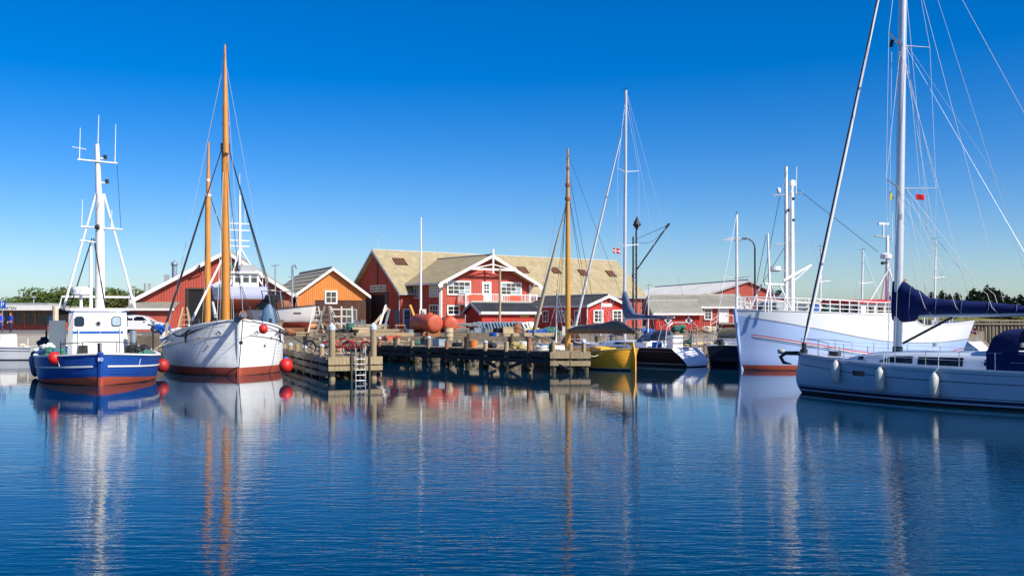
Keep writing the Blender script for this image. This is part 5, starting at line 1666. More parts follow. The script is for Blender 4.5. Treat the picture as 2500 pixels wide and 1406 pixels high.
for i, sg in enumerate((-1, 1)):
    ch = sh.pt((MX - .55) / L, sh.sheer(.6), sg) - Vector((0, sg * .08, 0))
    wirep('cap_shroud', ch, s1[i], ws_, .009); wirep('cap_shroud', s1[i], s2[i], ws_, .009); wirep('cap_shroud', s2[i], (MX - .25, sg * .06, MT - .5), ws_, .009)
    wirep('lower_shroud', ch + Vector((.1, 0, 0)), (MX - .08, sg * .1, 7.5), ws_, .009)
    wirep('diagonal_shroud', s1[i], (MX - .15, sg * .1, 12.7), ws_, .009)
    wirep('flag_halyard', (MX - .35 - .2, sg * .8, 7.75), ch + Vector((-.2, 0, .3)), ws_, .006, 'white_rope')
wirep('backstay', (MX - .3, 0, MT), (.1, 0, 1.3), ws_, .011)
wirep('topping_lift', (MX - .3, 0, MT - .1), (MX - 4.8, 0, bz + .15), ws_, .008)
wirep('running_backstay', (MX - .2, .1, 13), (1.6, 1.5, 1.3), ws_, .007)
wirep('running_backstay', (MX - .2, -.1, 13), (1.6, -1.5, 1.3), ws_, .007)
for k, (xa, ya, za, xb, yb_, zb) in enumerate(((-.15, -.15, 12.7, -1.6, -.3, 3.7), (-.15, .12, 12.7, -2.7, .3, 3.6), (-.2, -.1, 15.5, -.9, -1.5, 1.4), (-.2, -.3, 12.9, -.4, -.9, 7.8), (-.3, -.9, 7.75, -.5, -1.5, 1.4), (-.2, -.05, 17.2, -3.6, -.3, 3.5), (.1, .25, 12.6, .1, .5, 1.8))):
    wirep('halyard', (MX + xa, ya, za), (MX + xb, yb_, zb), ws_, .008, 'white_rope')
m_ = MB(); a, b_ = Vector((L - .12, 0, 1.95)), Vector((MX + .02, 0, MT - .4)); m_.path([a, a.lerp(b_, .05), a.lerp(b_, .5), a.lerp(b_, .97)], [.035, .085, .075, .045], 10); m_.build('furled_genoa', 'white_cloth', ws_)
m_ = MB(); a2 = a + Vector((0, .06, 0)); b2 = b_ + Vector((0, .035, 0)); m_.path([a2, a2.lerp(b2, .05), a2.lerp(b2, .5), a2.lerp(b2, .97)], [.02, .042, .038, .02], 8); m_.build('genoa_strip', 'navy_stripe', ws_)
m_ = MB(); m_.path([(L - .1, 0, 1.55), (L - .1, 0, 1.7), (L - .1, 0, 1.72), (L - .1, 0, 1.95)], [.14, .15, .09, .1], 12); m_.build('furler_drum', 'dark_iron', ws_)
for sg in (-1, 1):
    wirep('jib_sheet', (L - 1.5, sg * .3, 4.2), (MX - .6, sg * .7, 1.95), ws_, .008, 'white_rope') if sg < 0 else None
# bow roller with anchor
m_ = MB(); m_.box((L + .35, 0, 1.5), (.9, .2, .08)); m_.path([(L + .75, 0, 1.5), (L + .95, 0, 1.38), (L + .8, 0, 1.15), (L + .45, 0, 1.1)], [.06, .08, .07, .02], 7); m_.path([(L + .1, 0, 1.58), (L + .8, 0, 1.56)], .05, 7); m_.build('bow_anchor', 'dark_iron', ws_)
m_ = MB(); m_.ball((L + .92, 0, 1.6), .13, 9, 6, (1.4, 1, .9)); m_.build('anchor_pad', 'fender_white', ws_)
# pulpit, stanchions, lifelines
m_ = MB()
for sg in (-1, 1):
    a = sh.pt(.985, 1.5, sg); b_ = sh.pt(.905, 1.45, sg); c = sh.pt(.86, 1.42, sg)
    top = Vector((0, 0, .62))
    m_.path([a, a + top, b_ + top, c + top * .9, c], .016, 6)
    m_.path([b_, b_ + top], .016, 6)
    m_.path([a + top * .5, b_ + top * .5, c + top * .5], .012, 6)
m_.build('pulpit', 'steel', ws_)
sts = [.80, .71, .62, .53, .44, .35, .26]
for sg in (-1, 1):
    prev = sh.pt(.86, 1.42, sg) + Vector((0, 0, .56))
    for t in sts:
        p = sh.pt(t, sh.sheer(t), sg) - Vector((0, sg * .05, 0))
        m_ = MB(); m_.path([p, p + Vector((0, 0, .62))], .014, 6); m_.build('stanchion', 'steel', ws_)
        wirep('lifeline', prev, p + Vector((0, 0, .6)), ws_, .006)
        wirep('lifeline', prev - Vector((0, 0, .28)), p + Vector((0, 0, .32)), ws_, .006)
        prev = p + Vector((0, 0, .6))
m_ = MB(); m_.box((xd(1.3), -.25, 1.56), (.35, .3, .18)); m_.build('windlass', 'dark_iron', ws_)
m_ = MB(); m_.path([(xd(5.0), -.7, 1.9), (xd(5.0), -.7, 2.03)], .08, 10); m_.path([(xd(7.9), -.95, 1.95), (xd(7.9), -.95, 2.1)], .09, 10); m_.build('winch', 'steel', ws_)
# fenders on the side facing the camera are things of their own
def fender(d, z, label, rr=.155, ln=.74):
    p = ws_.matrix_basis
    import mathutils
    mw = Matrix.Translation(ws_.location) @ Matrix.Rotation(ws_.rotation_euler.z, 4, 'Z')
    q = mw @ sh.pt((L - d) / L, z, 1, rr + .015)
    top = mw @ (sh.pt((L - d) / L, sh.sheer((L - d) / L), 1, .03) + Vector((0, 0, .05)))
    f = thing('boat_fender', label, 'fender', q, 0, 'fenders along the white sloop')
    MB().path([(0, 0, -ln / 2 - .06), (0, 0, -ln / 2 - .02), (0, 0, -ln / 2 + .1), (0, 0, 0), (0, 0, ln / 2 - .1), (0, 0, ln / 2 + .02), (0, 0, ln / 2 + .08)], [.03, rr * .6, rr, rr * 1.03, rr, rr * .5, .03], 12).build('body', 'fender_white', f)
    MB().path([(0, 0, ln / 2 + .05), top - q, top - q + Vector((.02, 0, .5))], .014, 5).build('lanyard', 'white_rope', f)
fender(2.35, .95, 'white fender hanging nearest the bow of the white sloop')
fender(4.35, .82, 'white fender hanging amidships on the white sloop')
fender(6.35, .72, 'white fender hanging furthest aft on the white sloop, stained green')
# ------------------------------------------------------------------ pale blue trawler
bow = Vector((at(1812, 903, 55.6).x, 55.6))
fw = Vector((-.927, -.375))
L = 15.2
tw = boat('pale_blue_trawler', 'pale blue trawler with white shelter deck, red boot-top and rails', 'fishing boat', from_bow(bow, fw, L), fw)
th = Hull(L, 5.0, [(0, 2.68), (.2, 2.5), (.31, 2.47), (.37, 3.0), (.5, 3.06), (.76, 3.22), (1, 3.36)],
          [(0, .62), (.08, .78), (.25, .98), (.5, 1.0), (.72, .93), (.86, .68), (.94, .37), (1, .03)],
          [(0, .3), (.08, .52), (.25, .9), (.5, .96), (.72, .86), (.86, .6), (.94, .33), (1, .02)],
          [(-1.4, L - 1.5), (0, L), (1.5, L + .22), (3.4, L + .46)], [(-1.4, 1.3), (0, .4), (2.6, -.35)], 1.4, .7)
kn = lambda t: smooth_interp([(0, 1.66), (.2, 1.5), (.35, 1.5), (.51, 1.66), (.76, 2.3), (.92, 2.8), (1, 3.05)], t)
th.build(tw, ['pale_blue', 'red_boot', 'white_gel'], lambda t: .30, rows=7, upper=kn)
th.strip('knuckle_rail', 'trim_grey', tw, lambda t: kn(t) - .02, lambda t: kn(t) + .025, .0, .97, .02)
sp_ = lambda t: smooth_interp([(0, 1.05), (.2, .8), (.4, .8), (.59, 1.0), (.78, 1.45), (.92, 1.82), (1, 2.05)], t)
th.strip('stripe', 'stripe_magenta', tw, lambda t: sp_(t), lambda t: sp_(t) + .055, .01, .965, .012)
th.strip('stripe', 'white_paint', tw, lambda t: sp_(t) - .065, lambda t: sp_(t) - .005, .01, .965, .012)
th.strip('stripe', 'navy_stripe', tw, lambda t: sp_(t) - .1, lambda t: sp_(t) - .07, .01, .965, .012)
th.strip('stripe', 'navy_stripe', tw, lambda t: sp_(t) - .19, lambda t: sp_(t) - .17, .01, .965, .012)
th.rail('gunwale', 'white_paint', tw, 0, .03, .1, .05)
th.plating('deck', 'trim_grey', tw, lambda t: th.sheer(t) - .12, .0, .985, .05)
m_ = MB(); m_.path([(L - .03, 0, -.6), (L + .03, 0, .2), (L + .22, 0, 1.5), (L + .47, 0, 3.45)], [.1, .1, .1, .12], 8); m_.build('stem_post', 'pale_blue', tw)
TY = [56.0]
def tx(px):                       # local x on the centreline of a picture column
    r_ = (px - 1250) / F
    d = (r_ * bow.y - bow.x) / (.927 - .375 * r_)
    TY[0] = bow.y + .375 * d
    return 15.2 - d
def tz(py): return CAM_H + (HOR - py) * TY[0] / F
# rails
for sg in (-1, 1):
    ts_ = [lerp(.985, .40, i / 15) for i in range(16)]
    tops = []
    for t in ts_:
        p = th.pt(t, th.sheer(t), sg) - Vector((0, sg * .06, 0))
        tops.append(p)
        m_ = MB(); m_.path([p, p + Vector((0, 0, .72))], .04, 6); m_.build('rail_post', 'white_paint', tw)
    for h in (.24, .48, .72):
        m_ = MB(); m_.path([p + Vector((0, 0, h)) for p in tops], .026 if h < .7 else .035, 6); m_.build('guard_rail', 'white_paint', tw)
# ladder-like gate
for x in (tx(1828), tx(1836), tx(1842)):
    m_ = MB(); m_.path([(x, 1.5, 3.2), (x, 1.5, 3.95)], .035, 6); m_.build('rail_post', 'white_paint', tw)
# deck gear behind the rail
m_ = MB()
m_.path([(tx(1880), -.6, 3.55), (tx(1880), .9, 3.55)], .3, 14); m_.box((tx(1880), -.7, 3.45), (.7, .1, .7)); m_.box((tx(1880), 1.0, 3.45), (.7, .1, .7)); m_.build('net_winch', 'trim_grey', tw)
net_heap(tw, (tx(1850), .4, 3.35), .35, 'dark_iron', 21)
net_heap(tw, (tx(2010), .5, 3.3), .4, 'green_net', 22)
net_heap(tw, (tx(2040), -.3, 3.35), .4, 'rust', 23)
m_ = MB(); m_.box((tx(1972), .6, 3.4), (.42, .42, .5)); m_.build('fish_crate', 'blue_trim', tw)
m_ = MB(); m_.box((tx(1950), -.4, 3.45), (.9, 1.0, .55)); m_.build('hatch', 'container_grey', tw)
# wheelhouse aft of midships, red roof
wa, wb = tx(2190), tx(2058)
m_ = MB(); m_.box(((wa + wb) / 2, 0, 2.9), (abs(wb - wa), 3.0, 1.75)); wh2 = m_.build('wheelhouse', 'white_paint', tw, 0)
sec = []
for x, o_, z_ in ((wa - .2, 0, 3.78), (wb + .35, 0, 3.74)):
    sec.append([Vector((x, y, z_ + .22 - .05 * (y / 1.6) ** 2 * 2)) for y in (-1.7, -.9, 0, .9, 1.7)] + [Vector((x, y, z_)) for y in (1.7, 0, -1.7)])
loft(sec).build('roof', 'red_cloth', wh2, 30)
m_ = MB()
for k in range(4):
    a = lerp(wa + 1.0, wb - .25, k / 4)
    b_ = lerp(wa + 1.0, wb - .25, (k + .8) / 4)
    q = MB(); q.box(((a + b_) / 2, 1.51, 3.42), (b_ - a, .02, .42)); q.build('window', 'dark_glass', wh2, 0)
    q = MB(); q.box(((a + b_) / 2, -1.51, 3.42), (b_ - a, .02, .42)); q.build('window', 'dark_glass', wh2, 0)
for k in range(4):
    y = -1.1 + k * .74
    q = MB(); q.box((wb + .012, y, 3.42), (.02, .56, .42)); q.build('window', 'dark_glass', wh2, 0)
q = MB(); q.box((wa + .45, 1.512, 2.75), (.62, .03, 1.4)); q.build('door', 'white_gel', wh2, 0)
# aft mast with radars
rx = tx(2166)
spar('radar_mast', 'white_mast', tw, (rx, 0, 3.9), (rx, 0, tz(575)), .13, .08, 10)
for y0 in (-.7, .7):
    spar('mast_leg', 'white_mast', tw, (rx - .2, y0, 3.9), (rx, 0, tz(640)), .05, .04, 7)
m_ = MB(); m_.path([(rx + .1, 0, tz(632)), (rx + .1, 0, tz(631)), (rx + .1, 0, tz(622)), (rx + .1, 0, tz(618))], [.2, .33, .33, .2], 14); m_.build('radar_dome', 'white_gel', tw)
m_ = MB(); m_.box((rx + .3, 0, tz(547)), (.75, .14, .12)); m_.path([(rx + .3, 0, tz(580)), (rx + .3, 0, tz(549))], .06, 7); m_.build('radar_scanner', 'white_gel', tw)
m_ = MB(); m_.path([(rx + .95, 0, tz(577)), (rx - .4, 0, tz(582))], .045, 6); m_.build('yard', 'trim_grey', tw)
m_ = MB(); m_.path([(rx + .5, .1, tz(643)), (rx, .1, tz(641))], [.1, .04], 8); m_.build('search_light', 'dark_iron', tw)
for k, (dx, a, b_) in enumerate(((-.3, 590, 520), (.12, 575, 530))):
    m_ = MB(); m_.path([(rx + dx, .1, tz(a)), (rx + dx, .1, tz(b_))], .014, 5); m_.build('aerial', 'white_mast', tw)
spar('boom', 'white_mast', tw, (tx(2112), .4, tz(735)), (tx(2160), .4, tz(655)), .045, .04, 7)
m_ = MB(); m_.path([(tx(2178), .8, 3.9), (tx(2178), .8, tz(690))], .12, 9); m_.build('exhaust_stack', 'tank_red', tw)
m_ = MB(); m_.path([(tx(2164), .9, 3.9), (tx(2164), .9, tz(695)), (tx(2184), .9, tz(684))], .06, 7); m_.build('exhaust_pipe', 'rust', tw)
# foremast pair, derrick, A-frame
f1, f2 = tx(1919), tx(1930)
spar('foremast', 'white_mast', tw, (f1, 0, 3.1), (f1, 0, tz(408)), .12, .09, 10)
spar('derrick_post', 'white_mast', tw, (f2, .1, 3.1), (f2, .1, tz(470)), .17, .13, 10)
m_ = MB(); m_.path([(f2, .1, tz(470)), (f2 - .05, .1, tz(440))], [.1, .08], 8); m_.box((f2 - .05, .1, tz(448)), (.28, .2, .32)); m_.build('masthead_box', 'white_gel', tw)
for (a, b_, py, py2) in ((1886, 1962, 478, 470), (1892, 1950, 598, 590)):
    m_ = MB(); m_.path([(tx(a), 0, tz(py)), (tx(b_), 0, tz(py2))], .03, 6); m_.build('yard', 'trim_grey', tw)
m_ = MB(); m_.ball((tx(1901), 0, tz(466)), .13, 8, 6, (1, 1, 1.5)); m_.build('horn', 'white_gel', tw)
m_ = MB(); m_.path([(tx(1941), .1, tz(470)), (tx(1942), .1, tz(408))], .022, 5); m_.build('aerial', 'white_mast', tw)
for px, py in ((1919, 514), (1931, 538), (1931, 486)):
    m_ = MB(); m_.ball((tx(px), .22, tz(py)), .09, 7, 5); m_.build('lamp', 'dark_iron', tw)
spar('derrick', 'white_mast', tw, (tx(1905), .3, tz(686)), (tx(1972), .3, tz(648)), .075, .065, 8)
wirep('derrick_guy', (tx(1972), .3, tz(650)), (tx(1924), .3, tz(692)), tw, .03, 'white_paint')
a1 = tx(1870)
for y0 in (-.5, .9):
    spar('gantry_leg', 'white_mast', tw, (tx(1838), y0, 3.15), (tx(1866), y0 * .5, tz(694)), .06, .05, 7)
    spar('gantry_leg', 'white_mast', tw, (tx(1912), y0, 3.15), (tx(1890), y0 * .5, tz(694)), .05, .05, 7)
m_ = MB(); m_.path([(tx(1862), .2, tz(694)), (tx(1908), .2, tz(696))], .07, 7); m_.build('gantry_head', 'white_mast', tw)
spar('gantry_post', 'white_mast', tw, (tx(1876), .2, 3.15), (tx(1869), .2, tz(570)), .07, .05, 8)
m_ = MB(); m_.path([(tx(1890), .1, tz(661)), (tx(1890), .1, tz(660)), (tx(1890), .1, tz(651))], [.3, .33, .3], 12); m_.build('radar_drum', 'white_gel', tw)
m_ = MB(); m_.path([(tx(1874), .1, tz(663)), (tx(1914), .1, tz(661))], .035, 6); m_.build('radar_bracket', 'trim_grey', tw)
net_heap(tw, (tx(1893), .3, tz(714)), .22, 'green_net', 25)
m_ = MB(); m_.path([(tx(1893), .3, tz(722)), (tx(1893), .3, tz(730))], .2, 8); m_.build('hauler', 'galv', tw)
for (pa, qa, pb, qb, m0) in ((1901, 480, 1860, 690, 'dark_rope'), (1915, 600, 1860, 690, 'dark_rope'), (1942, 474, 2010, 690, 'wire'), (1868, 575, 1845, 690, 'dark_rope'), (1944, 462, 2140, 615, 'dark_rope'), (1919, 420, 1905, 470, 'wire')):
    wirep('stay', (tx(pa), .1, tz(qa)), (tx(pb), .1, tz(qb)), tw, .016 if m0 == 'dark_rope' else .009, m0)
# stern: flag staff and stern rail
m_ = MB(); m_.path([(-.1, 0, 2.4), (-.35, 0, 3.2)], .02, 5); m_.build('flag_staff', 'white_mast', tw)
m_ = MB(); m_.box((tx(2245), 0, 2.62), (.7, 1.2, .35)); m_.build('stern_hatch', 'dark_iron', tw)
for k in range(3):
    m_ = MB(); m_.path([(tx(2220 + k * 30), 1.2, 2.35), (tx(2220 + k * 30), 1.2, 2.95)], .03, 6); m_.build('rail_post', 'white_paint', tw)

# ------------------------------------------------------------------ varnished double-ender
stern = at(1541, 905, 54.8)
fw = Vector((-.5, .866))
L = 9.4
yb = boat('varnished_boat', 'honey-varnished double-ended sailing boat with grey sail cover', 'sailing boat', (stern.x, stern.y), fw)
yh = Hull(L, 3.1, [(0, 1.25), (.25, .98), (.55, .92), (.8, 1.1), (1, 1.5)],
          [(0, .03), (.04, .42), (.12, .74), (.27, .95), (.55, 1.0), (.78, .8), (.93, .35), (1, .02)],
          [(0, .02), (.04, .2), (.12, .46), (.27, .76), (.55, .9), (.78, .55), (.93, .16), (1, .01)],
          [(-.9, L - 1.8), (0, L - .5), (1.5, L + .1)], [(-.9, .6), (0, .05), (1.3, -.14)], .9, .62)
yh.build(yb, ['teak_varnish', 'navy_stripe'], .10, rows=9)
for k in range(7):
    f_ = .2 + k * .11
    yh.strip('plank_seam', 'brown_wood', yb, lambda t, f_=f_: .1 + (yh.sheer(t) - .1) * f_, lambda t, f_=f_: .1 + (yh.sheer(t) - .1) * f_ + .009, .01, .99, .006)
yh.strip('boot_line', 'white_paint', yb, .11, .135, .0, .99, .008)
yh.rail('gunwale', 'pale_wood', yb, -.03, .035, .07, .06)
yh.plating('deck', 'pale_wood', yb, lambda t: yh.sheer(t) - .1, .01, .985, .05)
# rudder
m_ = MB(); m_.prism([(-.2, -.035, 1.62), (-.06, -.035, 1.62), (-.05, -.035, 1.2), (.05, -.035, 0), (.1, -.035, -.7), (-.45, -.035, -.7), (-.42, -.035, .1), (-.42, -.035, .7), (-.3, -.035, 1.2)], (0, .07, 0)); m_.build('rudder', 'teak_varnish', yb, 0)
m_ = MB(); m_.path([(-.12, 0, 1.5), (.9, .1, 1.45)], [.035, .025], 7); m_.build('tiller', 'pale_wood', yb)
# cabin
sec = []
for x, w_, hh in ((2.9, .85, .38), (3.4, .9, .42), (5.2, .82, .42), (6.3, .55, .3)):
    z = yh.sheer(x / L) - .1
    sec.append([Vector((x, -w_, z)), Vector((x, -w_ * .96, z + hh * .85)), Vector((x, -w_ * .5, z + hh * 1.05)), Vector((x, w_ * .5, z + hh * 1.05)), Vector((x, w_ * .96, z + hh * .85)), Vector((x, w_, z))])
loft(sec).build('cabin', 'teak_varnish', yb, 30)
m_ = MB(); m_.box((2.6, 0, 1.02), (.5, 1.4, .35)); m_.build('companion_hatch', 'yellow_paint', yb, 0)
m_ = MB(); m_.box((1.9, .55, 1.0), (1.1, .35, .1)); m_.box((1.9, -.55, 1.0), (1.1, .35, .1)); m_.build('cockpit_seat', 'pale_wood', yb, 0)
def zy(py, Y): return CAM_H + (HOR - py) * Y / F
ymx = 6.35
spar('mast', 'yellow_spar', yb, (ymx, 0, .9), (ymx, 0, zy(362, 60.3)), .165, .06, 12, mid=.15)
for py, r_ in ((485, .19), (452, .16), (412, .1)):
    m_ = MB(); m_.path([(ymx, 0, zy(py, 60.3) - .09), (ymx, 0, zy(py, 60.3) + .09)], r_, 10); m_.build('mast_band', 'rust', yb)
spar('boom', 'brown_wood', yb, (ymx - .2, 0, 2.02), (-.35, 0, 2.1), .07, .06, 9)
secs = []
for i in range(13):
    t = i / 12
    x = lerp(ymx - .25, -.45, t)
    hh = interp([(0, .2), (.12, .42), (.5, .52), (.72, .72), (.85, .5), (1, .06)], t)
    z0 = 2.02 + .08 * t + .02
    w_ = .17 * (1 - t) + .06
    secs.append([Vector((x, math.sin(a) * w_ * (1 + .1 * math.sin(i * 3 + a)), z0 + hh / 2 + math.cos(a) * hh / 2)) for a in [2 * math.pi * k / 10 for k in range(10)]])
loft(secs).build('sail_cover', 'grey_cloth', yb, 60)
for x in (.3, .9, 1.5):
    wirep('mainsheet', (x * .6 - .1, .0, 2.1), (.3, (x - .9) * .2, 1.3), yb, .016, 'tan_rope')
spar('bowsprit', 'pale_wood', yb, (L - 1.2, 0, 1.5), (L + 1.1, 0, 1.8), .07, .05, 8)
m_ = MB(); a, b_ = Vector((L + 1.0, 0, 1.85)), Vector((ymx + .1, 0, zy(492, 60.3))); m_.path([a, a.lerp(b_, .04), a.lerp(b_, .5), a.lerp(b_, .96)], [.06, .14, .10, .03], 9); m_.build('furled_jib', 'cream_cloth', yb)
for sg in (-1, 1):
    for dx in (0, -.5, -1.0):
        wirep('shroud', (ymx, sg * .08, zy(480 if dx > -.9 else 425, 60.3)), yh.pt((ymx + dx - .3) / L, .95, sg), yb, .013, 'dark_rope')
wirep('topping_lift', (ymx, 0, zy(375, 60.3)), (-.3, 0, 2.2), yb, .010, 'dark_rope')
wirep('forestay', (ymx, 0, zy(372, 60.3)), (L + .9, 0, 1.8), yb, .012, 'wire')
m_ = MB(); m_.box((1.1, -.9, 1.12), (.7, .1, .16)); m_.build('sail_bag', 'blue_cloth', yb)

# ------------------------------------------------------------------ modern yachts
def yacht(name, label, stern, fwd, L, B, mats, sheer, mast_px, top_py, mastY, beam_mat='alu', scoop=True, boom=True, group=None, mast_d=None, mast_r=.1, genoa='white_cloth', spr_py=(), bag='slate_cloth', boot='trim_grey'):
    b = boat(name, label, 'sailing boat', stern, fwd, group)
    h = Hull(L, B, [(0, sheer), (.4, sheer), (.75, sheer * 1.08), (1, sheer * 1.22)],
             [(0, .74), (.2, .94), (.45, 1.0), (.65, .86), (.83, .5), (.94, .2), (1, .012)],
             [(0, .50), (.2, .82), (.45, .92), (.65, .72), (.83, .36), (.94, .12), (1, .01)],
             [(-.7, L - 1.9), (0, L - .35), (1.6, L + .1)], [(-.7, 1.7), (0, .0), (sheer, .85 if scoop else .1), (sheer + .3, .95 if scoop else .1)], .7, .75)
    h.build(b, mats, .08, rows=7)
    h.strip('boot_stripe', boot, b, .13, .19, .01, .99, .008)
    h.strip('cove_stripe', boot, b, lambda t: h.sheer(t) - .2, lambda t: h.sheer(t) - .185, .01, .99, .008)
    h.rail('toe_rail', 'alu', b, 0, .01, .04, .04, .02)
    h.plating('deck', 'white_gel', b, lambda t: h.sheer(t) - .03, .03, .99, .06)
    if scoop:
        lv = [.06 + (sheer - .06) * k / 6 for k in range(7)]
        rows = []
        for z in lv:
            a, c = h.pt(0, z, 1), h.pt(0, z, -1)
            rows.append([a + Vector((-.015, 0, 0)), a.lerp(c, .3) + Vector((-.06, 0, 0)), a.lerp(c, .7) + Vector((-.06, 0, 0)), c + Vector((-.015, 0, 0))])
        MB().grid(rows).build('transom', 'white_gel', b)
    sec = []
    for x, w_, hh in ((.28 * L, .3, .42), (.36 * L, .32, .46), (.55 * L, .27, .4), (.68 * L, .18, .22), (.73 * L, .1, .03)):
        z = h.sheer(x / L) - .02
        w_ *= B
        sec.append([Vector((x, s_ * w_ * a, z + hh * b_)) for s_, a, b_ in ((-1, 1.0, 0), (-1, .95, .75), (-1, .7, 1), (1, .7, 1), (1, .95, .75), (1, 1.0, 0))])
    loft(sec, close=False).build('coachroof', 'white_gel', b, 50)
    for sg in (-1, 1):
        q = [Vector((x, sg * (w_ * B * .985 + .012), h.sheer(x / L) + z)) for x, w_, z in ((.38 * L, .315, .12), (.55 * L, .27, .12), (.52 * L, .268, .28), (.38 * L, .305, .3))]
        MB().add(q, [(0, 1, 2, 3)]).build('cabin_window', 'dark_glass', b)
    sec = []
    for x, hh in ((.36 * L, .05), (.33 * L, .5), (.29 * L, .68), (.25 * L, .72)):
        z = sheer + .38
        sec.append([Vector((x, -.3 * B * math.cos(math.pi * k / 8), z + hh * (max(0, math.sin(math.pi * k / 8)) ** .6))) for k in range(9)])
    loft(sec, close=False, caps=False).build('sprayhood', bag, b, 60)
    md = mast_d if mast_d else .56 * L
    zt = CAM_H + (HOR - top_py) * mastY / F
    spar('mast', beam_mat, b, (md, 0, sheer + .3), (md - .12, 0, zt), mast_r, mast_r * .85, 12)
    m_ = MB(); m_.path([(md - .12, 0, zt), (md - .12, 0, zt + .25)], .012, 5); m_.path([(md + .3, 0, zt + .1), (md - .4, 0, zt + .12)], .012, 5); m_.build('wind_vane', 'dark_iron', b)
    for py in spr_py:
        z = CAM_H + (HOR - py) * mastY / F
        for sg in (-1, 1):
            MB().path([(md - .06, sg * .06, z), (md - .35, sg * .95, z + .1)], [.035, .022], 6).build('spreader', beam_mat, b)
    for sg in (-1, 1):
        pts = [h.pt((md - .4) / L, sheer, sg)] + [Vector((md - .35, sg * .95, CAM_H + (HOR - py) * mastY / F + .1)) for py in sorted(spr_py, reverse=True)] + [Vector((md - .1, 0, zt - .5))]
        for a, c in zip(pts, pts[1:]):
            wirep('shroud', a, c, b, .009)
        wirep('lower_shroud', pts[0], (md - .06, 0, lerp(sheer, zt, .42)), b, .009)
        wirep('split_backstay', (md - .15, 0, zt), (.9, sg * B * .3, sheer), b, .009)
    if genoa:
        m_ = MB(); a, c = Vector((L - .25, 0, sheer * 1.2 + .35)), Vector((md, 0, lerp(sheer, zt, .88))); m_.path([a, a.lerp(c, .05), a.lerp(c, .5), a.lerp(c, .98)], [.04, .10, .075, .035], 9); m_.build('furled_genoa', genoa, b)
    if boom:
        bz = sheer + 1.75
        spar('boom', beam_mat, b, (md - .1, 0, bz), (md - .38 * L, 0, bz + .1), .06, .055, 8)
        sec = []
        for x, w_, hh in ((.1, .12, 1.95), (-.1, .2, 1.85), (-.5, .2, .95), (-.9, .16, .36), (-.2 * L, .14, .2), (-.36 * L, .08, .12)):
            sec.append([Vector((md + x, math.sin(a) * w_, bz + .02 + hh / 2 + math.cos(a) * hh / 2)) for a in [2 * math.pi * k / 10 for k in range(10)]])
        loft(sec).build('sail_bag', bag, b, 60)
    for sg in (-1, 1):
        prev = None
        for t in (.06, .2, .34, .48, .62, .76, .9):
            p = h.pt(t, h.sheer(t), sg) - Vector((0, sg * .05, 0))
            m_ = MB(); m_.path([p, p + Vector((0, 0, .6))], .016, 5); m_.build('stanchion', 'steel', b)
            if prev is not None:
                wirep('lifeline', prev + Vector((0, 0, .58)), p + Vector((0, 0, .58)), b, .008)
            prev = p
    m_ = MB()
    a, c = h.pt(.03, sheer, 1), h.pt(.03, sheer, -1)
    for hh in (.35, .68):
        m_.path([h.pt(.1, sheer, 1) + Vector((0, 0, hh)), a + Vector((.05, 0, hh)), a.lerp(c, .3) + Vector((0, 0, hh)), a.lerp(c, .7) + Vector((0, 0, hh)), c + Vector((.05, 0, hh)), h.pt(.1, sheer, -1) + Vector((0, 0, hh))], .02, 6)
    for p in (a, c):
        m_.path([p, p + Vector((.05, 0, .68))], .02, 6)
    m_.build('pushpit', 'steel', b)
    return b, h, md
st_ = at(1702, 896, 59.2)
by, byh, bmd = yacht('black_yacht', 'black-hulled yacht with white sloping transom behind the varnished boat', (st_.x, st_.y), (-.62, .785), 11.3, 3.5, ['black_hull', 'dark_bottom'], 1.08, 1522, 222, 64.0, spr_py=(420, 600), mast_d=6.1, mast_r=.115, bag='slate_cloth')
# stern arch, blue dinghy chocks, wheel
m_ = MB(); m_.path([(1.3, 1.45, 1.1), (1.15, 1.35, 2.35), (1.1, .9, 2.62), (1.1, -.9, 2.62), (1.15, -1.35, 2.35), (1.3, -1.45, 1.1)], .03, 7); m_.path([(2.0, 1.4, 1.1), (1.6, 1.3, 2.4), (1.1, .9, 2.62)], .025, 6); m_.path([(2.0, -1.4, 1.1), (1.6, -1.3, 2.4), (1.1, -.9, 2.62)], .025, 6); m_.build('stern_arch', 'alu', by)
m_ = MB(); m_.ring((2.2, 0, 1.6), (1, 0, .2), .5, .03, 20, 6); m_.path([(2.3, 0, 1.0), (2.25, 0, 1.6)], .1, 8); m_.build('steering_wheel', 'dark_iron', by)
m_ = MB(); m_.box((2.6, .7, 1.25), (.5, .35, .35)); m_.build('cockpit_cushion', 'blue_cloth', by)
m_ = MB(); m_.box((1.5, .3, 1.45), (.5, .9, .8)); m_.build('cockpit_cover', 'white_cloth', by)
m_ = MB(); m_.path([(.55, -1.2, .8), (.5, -1.2, 1.75), (.2, -1.2, 1.8)], .03, 6); m_.build('swim_ladder', 'steel', by)
net_heap(by, (1.6, -.8, 1.4), .28, 'green_net', 31)
m_ = MB()
for k in range(5):
    m_.box((.07 + .30 * .72 * .5 - .12, -.35 + k * .13, .3), (.012, .08, .06))
m_.build('name_lettering', 'letter_dark', by, 0)
st_ = Vector((at(1768, 897, 60.5).x, 60.5))
dy, dyh, dmd = yacht('dark_yacht', 'dark blue-black yacht squeezed between black yacht and trawler bow', (st_.x, st_.y), (.36, .933), 9.0, 2.9, ['black_hull', 'dark_bottom'], 1.2, 1812, 527, 66, scoop=False, boom=False, spr_py=(590, 680), mast_d=5.2, genoa=None, beam_mat='white_mast', mast_r=.1, bag='cream_cloth')
net_heap(dy, (1.2, .4, 1.35), .4, 'dark_iron', 33)
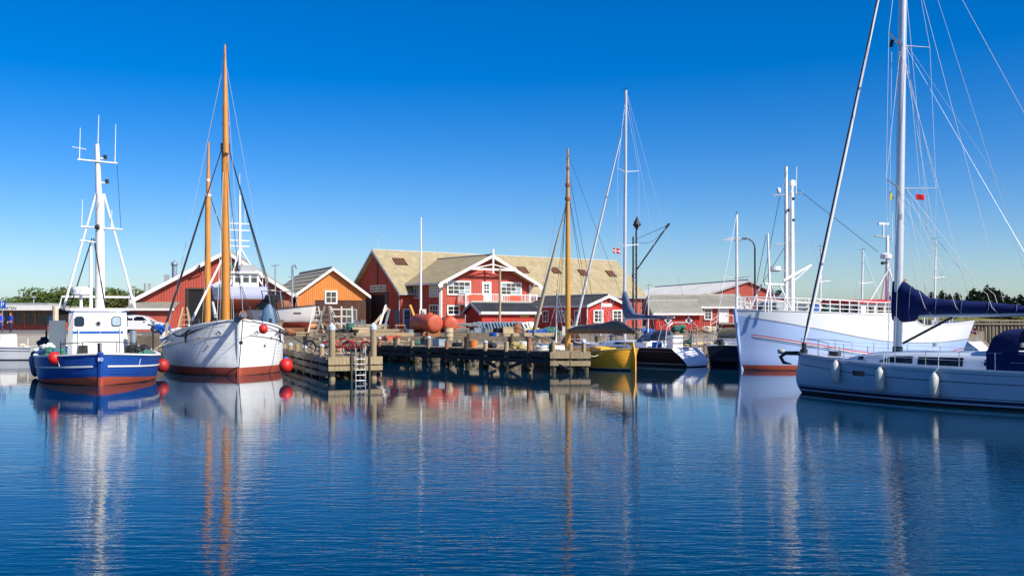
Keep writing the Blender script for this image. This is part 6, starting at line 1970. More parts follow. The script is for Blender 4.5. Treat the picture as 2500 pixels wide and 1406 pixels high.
# masts standing beyond the trawler belong to yachts of which little else shows
for i, (px, py, Y, lab) in enumerate(((2088, 612, 76, 'white yacht moored beyond the trawler, plain white mast above its red wheelhouse'), (1987, 604, 80, 'white yacht moored beyond the trawler, mast showing beside the furled genoa'), (2268, 585, 84, 'white yacht moored beyond the trawler stern, mast above the navy boom cover'))):
    x = at(px, 772, Y).x
    yacht('moored_yacht', lab, (x + 3.0, Y - 3.6), (-.55, .835), 8.0, 2.6, ['white_gel', 'dark_bottom'], .95, px, py, Y, boom=False, spr_py=(lerp(py, 772, .5),), mast_d=4.5, genoa=None, group='yachts beyond the trawler', beam_mat='white_mast', mast_r=.075)
# white yachts behind the varnished boat
for i, (px, py, Y, lab) in enumerate(((1359, 715, 68, 'small white sailing dinghy with short white mast behind the long jetty'), (1468, 735, 72, 'small white day-sailer behind the grey sail cover, mast before the red shed'), (1584, 700, 74, 'small white day-sailer moored before the diamond-windowed annex'))):
    x = at(px, 772, Y).x
    yacht('small_sailboat', lab, (x + 2.0, Y - 2.4), (-.6, .8), 6.0, 2.1, ['white_gel', 'navy_stripe'], .8, px, py, Y, boom=False, spr_py=(), mast_d=3.4, genoa=None, group='small white sailboats in the inner basin', beam_mat='white_mast', mast_r=.06, bag=['brown_wood', 'blue_cloth', 'slate_cloth'][i])

# ------------------------------------------------------------------ small white motor boat on the left edge
fw = Vector((-1, .12))
lb = boat('white_motorboat', 'small cream motorboat moored at the left edge below the quay', 'motorboat', (at(92, 878, 69).x + .15, 69.0), fw)
L = 6.8
lh = Hull(L, 2.5, [(0, .85), (.5, .95), (1, 1.35)], [(0, .85), (.3, 1), (.6, .95), (.85, .5), (1, .02)], [(0, .7), (.3, .9), (.6, .8), (.85, .3), (1, .01)], [(-.5, L - 1.2), (0, L - .5), (1.4, L + .1)], [(-.5, .4), (0, .1), (1, -.1)], .5, .7)
lh.build(lb, ['white_hull', 'dark_bottom'], .06)
lh.rail('gunwale', 'white_paint', lb, -.02, .05, .1, .06)
lh.strip('rubbing_strake', 'dark_wood', lb, lambda t: lh.sheer(t) * .7, lambda t: lh.sheer(t) * .7 + .035, .01, .98, .015)
lh.plating('deck', 'grey_wood', lb, lambda t: lh.sheer(t) - .35, .02, .98)
sec = []
for x, w_, z1 in ((2.3, 1.0, 1.65), (2.35, .98, 1.75), (4.2, .9, 1.7), (4.9, .7, 1.15)):
    sec.append([Vector((x, -w_, .7)), Vector((x - .0, -w_ * .9, z1)), Vector((x, w_ * .9, z1)), Vector((x, w_, .7))])
loft(sec).build('cabin', 'white_paint', lb, 20)
for sg in (-1, 1):
    m_ = MB(); m_.add([(2.6, sg * .965, 1.15), (4.1, sg * .90, 1.15), (4.0, sg * .86, 1.5), (2.6, sg * .925, 1.5)], [(0, 1, 2, 3)]); m_.build('window', 'dark_glass', lb, 0)
net_heap(lb, (1.2, 0, .85), .45, 'cream_cloth', 41)
m_ = MB(); m_.path([(.5, .6, .6), (.5, .6, 1.5)], .03, 6); m_.path([(5.6, 0, 1.1), (5.6, 0, 2.0)], .03, 6); m_.build('staff', 'white_mast', lb)
m_ = MB(); m_.box((-.25, 0, .75), (.35, .4, .5)); m_.path([(-.25, 0, .6), (-.25, 0, -.4)], .09, 7); m_.build('outboard_motor', 'dark_iron', lb)

# ------------------------------------------------------------------ fishing boat hauled out on the slip
fw = Vector((-.45, .893))
L = 10.0
o_ = at(607, 772, 74)
sb = boat('slip_cutter', 'pale lilac fishing boat with red bottom hauled out before the slipway shed', 'fishing boat', (o_.x, o_.y), fw)
sb.location.z = 4.25
bh = Hull(L, 3.3, [(0, .95), (.4, .9), (.8, 1.25), (1, 1.7)], [(0, .86), (.2, .97), (.5, 1), (.75, .82), (.92, .36), (1, .02)], [(0, .78), (.2, .92), (.5, .96), (.75, .66), (.92, .22), (1, .01)], [(-1, L - 1.5), (0, L - .4), (1.8, L + .3)], [(-1, 1.2), (0, .05), (1, -.15)], 1.0, .7)
bh.build(sb, ['lilac', 'red_bottom'], .03, weed=False)
bh.rail('gunwale', 'white_paint', sb, 0, .04, .1, .06)
bh.strip('stripe', 'navy_stripe', sb, .38, .41, 0, .98, .012)
bh.plating('deck', 'trim_grey', sb, lambda t: bh.sheer(t) - .2, .01, .98)
m_ = MB(); m_.box((1.9, .0, 1.35), (2.0, 1.9, 1.25)); wh3 = m_.build('wheelhouse', 'white_paint', sb, 0)
m_ = MB(); m_.box((1.9, .0, 2.03), (2.4, 2.3, .12)); m_.build('roof', 'trim_white', wh3, 0)
for y in (-.6, 0, .6):
    m_ = MB(); m_.box((.89, y, 1.55), (.03, .42, .5)); m_.build('window', 'glass', wh3, 0)
for sg in (-1, 1):
    m_ = MB(); m_.box((1.9, sg * .96, 1.6), (1.3, .03, .45)); m_.build('window', 'glass', wh3, 0)
m_ = MB(); m_.box((1.3, -.2, 2.35), (.7, 1.2, .5)); m_.build('roof_rack', 'trim_grey', wh3, 0)
zm = lambda py: CAM_H + (HOR - py) * 77 / F - 4.25
spar('mast', 'white_mast', sb, (3.2, .0, 1.0), (3.2, .0, zm(478)), .14, .09, 9)
for py in (547, 563, 588, 602):
    m_ = MB(); m_.path([(3.2, -.75, zm(py)), (3.2, .75, zm(py))], .05, 6); m_.build('yard', 'white_mast', sb)
for y, a, b_ in ((0, 480, 425), (.55, 560, 520), (-.4, 545, 500)):
    m_ = MB(); m_.path([(3.2, y, zm(a)), (3.2, y, zm(b_))], .02, 5); m_.build('aerial', 'white_mast', sb)
spar('gantry_leg', 'white_mast', sb, (.5, -1.3, .8), (3.2, -.1, zm(608)), .06, .05, 7)
spar('gantry_leg', 'white_mast', sb, (.5, 1.3, .8), (3.2, .1, zm(612)), .06, .05, 7)
m_ = MB()
for sg in (-1, 1):
    for x in (.3, 1.4, 2.8):
        p = bh.pt(x / L, bh.sheer(x / L), sg)
        m_.path([p, p + Vector((0, 0, .75))], .03, 6)
m_.path([(.1, -1.35, 1.65), (.1, 1.35, 1.65)], .03, 6)
m_.build('guard_rail', 'white_paint', sb)
net_heap(sb, (3.6, .5, 2.5), .6, 'green_net', 51)
# keel, cradle and shores under it
m_ = MB(); m_.box((5, 0, -1.15), (8.2, .3, .6)); m_.build('keel', 'red_bottom', sb, 0)
m_ = MB(); m_.bar((.5, -1.1, -2.55), (8.5, -1.1, -2.55), .25, .25); m_.bar((.5, 1.1, -2.55), (8.5, 1.1, -2.55), .25, .25)
for x in (1.0, 3.5, 6.0):
    m_.bar((x, -1.3, -2.3), (x, 1.3, -2.3), .25, .25)
    m_.bar((x, -.2, -2.3), (x, -.2, -1.4), .3, .3, up=(1, 0, 0))
m_.build('cradle', 'dark_wood', sb, 0)
for sg in (-1, 1):
    for x in (1.0, 3.4, 6.0):
        m_ = MB(); m_.bar((x, sg * 1.9, -2.62), (x, sg * 1.25, -.1), .16, .16); m_.build('shore_prop', 'old_wood', sb, 0)

# ------------------------------------------------------------------ small white-and-red boat ashore
fw = Vector((.93, -.36))
L = 6.2
o_ = at(590, 772, 76)
cb = boat('shore_boat', 'white boat with faded red bottom propped ashore beside the trestles', 'boat', (o_.x + .3, o_.y), fw)
cb.location.z = 2.55
ch_ = Hull(L, 2.4, [(0, 1.0), (.5, .95), (1, 1.25)], [(0, .3), (.12, .75), (.4, 1), (.65, .9), (.85, .55), (.95, .22), (1, .02)], [(0, .1), (.12, .5), (.4, .9), (.65, .75), (.85, .34), (.95, .1), (1, .01)], [(-.7, L - 1.1), (0, L - .25), (1.3, L + .12)], [(-.7, .8), (0, .1), (1, -.15)], .7, .65)
ch_.build(cb, ['white_paint', 'red_boot'], .02, weed=False)
ch_.rail('gunwale', 'dark_wood', cb, -.02, .04, .08, .07)
ch_.plating('deck', 'grey_wood', cb, lambda t: ch_.sheer(t) - .1, .01, .98)
m_ = MB(); m_.path([(4.0, -1.0, 1.0), (3.8, -1.0, 2.3), (1.0, -1.0, 2.35), (.8, -1.0, 1.0)], .035, 6); m_.path([(4.0, 1.0, 1.0), (3.8, 1.0, 2.3), (1.0, 1.0, 2.35), (.8, 1.0, 1.0)], .035, 6)
m_.path([(3.8, -1, 2.3), (3.8, 1, 2.3)], .035, 6); m_.path([(1, -1, 2.35), (1, 1, 2.35)], .035, 6); m_.build('awning_frame', 'galv', cb)
m_ = MB(); m_.box((2.2, 0, 1.55), (1.5, 1.5, 1.0)); m_.build('cuddy', 'dark_iron', cb, 0)
m_ = MB(); m_.path([(3.4, -.4, 1.3), (3.4, .5, 1.3)], .35, 12); m_.build('net_drum', 'rust', cb)
m_ = MB(); m_.box((1.6, 0, 2.42), (1.2, 1.6, .08)); m_.build('awning', 'cream_cloth', cb, 0)
m_ = MB()
for t in (.2, .5, .8, .95):
    p = ch_.pt(t, ch_.sheer(t), -1)
    m_.path([p, p + Vector((0, 0, .35))], .02, 5)
    p = ch_.pt(t, ch_.sheer(t), 1)
    m_.path([p, p + Vector((0, 0, .35))], .02, 5)
m_.build('stanchion', 'steel', cb)
q = [ch_.pt(.78, .62, -1, .012), ch_.pt(.86, .62, -1, .012), ch_.pt(.86, .72, -1, .012), ch_.pt(.78, .72, -1, .012)]
MB().add(q, [(0, 1, 2, 3)]).build('hull_port', 'dark_glass', cb)
m_ = MB()
for x in (1.2, 3.0, 4.6):
    m_.box((x, 0, -.78), (.3, 1.2, .34))
m_.build('keel_block', 'old_wood', cb, 0)
for x in (1.5, 4.0):
    for sg in (-1, 1):
        m_ = MB(); m_.bar((x, sg * 1.5, -.95), (x, sg * .95, .2), .12, .12); m_.build('shore_prop', 'old_wood', cb, 0)

# ------------------------------------------------------------------ brown launch between the jetty and the varnished boat
fw = Vector((-.5, .866))
L = 5.0
rb_ = boat('brown_launch', 'brown wooden launch with white cuddy between the long jetty and varnished boat', 'boat', (3.7, 56.4), fw)
rh = Hull(L, 1.5, [(0, .75), (.5, .72), (1, 1.05)], [(0, .7), (.15, .88), (.45, 1), (.7, .82), (.9, .36), (1, .02)], [(0, .5), (.15, .7), (.45, .88), (.7, .6), (.9, .18), (1, .01)], [(-.5, L - 1), (0, L - .3), (1.1, L + .1)], [(-.5, .5), (0, .1), (.8, -.08)], .5, .7)
rh.build(rb_, ['brown_wood', 'dark_bottom'], .05)
rh.rail('gunwale', 'pale_wood', rb_, 0, .03, .07, .05)
rh.plating('deck', 'grey_wood', rb_, lambda t: rh.sheer(t) - .25, .02, .98)
sec = []
for x, w_, z1 in ((2.0, .5, 1.2), (2.1, .5, 1.3), (3.3, .42, 1.25), (3.7, .3, .9)):
    sec.append([Vector((x, -w_, .6)), Vector((x, -w_ * .9, z1)), Vector((x, w_ * .9, z1)), Vector((x, w_, .6))])
loft(sec).build('cuddy', 'white_paint', rb_, 20)
for sg in (-1, 1):
    MB().add([(2.25, sg * .488, .95), (3.2, sg * .44, .95), (3.1, sg * .425, 1.15), (2.25, sg * .468, 1.15)], [(0, 1, 2, 3)]).build('window', 'dark_glass', rb_, 0)
for x in (.6, 1.3):
    MB().box((x, 0, .6), (.24, 1.15, .05)).build('thwart', 'pale_wood', rb_, 0)
net_heap(rb_, (1.0, .1, .6), .25, 'blue_cloth', 61)
MB().box((-.22, 0, .7), (.3, .34, .45)).path([(-.22, 0, .5), (-.22, 0, -.4)], .08, 7).build('outboard_motor', 'dark_iron', rb_)
# ================================================================== THINGS ON QUAY AND WATER
# ---- red fuel tanks on saddles
def tank(label, px, py, Y, r, ln, ang):
    c = at(px, py, Y)
    t = thing('fuel_tank', label, 'tank', (c.x, c.y, GZ), ang, 'red tanks on the quay')
    z = r + .3
    m_ = MB()
    secs = []
    for x, q in ((-.13, .3), (-.12, .6), (-.08, .88), (0, 1.0), (ln, 1.0), (ln + .08, .88), (ln + .12, .6), (ln + .13, .3)):
        secs.append([Vector((x, r * q * math.cos(a), z + r * q * math.sin(a))) for a in [2 * math.pi * k / 28 for k in range(28)]])
    loft(secs).build('shell', 'tank_red', t, 50)
    for x in (.25, ln - .25):
        MB().prism([(x - .1, -r * .8, 0), (x - .1, r * .8, 0), (x - .1, r * .7, z - r * .55), (x - .1, 0, z - r * .96), (x - .1, -r * .7, z - r * .55)], (.2, 0, 0)).build('saddle', 'rust', t, 0)
    MB().path([(ln * .3, 0, z + r - .02), (ln * .3, 0, z + r + .12)], .22, 12).build('manhole', 'tank_red', t)
    MB().path([(ln * .75, 0, z + r - .02), (ln * .75, 0, z + r + .3)], .05, 7).build('vent', 'dark_iron', t)
    for a in (.15, ln - .15):
        MB().ring((a, 0, z), (1, 0, 0), r + .004, .018, 28, 5).build('weld_seam', 'tank_red', t)
    for dy, dz in ((-.15, .05), (.02, -.12), (.12, -.28), (-.05, -.35)):
        MB().path([(-.15, dy, z + dz), (-.11, dy, z + dz)], .05, 8).build('valve_flange', 'rust', t)
    return t
tank('large red fuel tank lying on the quay below the white flagpole', 1062, 802, 69.6, .62, 3.1, R(119))
tank('smaller red fuel tank lying to the right of the larger tank', 1101, 803, 70.4, .53, 2.3, R(104))

# ---- poles
p = gnd(1027, 73)
fp = thing('flagpole', 'slim white flagpole standing behind the red fuel tanks', 'flagpole', p)
zt = at(1027, 535, 73).z - GZ
spar('pole', 'white_paint', fp, (0, 0, 0), (.02, 0, zt), .10, .045, 9)
MB().ball((.02, 0, zt + .05), .07, 8, 6).build('truck', 'white_paint', fp)
m_ = MB(); m_.box((.17, -.14, 1.55), (.5, .06, .75)); bd = m_.build('notice_board', 'trim_white', fp, 0)
m_ = MB()
for dx, dz in ((.1, 1.55), (.24, 1.55)):
    m_.box((dx, -.175, dz), (.04, .01, .42))
m_.box((.17, -.175, 1.6), (.3, .01, .05)); m_.box((.17, -.175, 1.48), (.3, .01, .05)); m_.build('sign_mark', 'letter_dark', bd, 0)
p = gnd(1220, 78)
wp = thing('timber_pole', 'weathered timber pole in front of the hall wing and tarred hut', 'pole', p)
spar('shaft', 'post_wood', wp, (0, 0, -.1), (.02, 0, at(1220, 652, 78).z - GZ), .10, .085, 9)
MB().path([(-.02, -.12, 2.2), (-.02, -.12, 2.6)], .04, 6).build('cleat', 'dark_iron', wp)

# ---- slim crane tower with topmark
Yc = 76.0
cp = gnd(1549, Yc)
ct = thing('mast_crane', 'slim dark mast crane with cone topmark and slanting jib', 'crane', cp)
def lc(px, py): q = at(px, py, Yc); return Vector((q.x - cp.x, 0, q.z - GZ))
for dx in (-.1, .14):
    spar('tower_leg', 'dark_iron', ct, (dx, 0, 0), (dx, 0, lc(1549, 578 if dx < 0 else 560).z), .075, .065, 8)
for k in range(16):
    z = .8 + k * .52
    m_ = MB(); m_.bar((-.1, 0, z), (.14, 0, z + .12), .04, .05); m_.build('lattice_bar', 'galv', ct, 0)
spar('jib', 'dark_iron', ct, lc(1552, 662), lc(1630, 551), .06, .05, 8)
m_ = MB(); m_.path([lc(1626, 556), lc(1634, 546)], [.1, .09], 8); m_.build('jib_head', 'dark_iron', ct)
wirep('jib_stay', lc(1553, 584), lc(1629, 551), ct, .02, 'dark_rope')
wirep('hoist_cable', lc(1553, 590), lc(1627, 554), ct, .016, 'dark_rope', sag=.55)
wirep('fall', lc(1631, 552), lc(1636, 640), ct, .008)
z0 = lc(1555, 549).z; z1 = lc(1555, 528).z
xt = lc(1555, 540).x
MB().path([(xt, 0, z0 - .02), (xt, 0, z0), (xt, 0, z1)], [.06, .31, .015], 10).build('topmark', 'dark_iron', ct)
MB().path([(xt, 0, z0 - .02), (xt, 0, lc(1555, 556).z), (xt, 0, lc(1555, 562).z)], [.33, .12, .05], 10).build('topmark', 'dark_iron', ct)
MB().ring(lc(1548, 673), (0, 1, 0), .16, .03, 12, 5).build('hoist_drum', 'rust', ct)

# ---- street lamps
def street_lamp(label, px, ptop, Y, arm=None, head_l=.9):
    p = gnd(px, Y)
    s = thing('street_lamp', label, 'street lamp', p, 0, 'street lamps')
    zt = at(px, ptop, Y).z - GZ
    if arm:
        k = 8
        pts = [(0, 0, 0), (0, 0, zt - .9)]
        for i in range(k + 1):
            a = math.pi / 2 * i / k
            pts.append((-.9 + .9 * math.cos(a), 0, zt - .9 + .9 * math.sin(a)))
        pts.append((-arm, 0, zt))
        MB().path(pts, [.09, .075] + [.06] * (k + 1) + [.05], 8).build('pole', 'dark_iron', s)
        MB().box((-arm - head_l * .4, 0, zt + .02), (head_l, .22, .13)).build('lamp_head', 'lamp_head', s, 0)
    else:
        MB().path([(0, 0, 0), (0, 0, zt)], [.07, .05], 7).build('pole', 'lamp_head', s)
        MB().path([(0, 0, zt), (0, 0, zt + .1), (0, 0, zt + .22)], [.12, .34, .08], 10).build('lamp_head', 'lamp_head', s)
    return s
street_lamp('tall curved-arm street lamp before the pale-roofed barn', 1843, 582, 88, 1.35, 1.25)
street_lamp('thin street lamp in front of the trees left of the blue cutter', 82, 728, 112)
street_lamp('thin street lamp standing nearest the slipway shed', 327, 702, 112)
street_lamp('thin street lamp just right of the blue cutter wheelhouse', 315, 716, 108)

# ---- parking sign
p = gnd(6, 88)
ps = thing('parking_sign', 'blue square parking sign with white P at the left edge', 'sign', p)
MB().path([(0, 0, 0), (0, 0, 2.8)], .04, 7).build('pole', 'galv', ps)
m_ = MB(); m_.box((0, -.05, 2.42), (.62, .03, .62)); pb = m_.build('plate', 'sign_blue', ps, 0)
text('letter', 'P', .6, 'white_paint', pb, (.02, -.07, 2.4), (R(90), 0, 0))

# ---- container and parked car behind the cutter
p = gnd(337, 92)
m_ = MB(); m_.box((0, 0, 1.5), (1.15, 2.4, 1.9))
for k in range(6):
    m_.box((-.5 + k * .2, -1.21, 1.5), (.06, .04, 1.7))
ctn = thing('storage_box', 'dark blue-grey storage container behind the parked white car', 'container', p)
m_.v = [(x, y, z - .55) for x, y, z in m_.v]
m_.build('body', 'container_grey', ctn, 0)
MB().box((0, 0, 2.0), (1.25, 2.5, .08)).build('lid', 'dark_iron', ctn, 0)
def car(label, p, rz, m='car_white'):
    c = thing('parked_car', label, 'car', p, rz)
    # side profile extruded with tumblehome
    body = [(-2.05, .45), (-2.1, .8), (-1.95, 1.0), (-1.0, 1.06), (.75, 1.0), (1.6, .9), (2.05, .72), (2.1, .42), (1.8, .28), (-1.8, .28)]
    secs = []
    for y, s_ in ((-.82, .93), (-.8, .985), (-.6, 1), (.6, 1), (.8, .985), (.82, .93)):
        secs.append([Vector((x * (.99 if abs(y) > .7 else 1), y, .62 + (z - .62) * s_)) for x, z in body])
    loft(secs).build('body', m, c, 30)
    roof = [(-1.75, .98), (-1.45, 1.42), (-.4, 1.5), (.35, 1.42), (1.15, .98)]
    secs = []
    for y, s_ in ((-.72, 0), (-.6, 1), (.6, 1), (.72, 0)):
        secs.append([Vector((x, y if s_ else y, .98 + (z - .98) * (1 if s_ else .0) + (.0))) for x, z in roof])
    secs[0] = [Vector((x, -.76, z if z < 1 else .99)) for x, z in roof]
    secs[-1] = [Vector((x, .76, z if z < 1 else .99)) for x, z in roof]
    loft(secs, caps=False).build('cabin', m, c, 30)
    for sg in (-1, 1):
        for (a, b_, d, e) in ((-1.35, -.5, -1.3, -.5), (-.42, .75, -.42, .28)):
            m_ = MB(); m_.add([(a, sg * .757, 1.03), (b_, sg * .757, 1.03), (e, sg * .632, 1.38), (d, sg * .632, 1.38)], [(0, 1, 2, 3)]); m_.build('side_window', 'dark_glass', c, 0)
        m_ = MB(); m_.box((.55, sg * .86, 1.02), (.14, .12, .1)); m_.build('mirror', m, c)
    for x in (-1.3, 1.32):
        for sg in (-1, 1):
            m_ = MB(); m_.path([(x, sg * .66, .31), (x, sg * .85, .31)], .31, 18); w_ = m_.build('wheel', 'car_trim', c)
            m_ = MB(); m_.path([(x, sg * .845, .31), (x, sg * .862, .31)], .19, 14); m_.build('rim', 'alu', w_)
    for sg in (-1, 1):
        m_ = MB(); m_.box((2.03, sg * .6, .68), (.1, .3, .14)); m_.build('headlight', 'curtain_glass', c)
    m_ = MB(); m_.box((2.1, 0, .42), (.06, 1.5, .18)); m_.build('bumper', 'car_trim', c)
    return c
car('white parked hatchback between the blue cutter and the slipway shed', gnd(345, 84.5), R(4))

# ---- people on the quay
def person(label, p, rz, jacket, trousers, seed, arm=0.3):
    rnd = random.Random(seed)
    o = thing('person', label, 'person', p, rz)
    me = bpy.data.meshes.new('body')
    J = {'pelvis': (0, 0, .93, .13), 'waist': (0, 0, 1.08, .125), 'chest': (0, .01, 1.3, .155), 'neck': (0, 0, 1.47, .062), 'head0': (0, .015, 1.56, .078), 'head1': (0, .02, 1.68, .088),
         'shl': (-.19, 0, 1.4, .065), 'ell': (-.25, -.02, 1.14, .05), 'wrl': (-.2, .16, .98, .036), 'hal': (-.19, .22, .94, .04),
         'shr': (.19, 0, 1.4, .065), 'elr': (.26, .0, 1.14, .05), 'wrr': (.24, .1, .93, .036), 'har': (.235, .14, .87, .04),
         'hpl': (-.09, 0, .88, .1), 'knl': (-.11, .04 + arm * .1, .5, .068), 'anl': (-.11, -.02, .09, .045), 'tol': (-.12, .15, .04, .042),
         'hpr': (.09, 0, .88, .1), 'knr': (.11, -.02, .5, .068), 'anr': (.12, -.08, .09, .045), 'tor': (.13, .09, .04, .042)}
    E = [('pelvis', 'waist'), ('waist', 'chest'), ('chest', 'neck'), ('neck', 'head0'), ('head0', 'head1'), ('chest', 'shl'), ('shl', 'ell'), ('ell', 'wrl'), ('wrl', 'hal'), ('chest', 'shr'), ('shr', 'elr'), ('elr', 'wrr'), ('wrr', 'har'),
         ('pelvis', 'hpl'), ('hpl', 'knl'), ('knl', 'anl'), ('anl', 'tol'), ('pelvis', 'hpr'), ('hpr', 'knr'), ('knr', 'anr'), ('anr', 'tor')]
    names = list(J)
    me.from_pydata([J[k][:3] for k in names], [(names.index(a), names.index(b_)) for a, b_ in E], [])
    ob = link('body', me, o)
    sk = ob.modifiers.new('skin', 'SKIN')
    sk.use_smooth_shade = True
    for i, k in enumerate(names):
        r_ = J[k][3]
        me.skin_vertices[0].data[i].radius = (r_ * (1.25 if k in ('waist', 'chest', 'pelvis') else 1), r_)
        me.skin_vertices[0].data[i].use_root = (k == 'pelvis')
    sub = ob.modifiers.new('sub', 'SUBSURF')
    sub.levels = sub.render_levels = 2
    m = bpy.data.materials.new('clothing')
    m.use_nodes = True
    n, l = m.node_tree.nodes, m.node_tree.links
    b_ = n['Principled BSDF']
    b_.inputs['Roughness'].default_value = .8
    tc = n.new('ShaderNodeTexCoord'); sp = n.new('ShaderNodeSeparateXYZ'); cr = n.new('ShaderNodeValToRGB'); mr = n.new('ShaderNodeMapRange')
    l.new(tc.outputs['Object'], sp.inputs[0]); l.new(sp.outputs['Z'], mr.inputs['Value'])
    mr.inputs['From Max'].default_value = 1.8
    l.new(mr.outputs['Result'], cr.inputs['Fac']); l.new(cr.outputs['Color'], b_.inputs['Base Color'])
    cr.color_ramp.interpolation = 'CONSTANT'
    el = cr.color_ramp.elements
    el[0].position = 0; el[0].color = (.03, .025, .02, 1)
    el[1].position = .07; el[1].color = (*trousers, 1)
    e = el.new(.485); e.color = (.5, .27, .19, 1)
    e = el.new(.54); e.color = (*jacket, 1)
    e = el.new(.815); e.color = (.5, .27, .19, 1)
    me.materials.append(m)
    h = MB().ball((0, -.01, 1.70), .105, 10, 7, (1, 1.05, .95))
    h.v = [(x, y, max(z, 1.64 if y < .03 else 1.715)) for x, y, z in h.v]
    h.build('hair', 'hair', o)
    for sx in (-.032, .032):
        MB().ball((sx, .1, 1.655), .012, 6, 4).build('eye', 'letter_dark', o)
    MB().ball((0, .115, 1.62), .018, 6, 4, (1, 1.2, 1.3)).build('nose', 'skin', o)
    # hands with fingers
    for sx, hx, hy, hz in ((-1, -.19, .22, .93), (1, .235, .14, .86)):
        hm = MB().ball((hx, hy, hz), .042, 8, 6, (.6, 1, 1.1))
        for k in range(4):
            hm.path([(hx, hy - .03 + k * .02, hz - .03), (hx - sx * .008, hy - .03 + k * .021, hz - .075 - .008 * (k in (1, 2))), (hx - sx * .02, hy - .03 + k * .021, hz - .1)], [.01, .009, .007], 5)
        hm.path([(hx, hy + .035, hz + .01), (hx - sx * .01, hy + .06, hz - .02), (hx - sx * .015, hy + .062, hz - .05)], [.012, .01, .008], 5)
        hm.build('hand', 'skin', o)
    return o
person('person in bright blue jacket and navy trousers walking before the restaurant', gnd(26, 87, GZ + .004), R(150), (.012, .07, .48), (.02, .03, .12), 1)
person('person in blue overalls at the left edge of the quay', gnd(2, 89, GZ + .004), R(200), (.015, .04, .5), (.015, .03, .35), 2)

# ---- red bicycles on the pier head
def bicycle(label, loc, rz, frame):
    b = thing('bicycle', label, 'bicycle', loc, rz, 'bicycles on the timber pier')
    r = .33
    for x in (0, 1.03):
        m_ = MB(); m_.ring((x, 0, r), (0, 1, 0), r, .02, 24, 6); w_ = m_.build('wheel', 'black_rubber', b)
        m_ = MB(); m_.ring((x, 0, r), (0, 1, 0), r - .03, .01, 24, 5); m_.build('rim', 'steel', w_)
        m_ = MB()
        for k in range(10):
            a = k * math.pi / 5
            m_.path([(x, .02 * (-1) ** k, r), (x + (r - .03) * math.cos(a), 0, r + (r - .03) * math.sin(a))], .003, 3)
        m_.path([(x, -.04, r), (x, .04, r)], .025, 7)
        m_.build('spoke', 'steel', w_)
    bb, st, hd, hb_ = (.43, 0, .3), (.3, 0, .78), (.83, 0, .82), (.87, 0, .62)
    m_ = MB()
    for a, c in ((bb, st), (bb, hb_), ((.34, 0, .66), hd), ((0, .04, r), bb), ((0, -.04, r), bb), ((0, .03, r), (.32, 0, .72)), ((0, -.03, r), (.32, 0, .72)), (hd, hb_)):
        m_.path([a, c], .019, 6)
    m_.path([hb_, (.95, .04, .5), (1.03, .045, r)], .016, 6); m_.path([hb_, (.95, -.04, .5), (1.03, -.045, r)], .016, 6)
    m_.build('frame', frame, b)
    m_ = MB(); m_.path([st, (.28, 0, .88)], .014, 6); m_.path([(.14, 0, .9), (.28, 0, .91), (.4, 0, .895)], [.07, .055, .02], 8, flat=.5); m_.build('saddle', 'black_rubber', b)
    m_ = MB(); m_.path([hd, (.81, 0, .98)], .014, 6); m_.path([(.68, .27, 1.0), (.8, .2, 1.02), (.82, 0, .99), (.8, -.2, 1.02), (.68, -.27, 1.0)], .013, 6); m_.build('handlebar', 'steel', b)
    m_ = MB(); m_.ring((.43, .06, .3), (0, 1, 0), .09, .01, 14, 4); m_.path([(.43, .07, .3), (.5, .08, .16)], .01, 5); m_.path([(.43, -.05, .3), (.36, -.07, .44)], .01, 5); m_.build('crank', 'dark_iron', b)
    for x, a0, a1 in ((0, 20, 170), (1.03, 60, 190)):
        m_ = MB(); m_.path([(x + (r + .035) * math.cos(R(a)), 0, r + (r + .035) * math.sin(R(a))) for a in range(a0, a1, 15)], .02, 5, flat=1.6); m_.build('mudguard', frame, b)
    m_ = MB(); m_.bar((-.22, 0, .74), (.2, 0, .74), .14, .02); m_.build('carrier', 'steel', b)
    return b
def p1w(x, y, z): return Matrix.Translation(p1.location) @ Matrix.Rotation(p1.rotation_euler.z, 4, 'Z') @ Vector((x, y, z))
q = p1w(L1 - 2.2, -.75, pz + .035)
bicycle('bright red bicycle leaning by the left capped post', q, R(14), 'bike_red')
q = p1w(L1 - 2.0, .1, pz + .035)
bicycle('red bicycle parked nearer the right capped post', q, R(-22), 'bike_red')
q = p1w(L1 - 2.9, -.7, pz + .035)
bicycle('black bicycle half hidden behind the left capped post', q, R(160), 'dark_iron')

# ---- trestles, ladders and racks in the yard
def a_trestle(label, px, py0, py1, Y, w, m, rz=0):
    p = gnd(px, Y)
    h = at(px, py0, Y).z - GZ
    t = thing('trestle_ladder', label, 'trestle', p, rz, 'trestles in the yard')
    for y0, s_ in ((-.45, 1), (.45, -1)):
        for x in (-w / 2, w / 2):
            m_ = MB(); m_.bar((x, y0, 0), (x * .25, 0, h), .09, .11, up=(0, 1, 0)); m_.build('leg', m, t, 0)
        n = int(h / .38)
        for k in range(1, n):
            z = k * .38
            q_ = 1 - .75 * z / h
            m_ = MB(); m_.bar((-w / 2 * q_, y0 * (1 - z / h), z), (w / 2 * q_, y0 * (1 - z / h), z), .05, .06); m_.build('rung', m, t, 0)
    return t
a_trestle('grey-green A-shaped trestle ladder before the ochre house', 772, 748, 800, 72.6, 1.2, 'weathered_white', R(10))
a_trestle('weathered wooden A-shaped trestle ladder beside the scaffold rack', 798, 746, 800, 72.4, 1.3, 'grey_wood', R(-15))
a_trestle('pale wooden trestle ladder standing behind the ketch bow rail', 452, 750, 800, 76, 1.1, 'pale_wood', R(5))
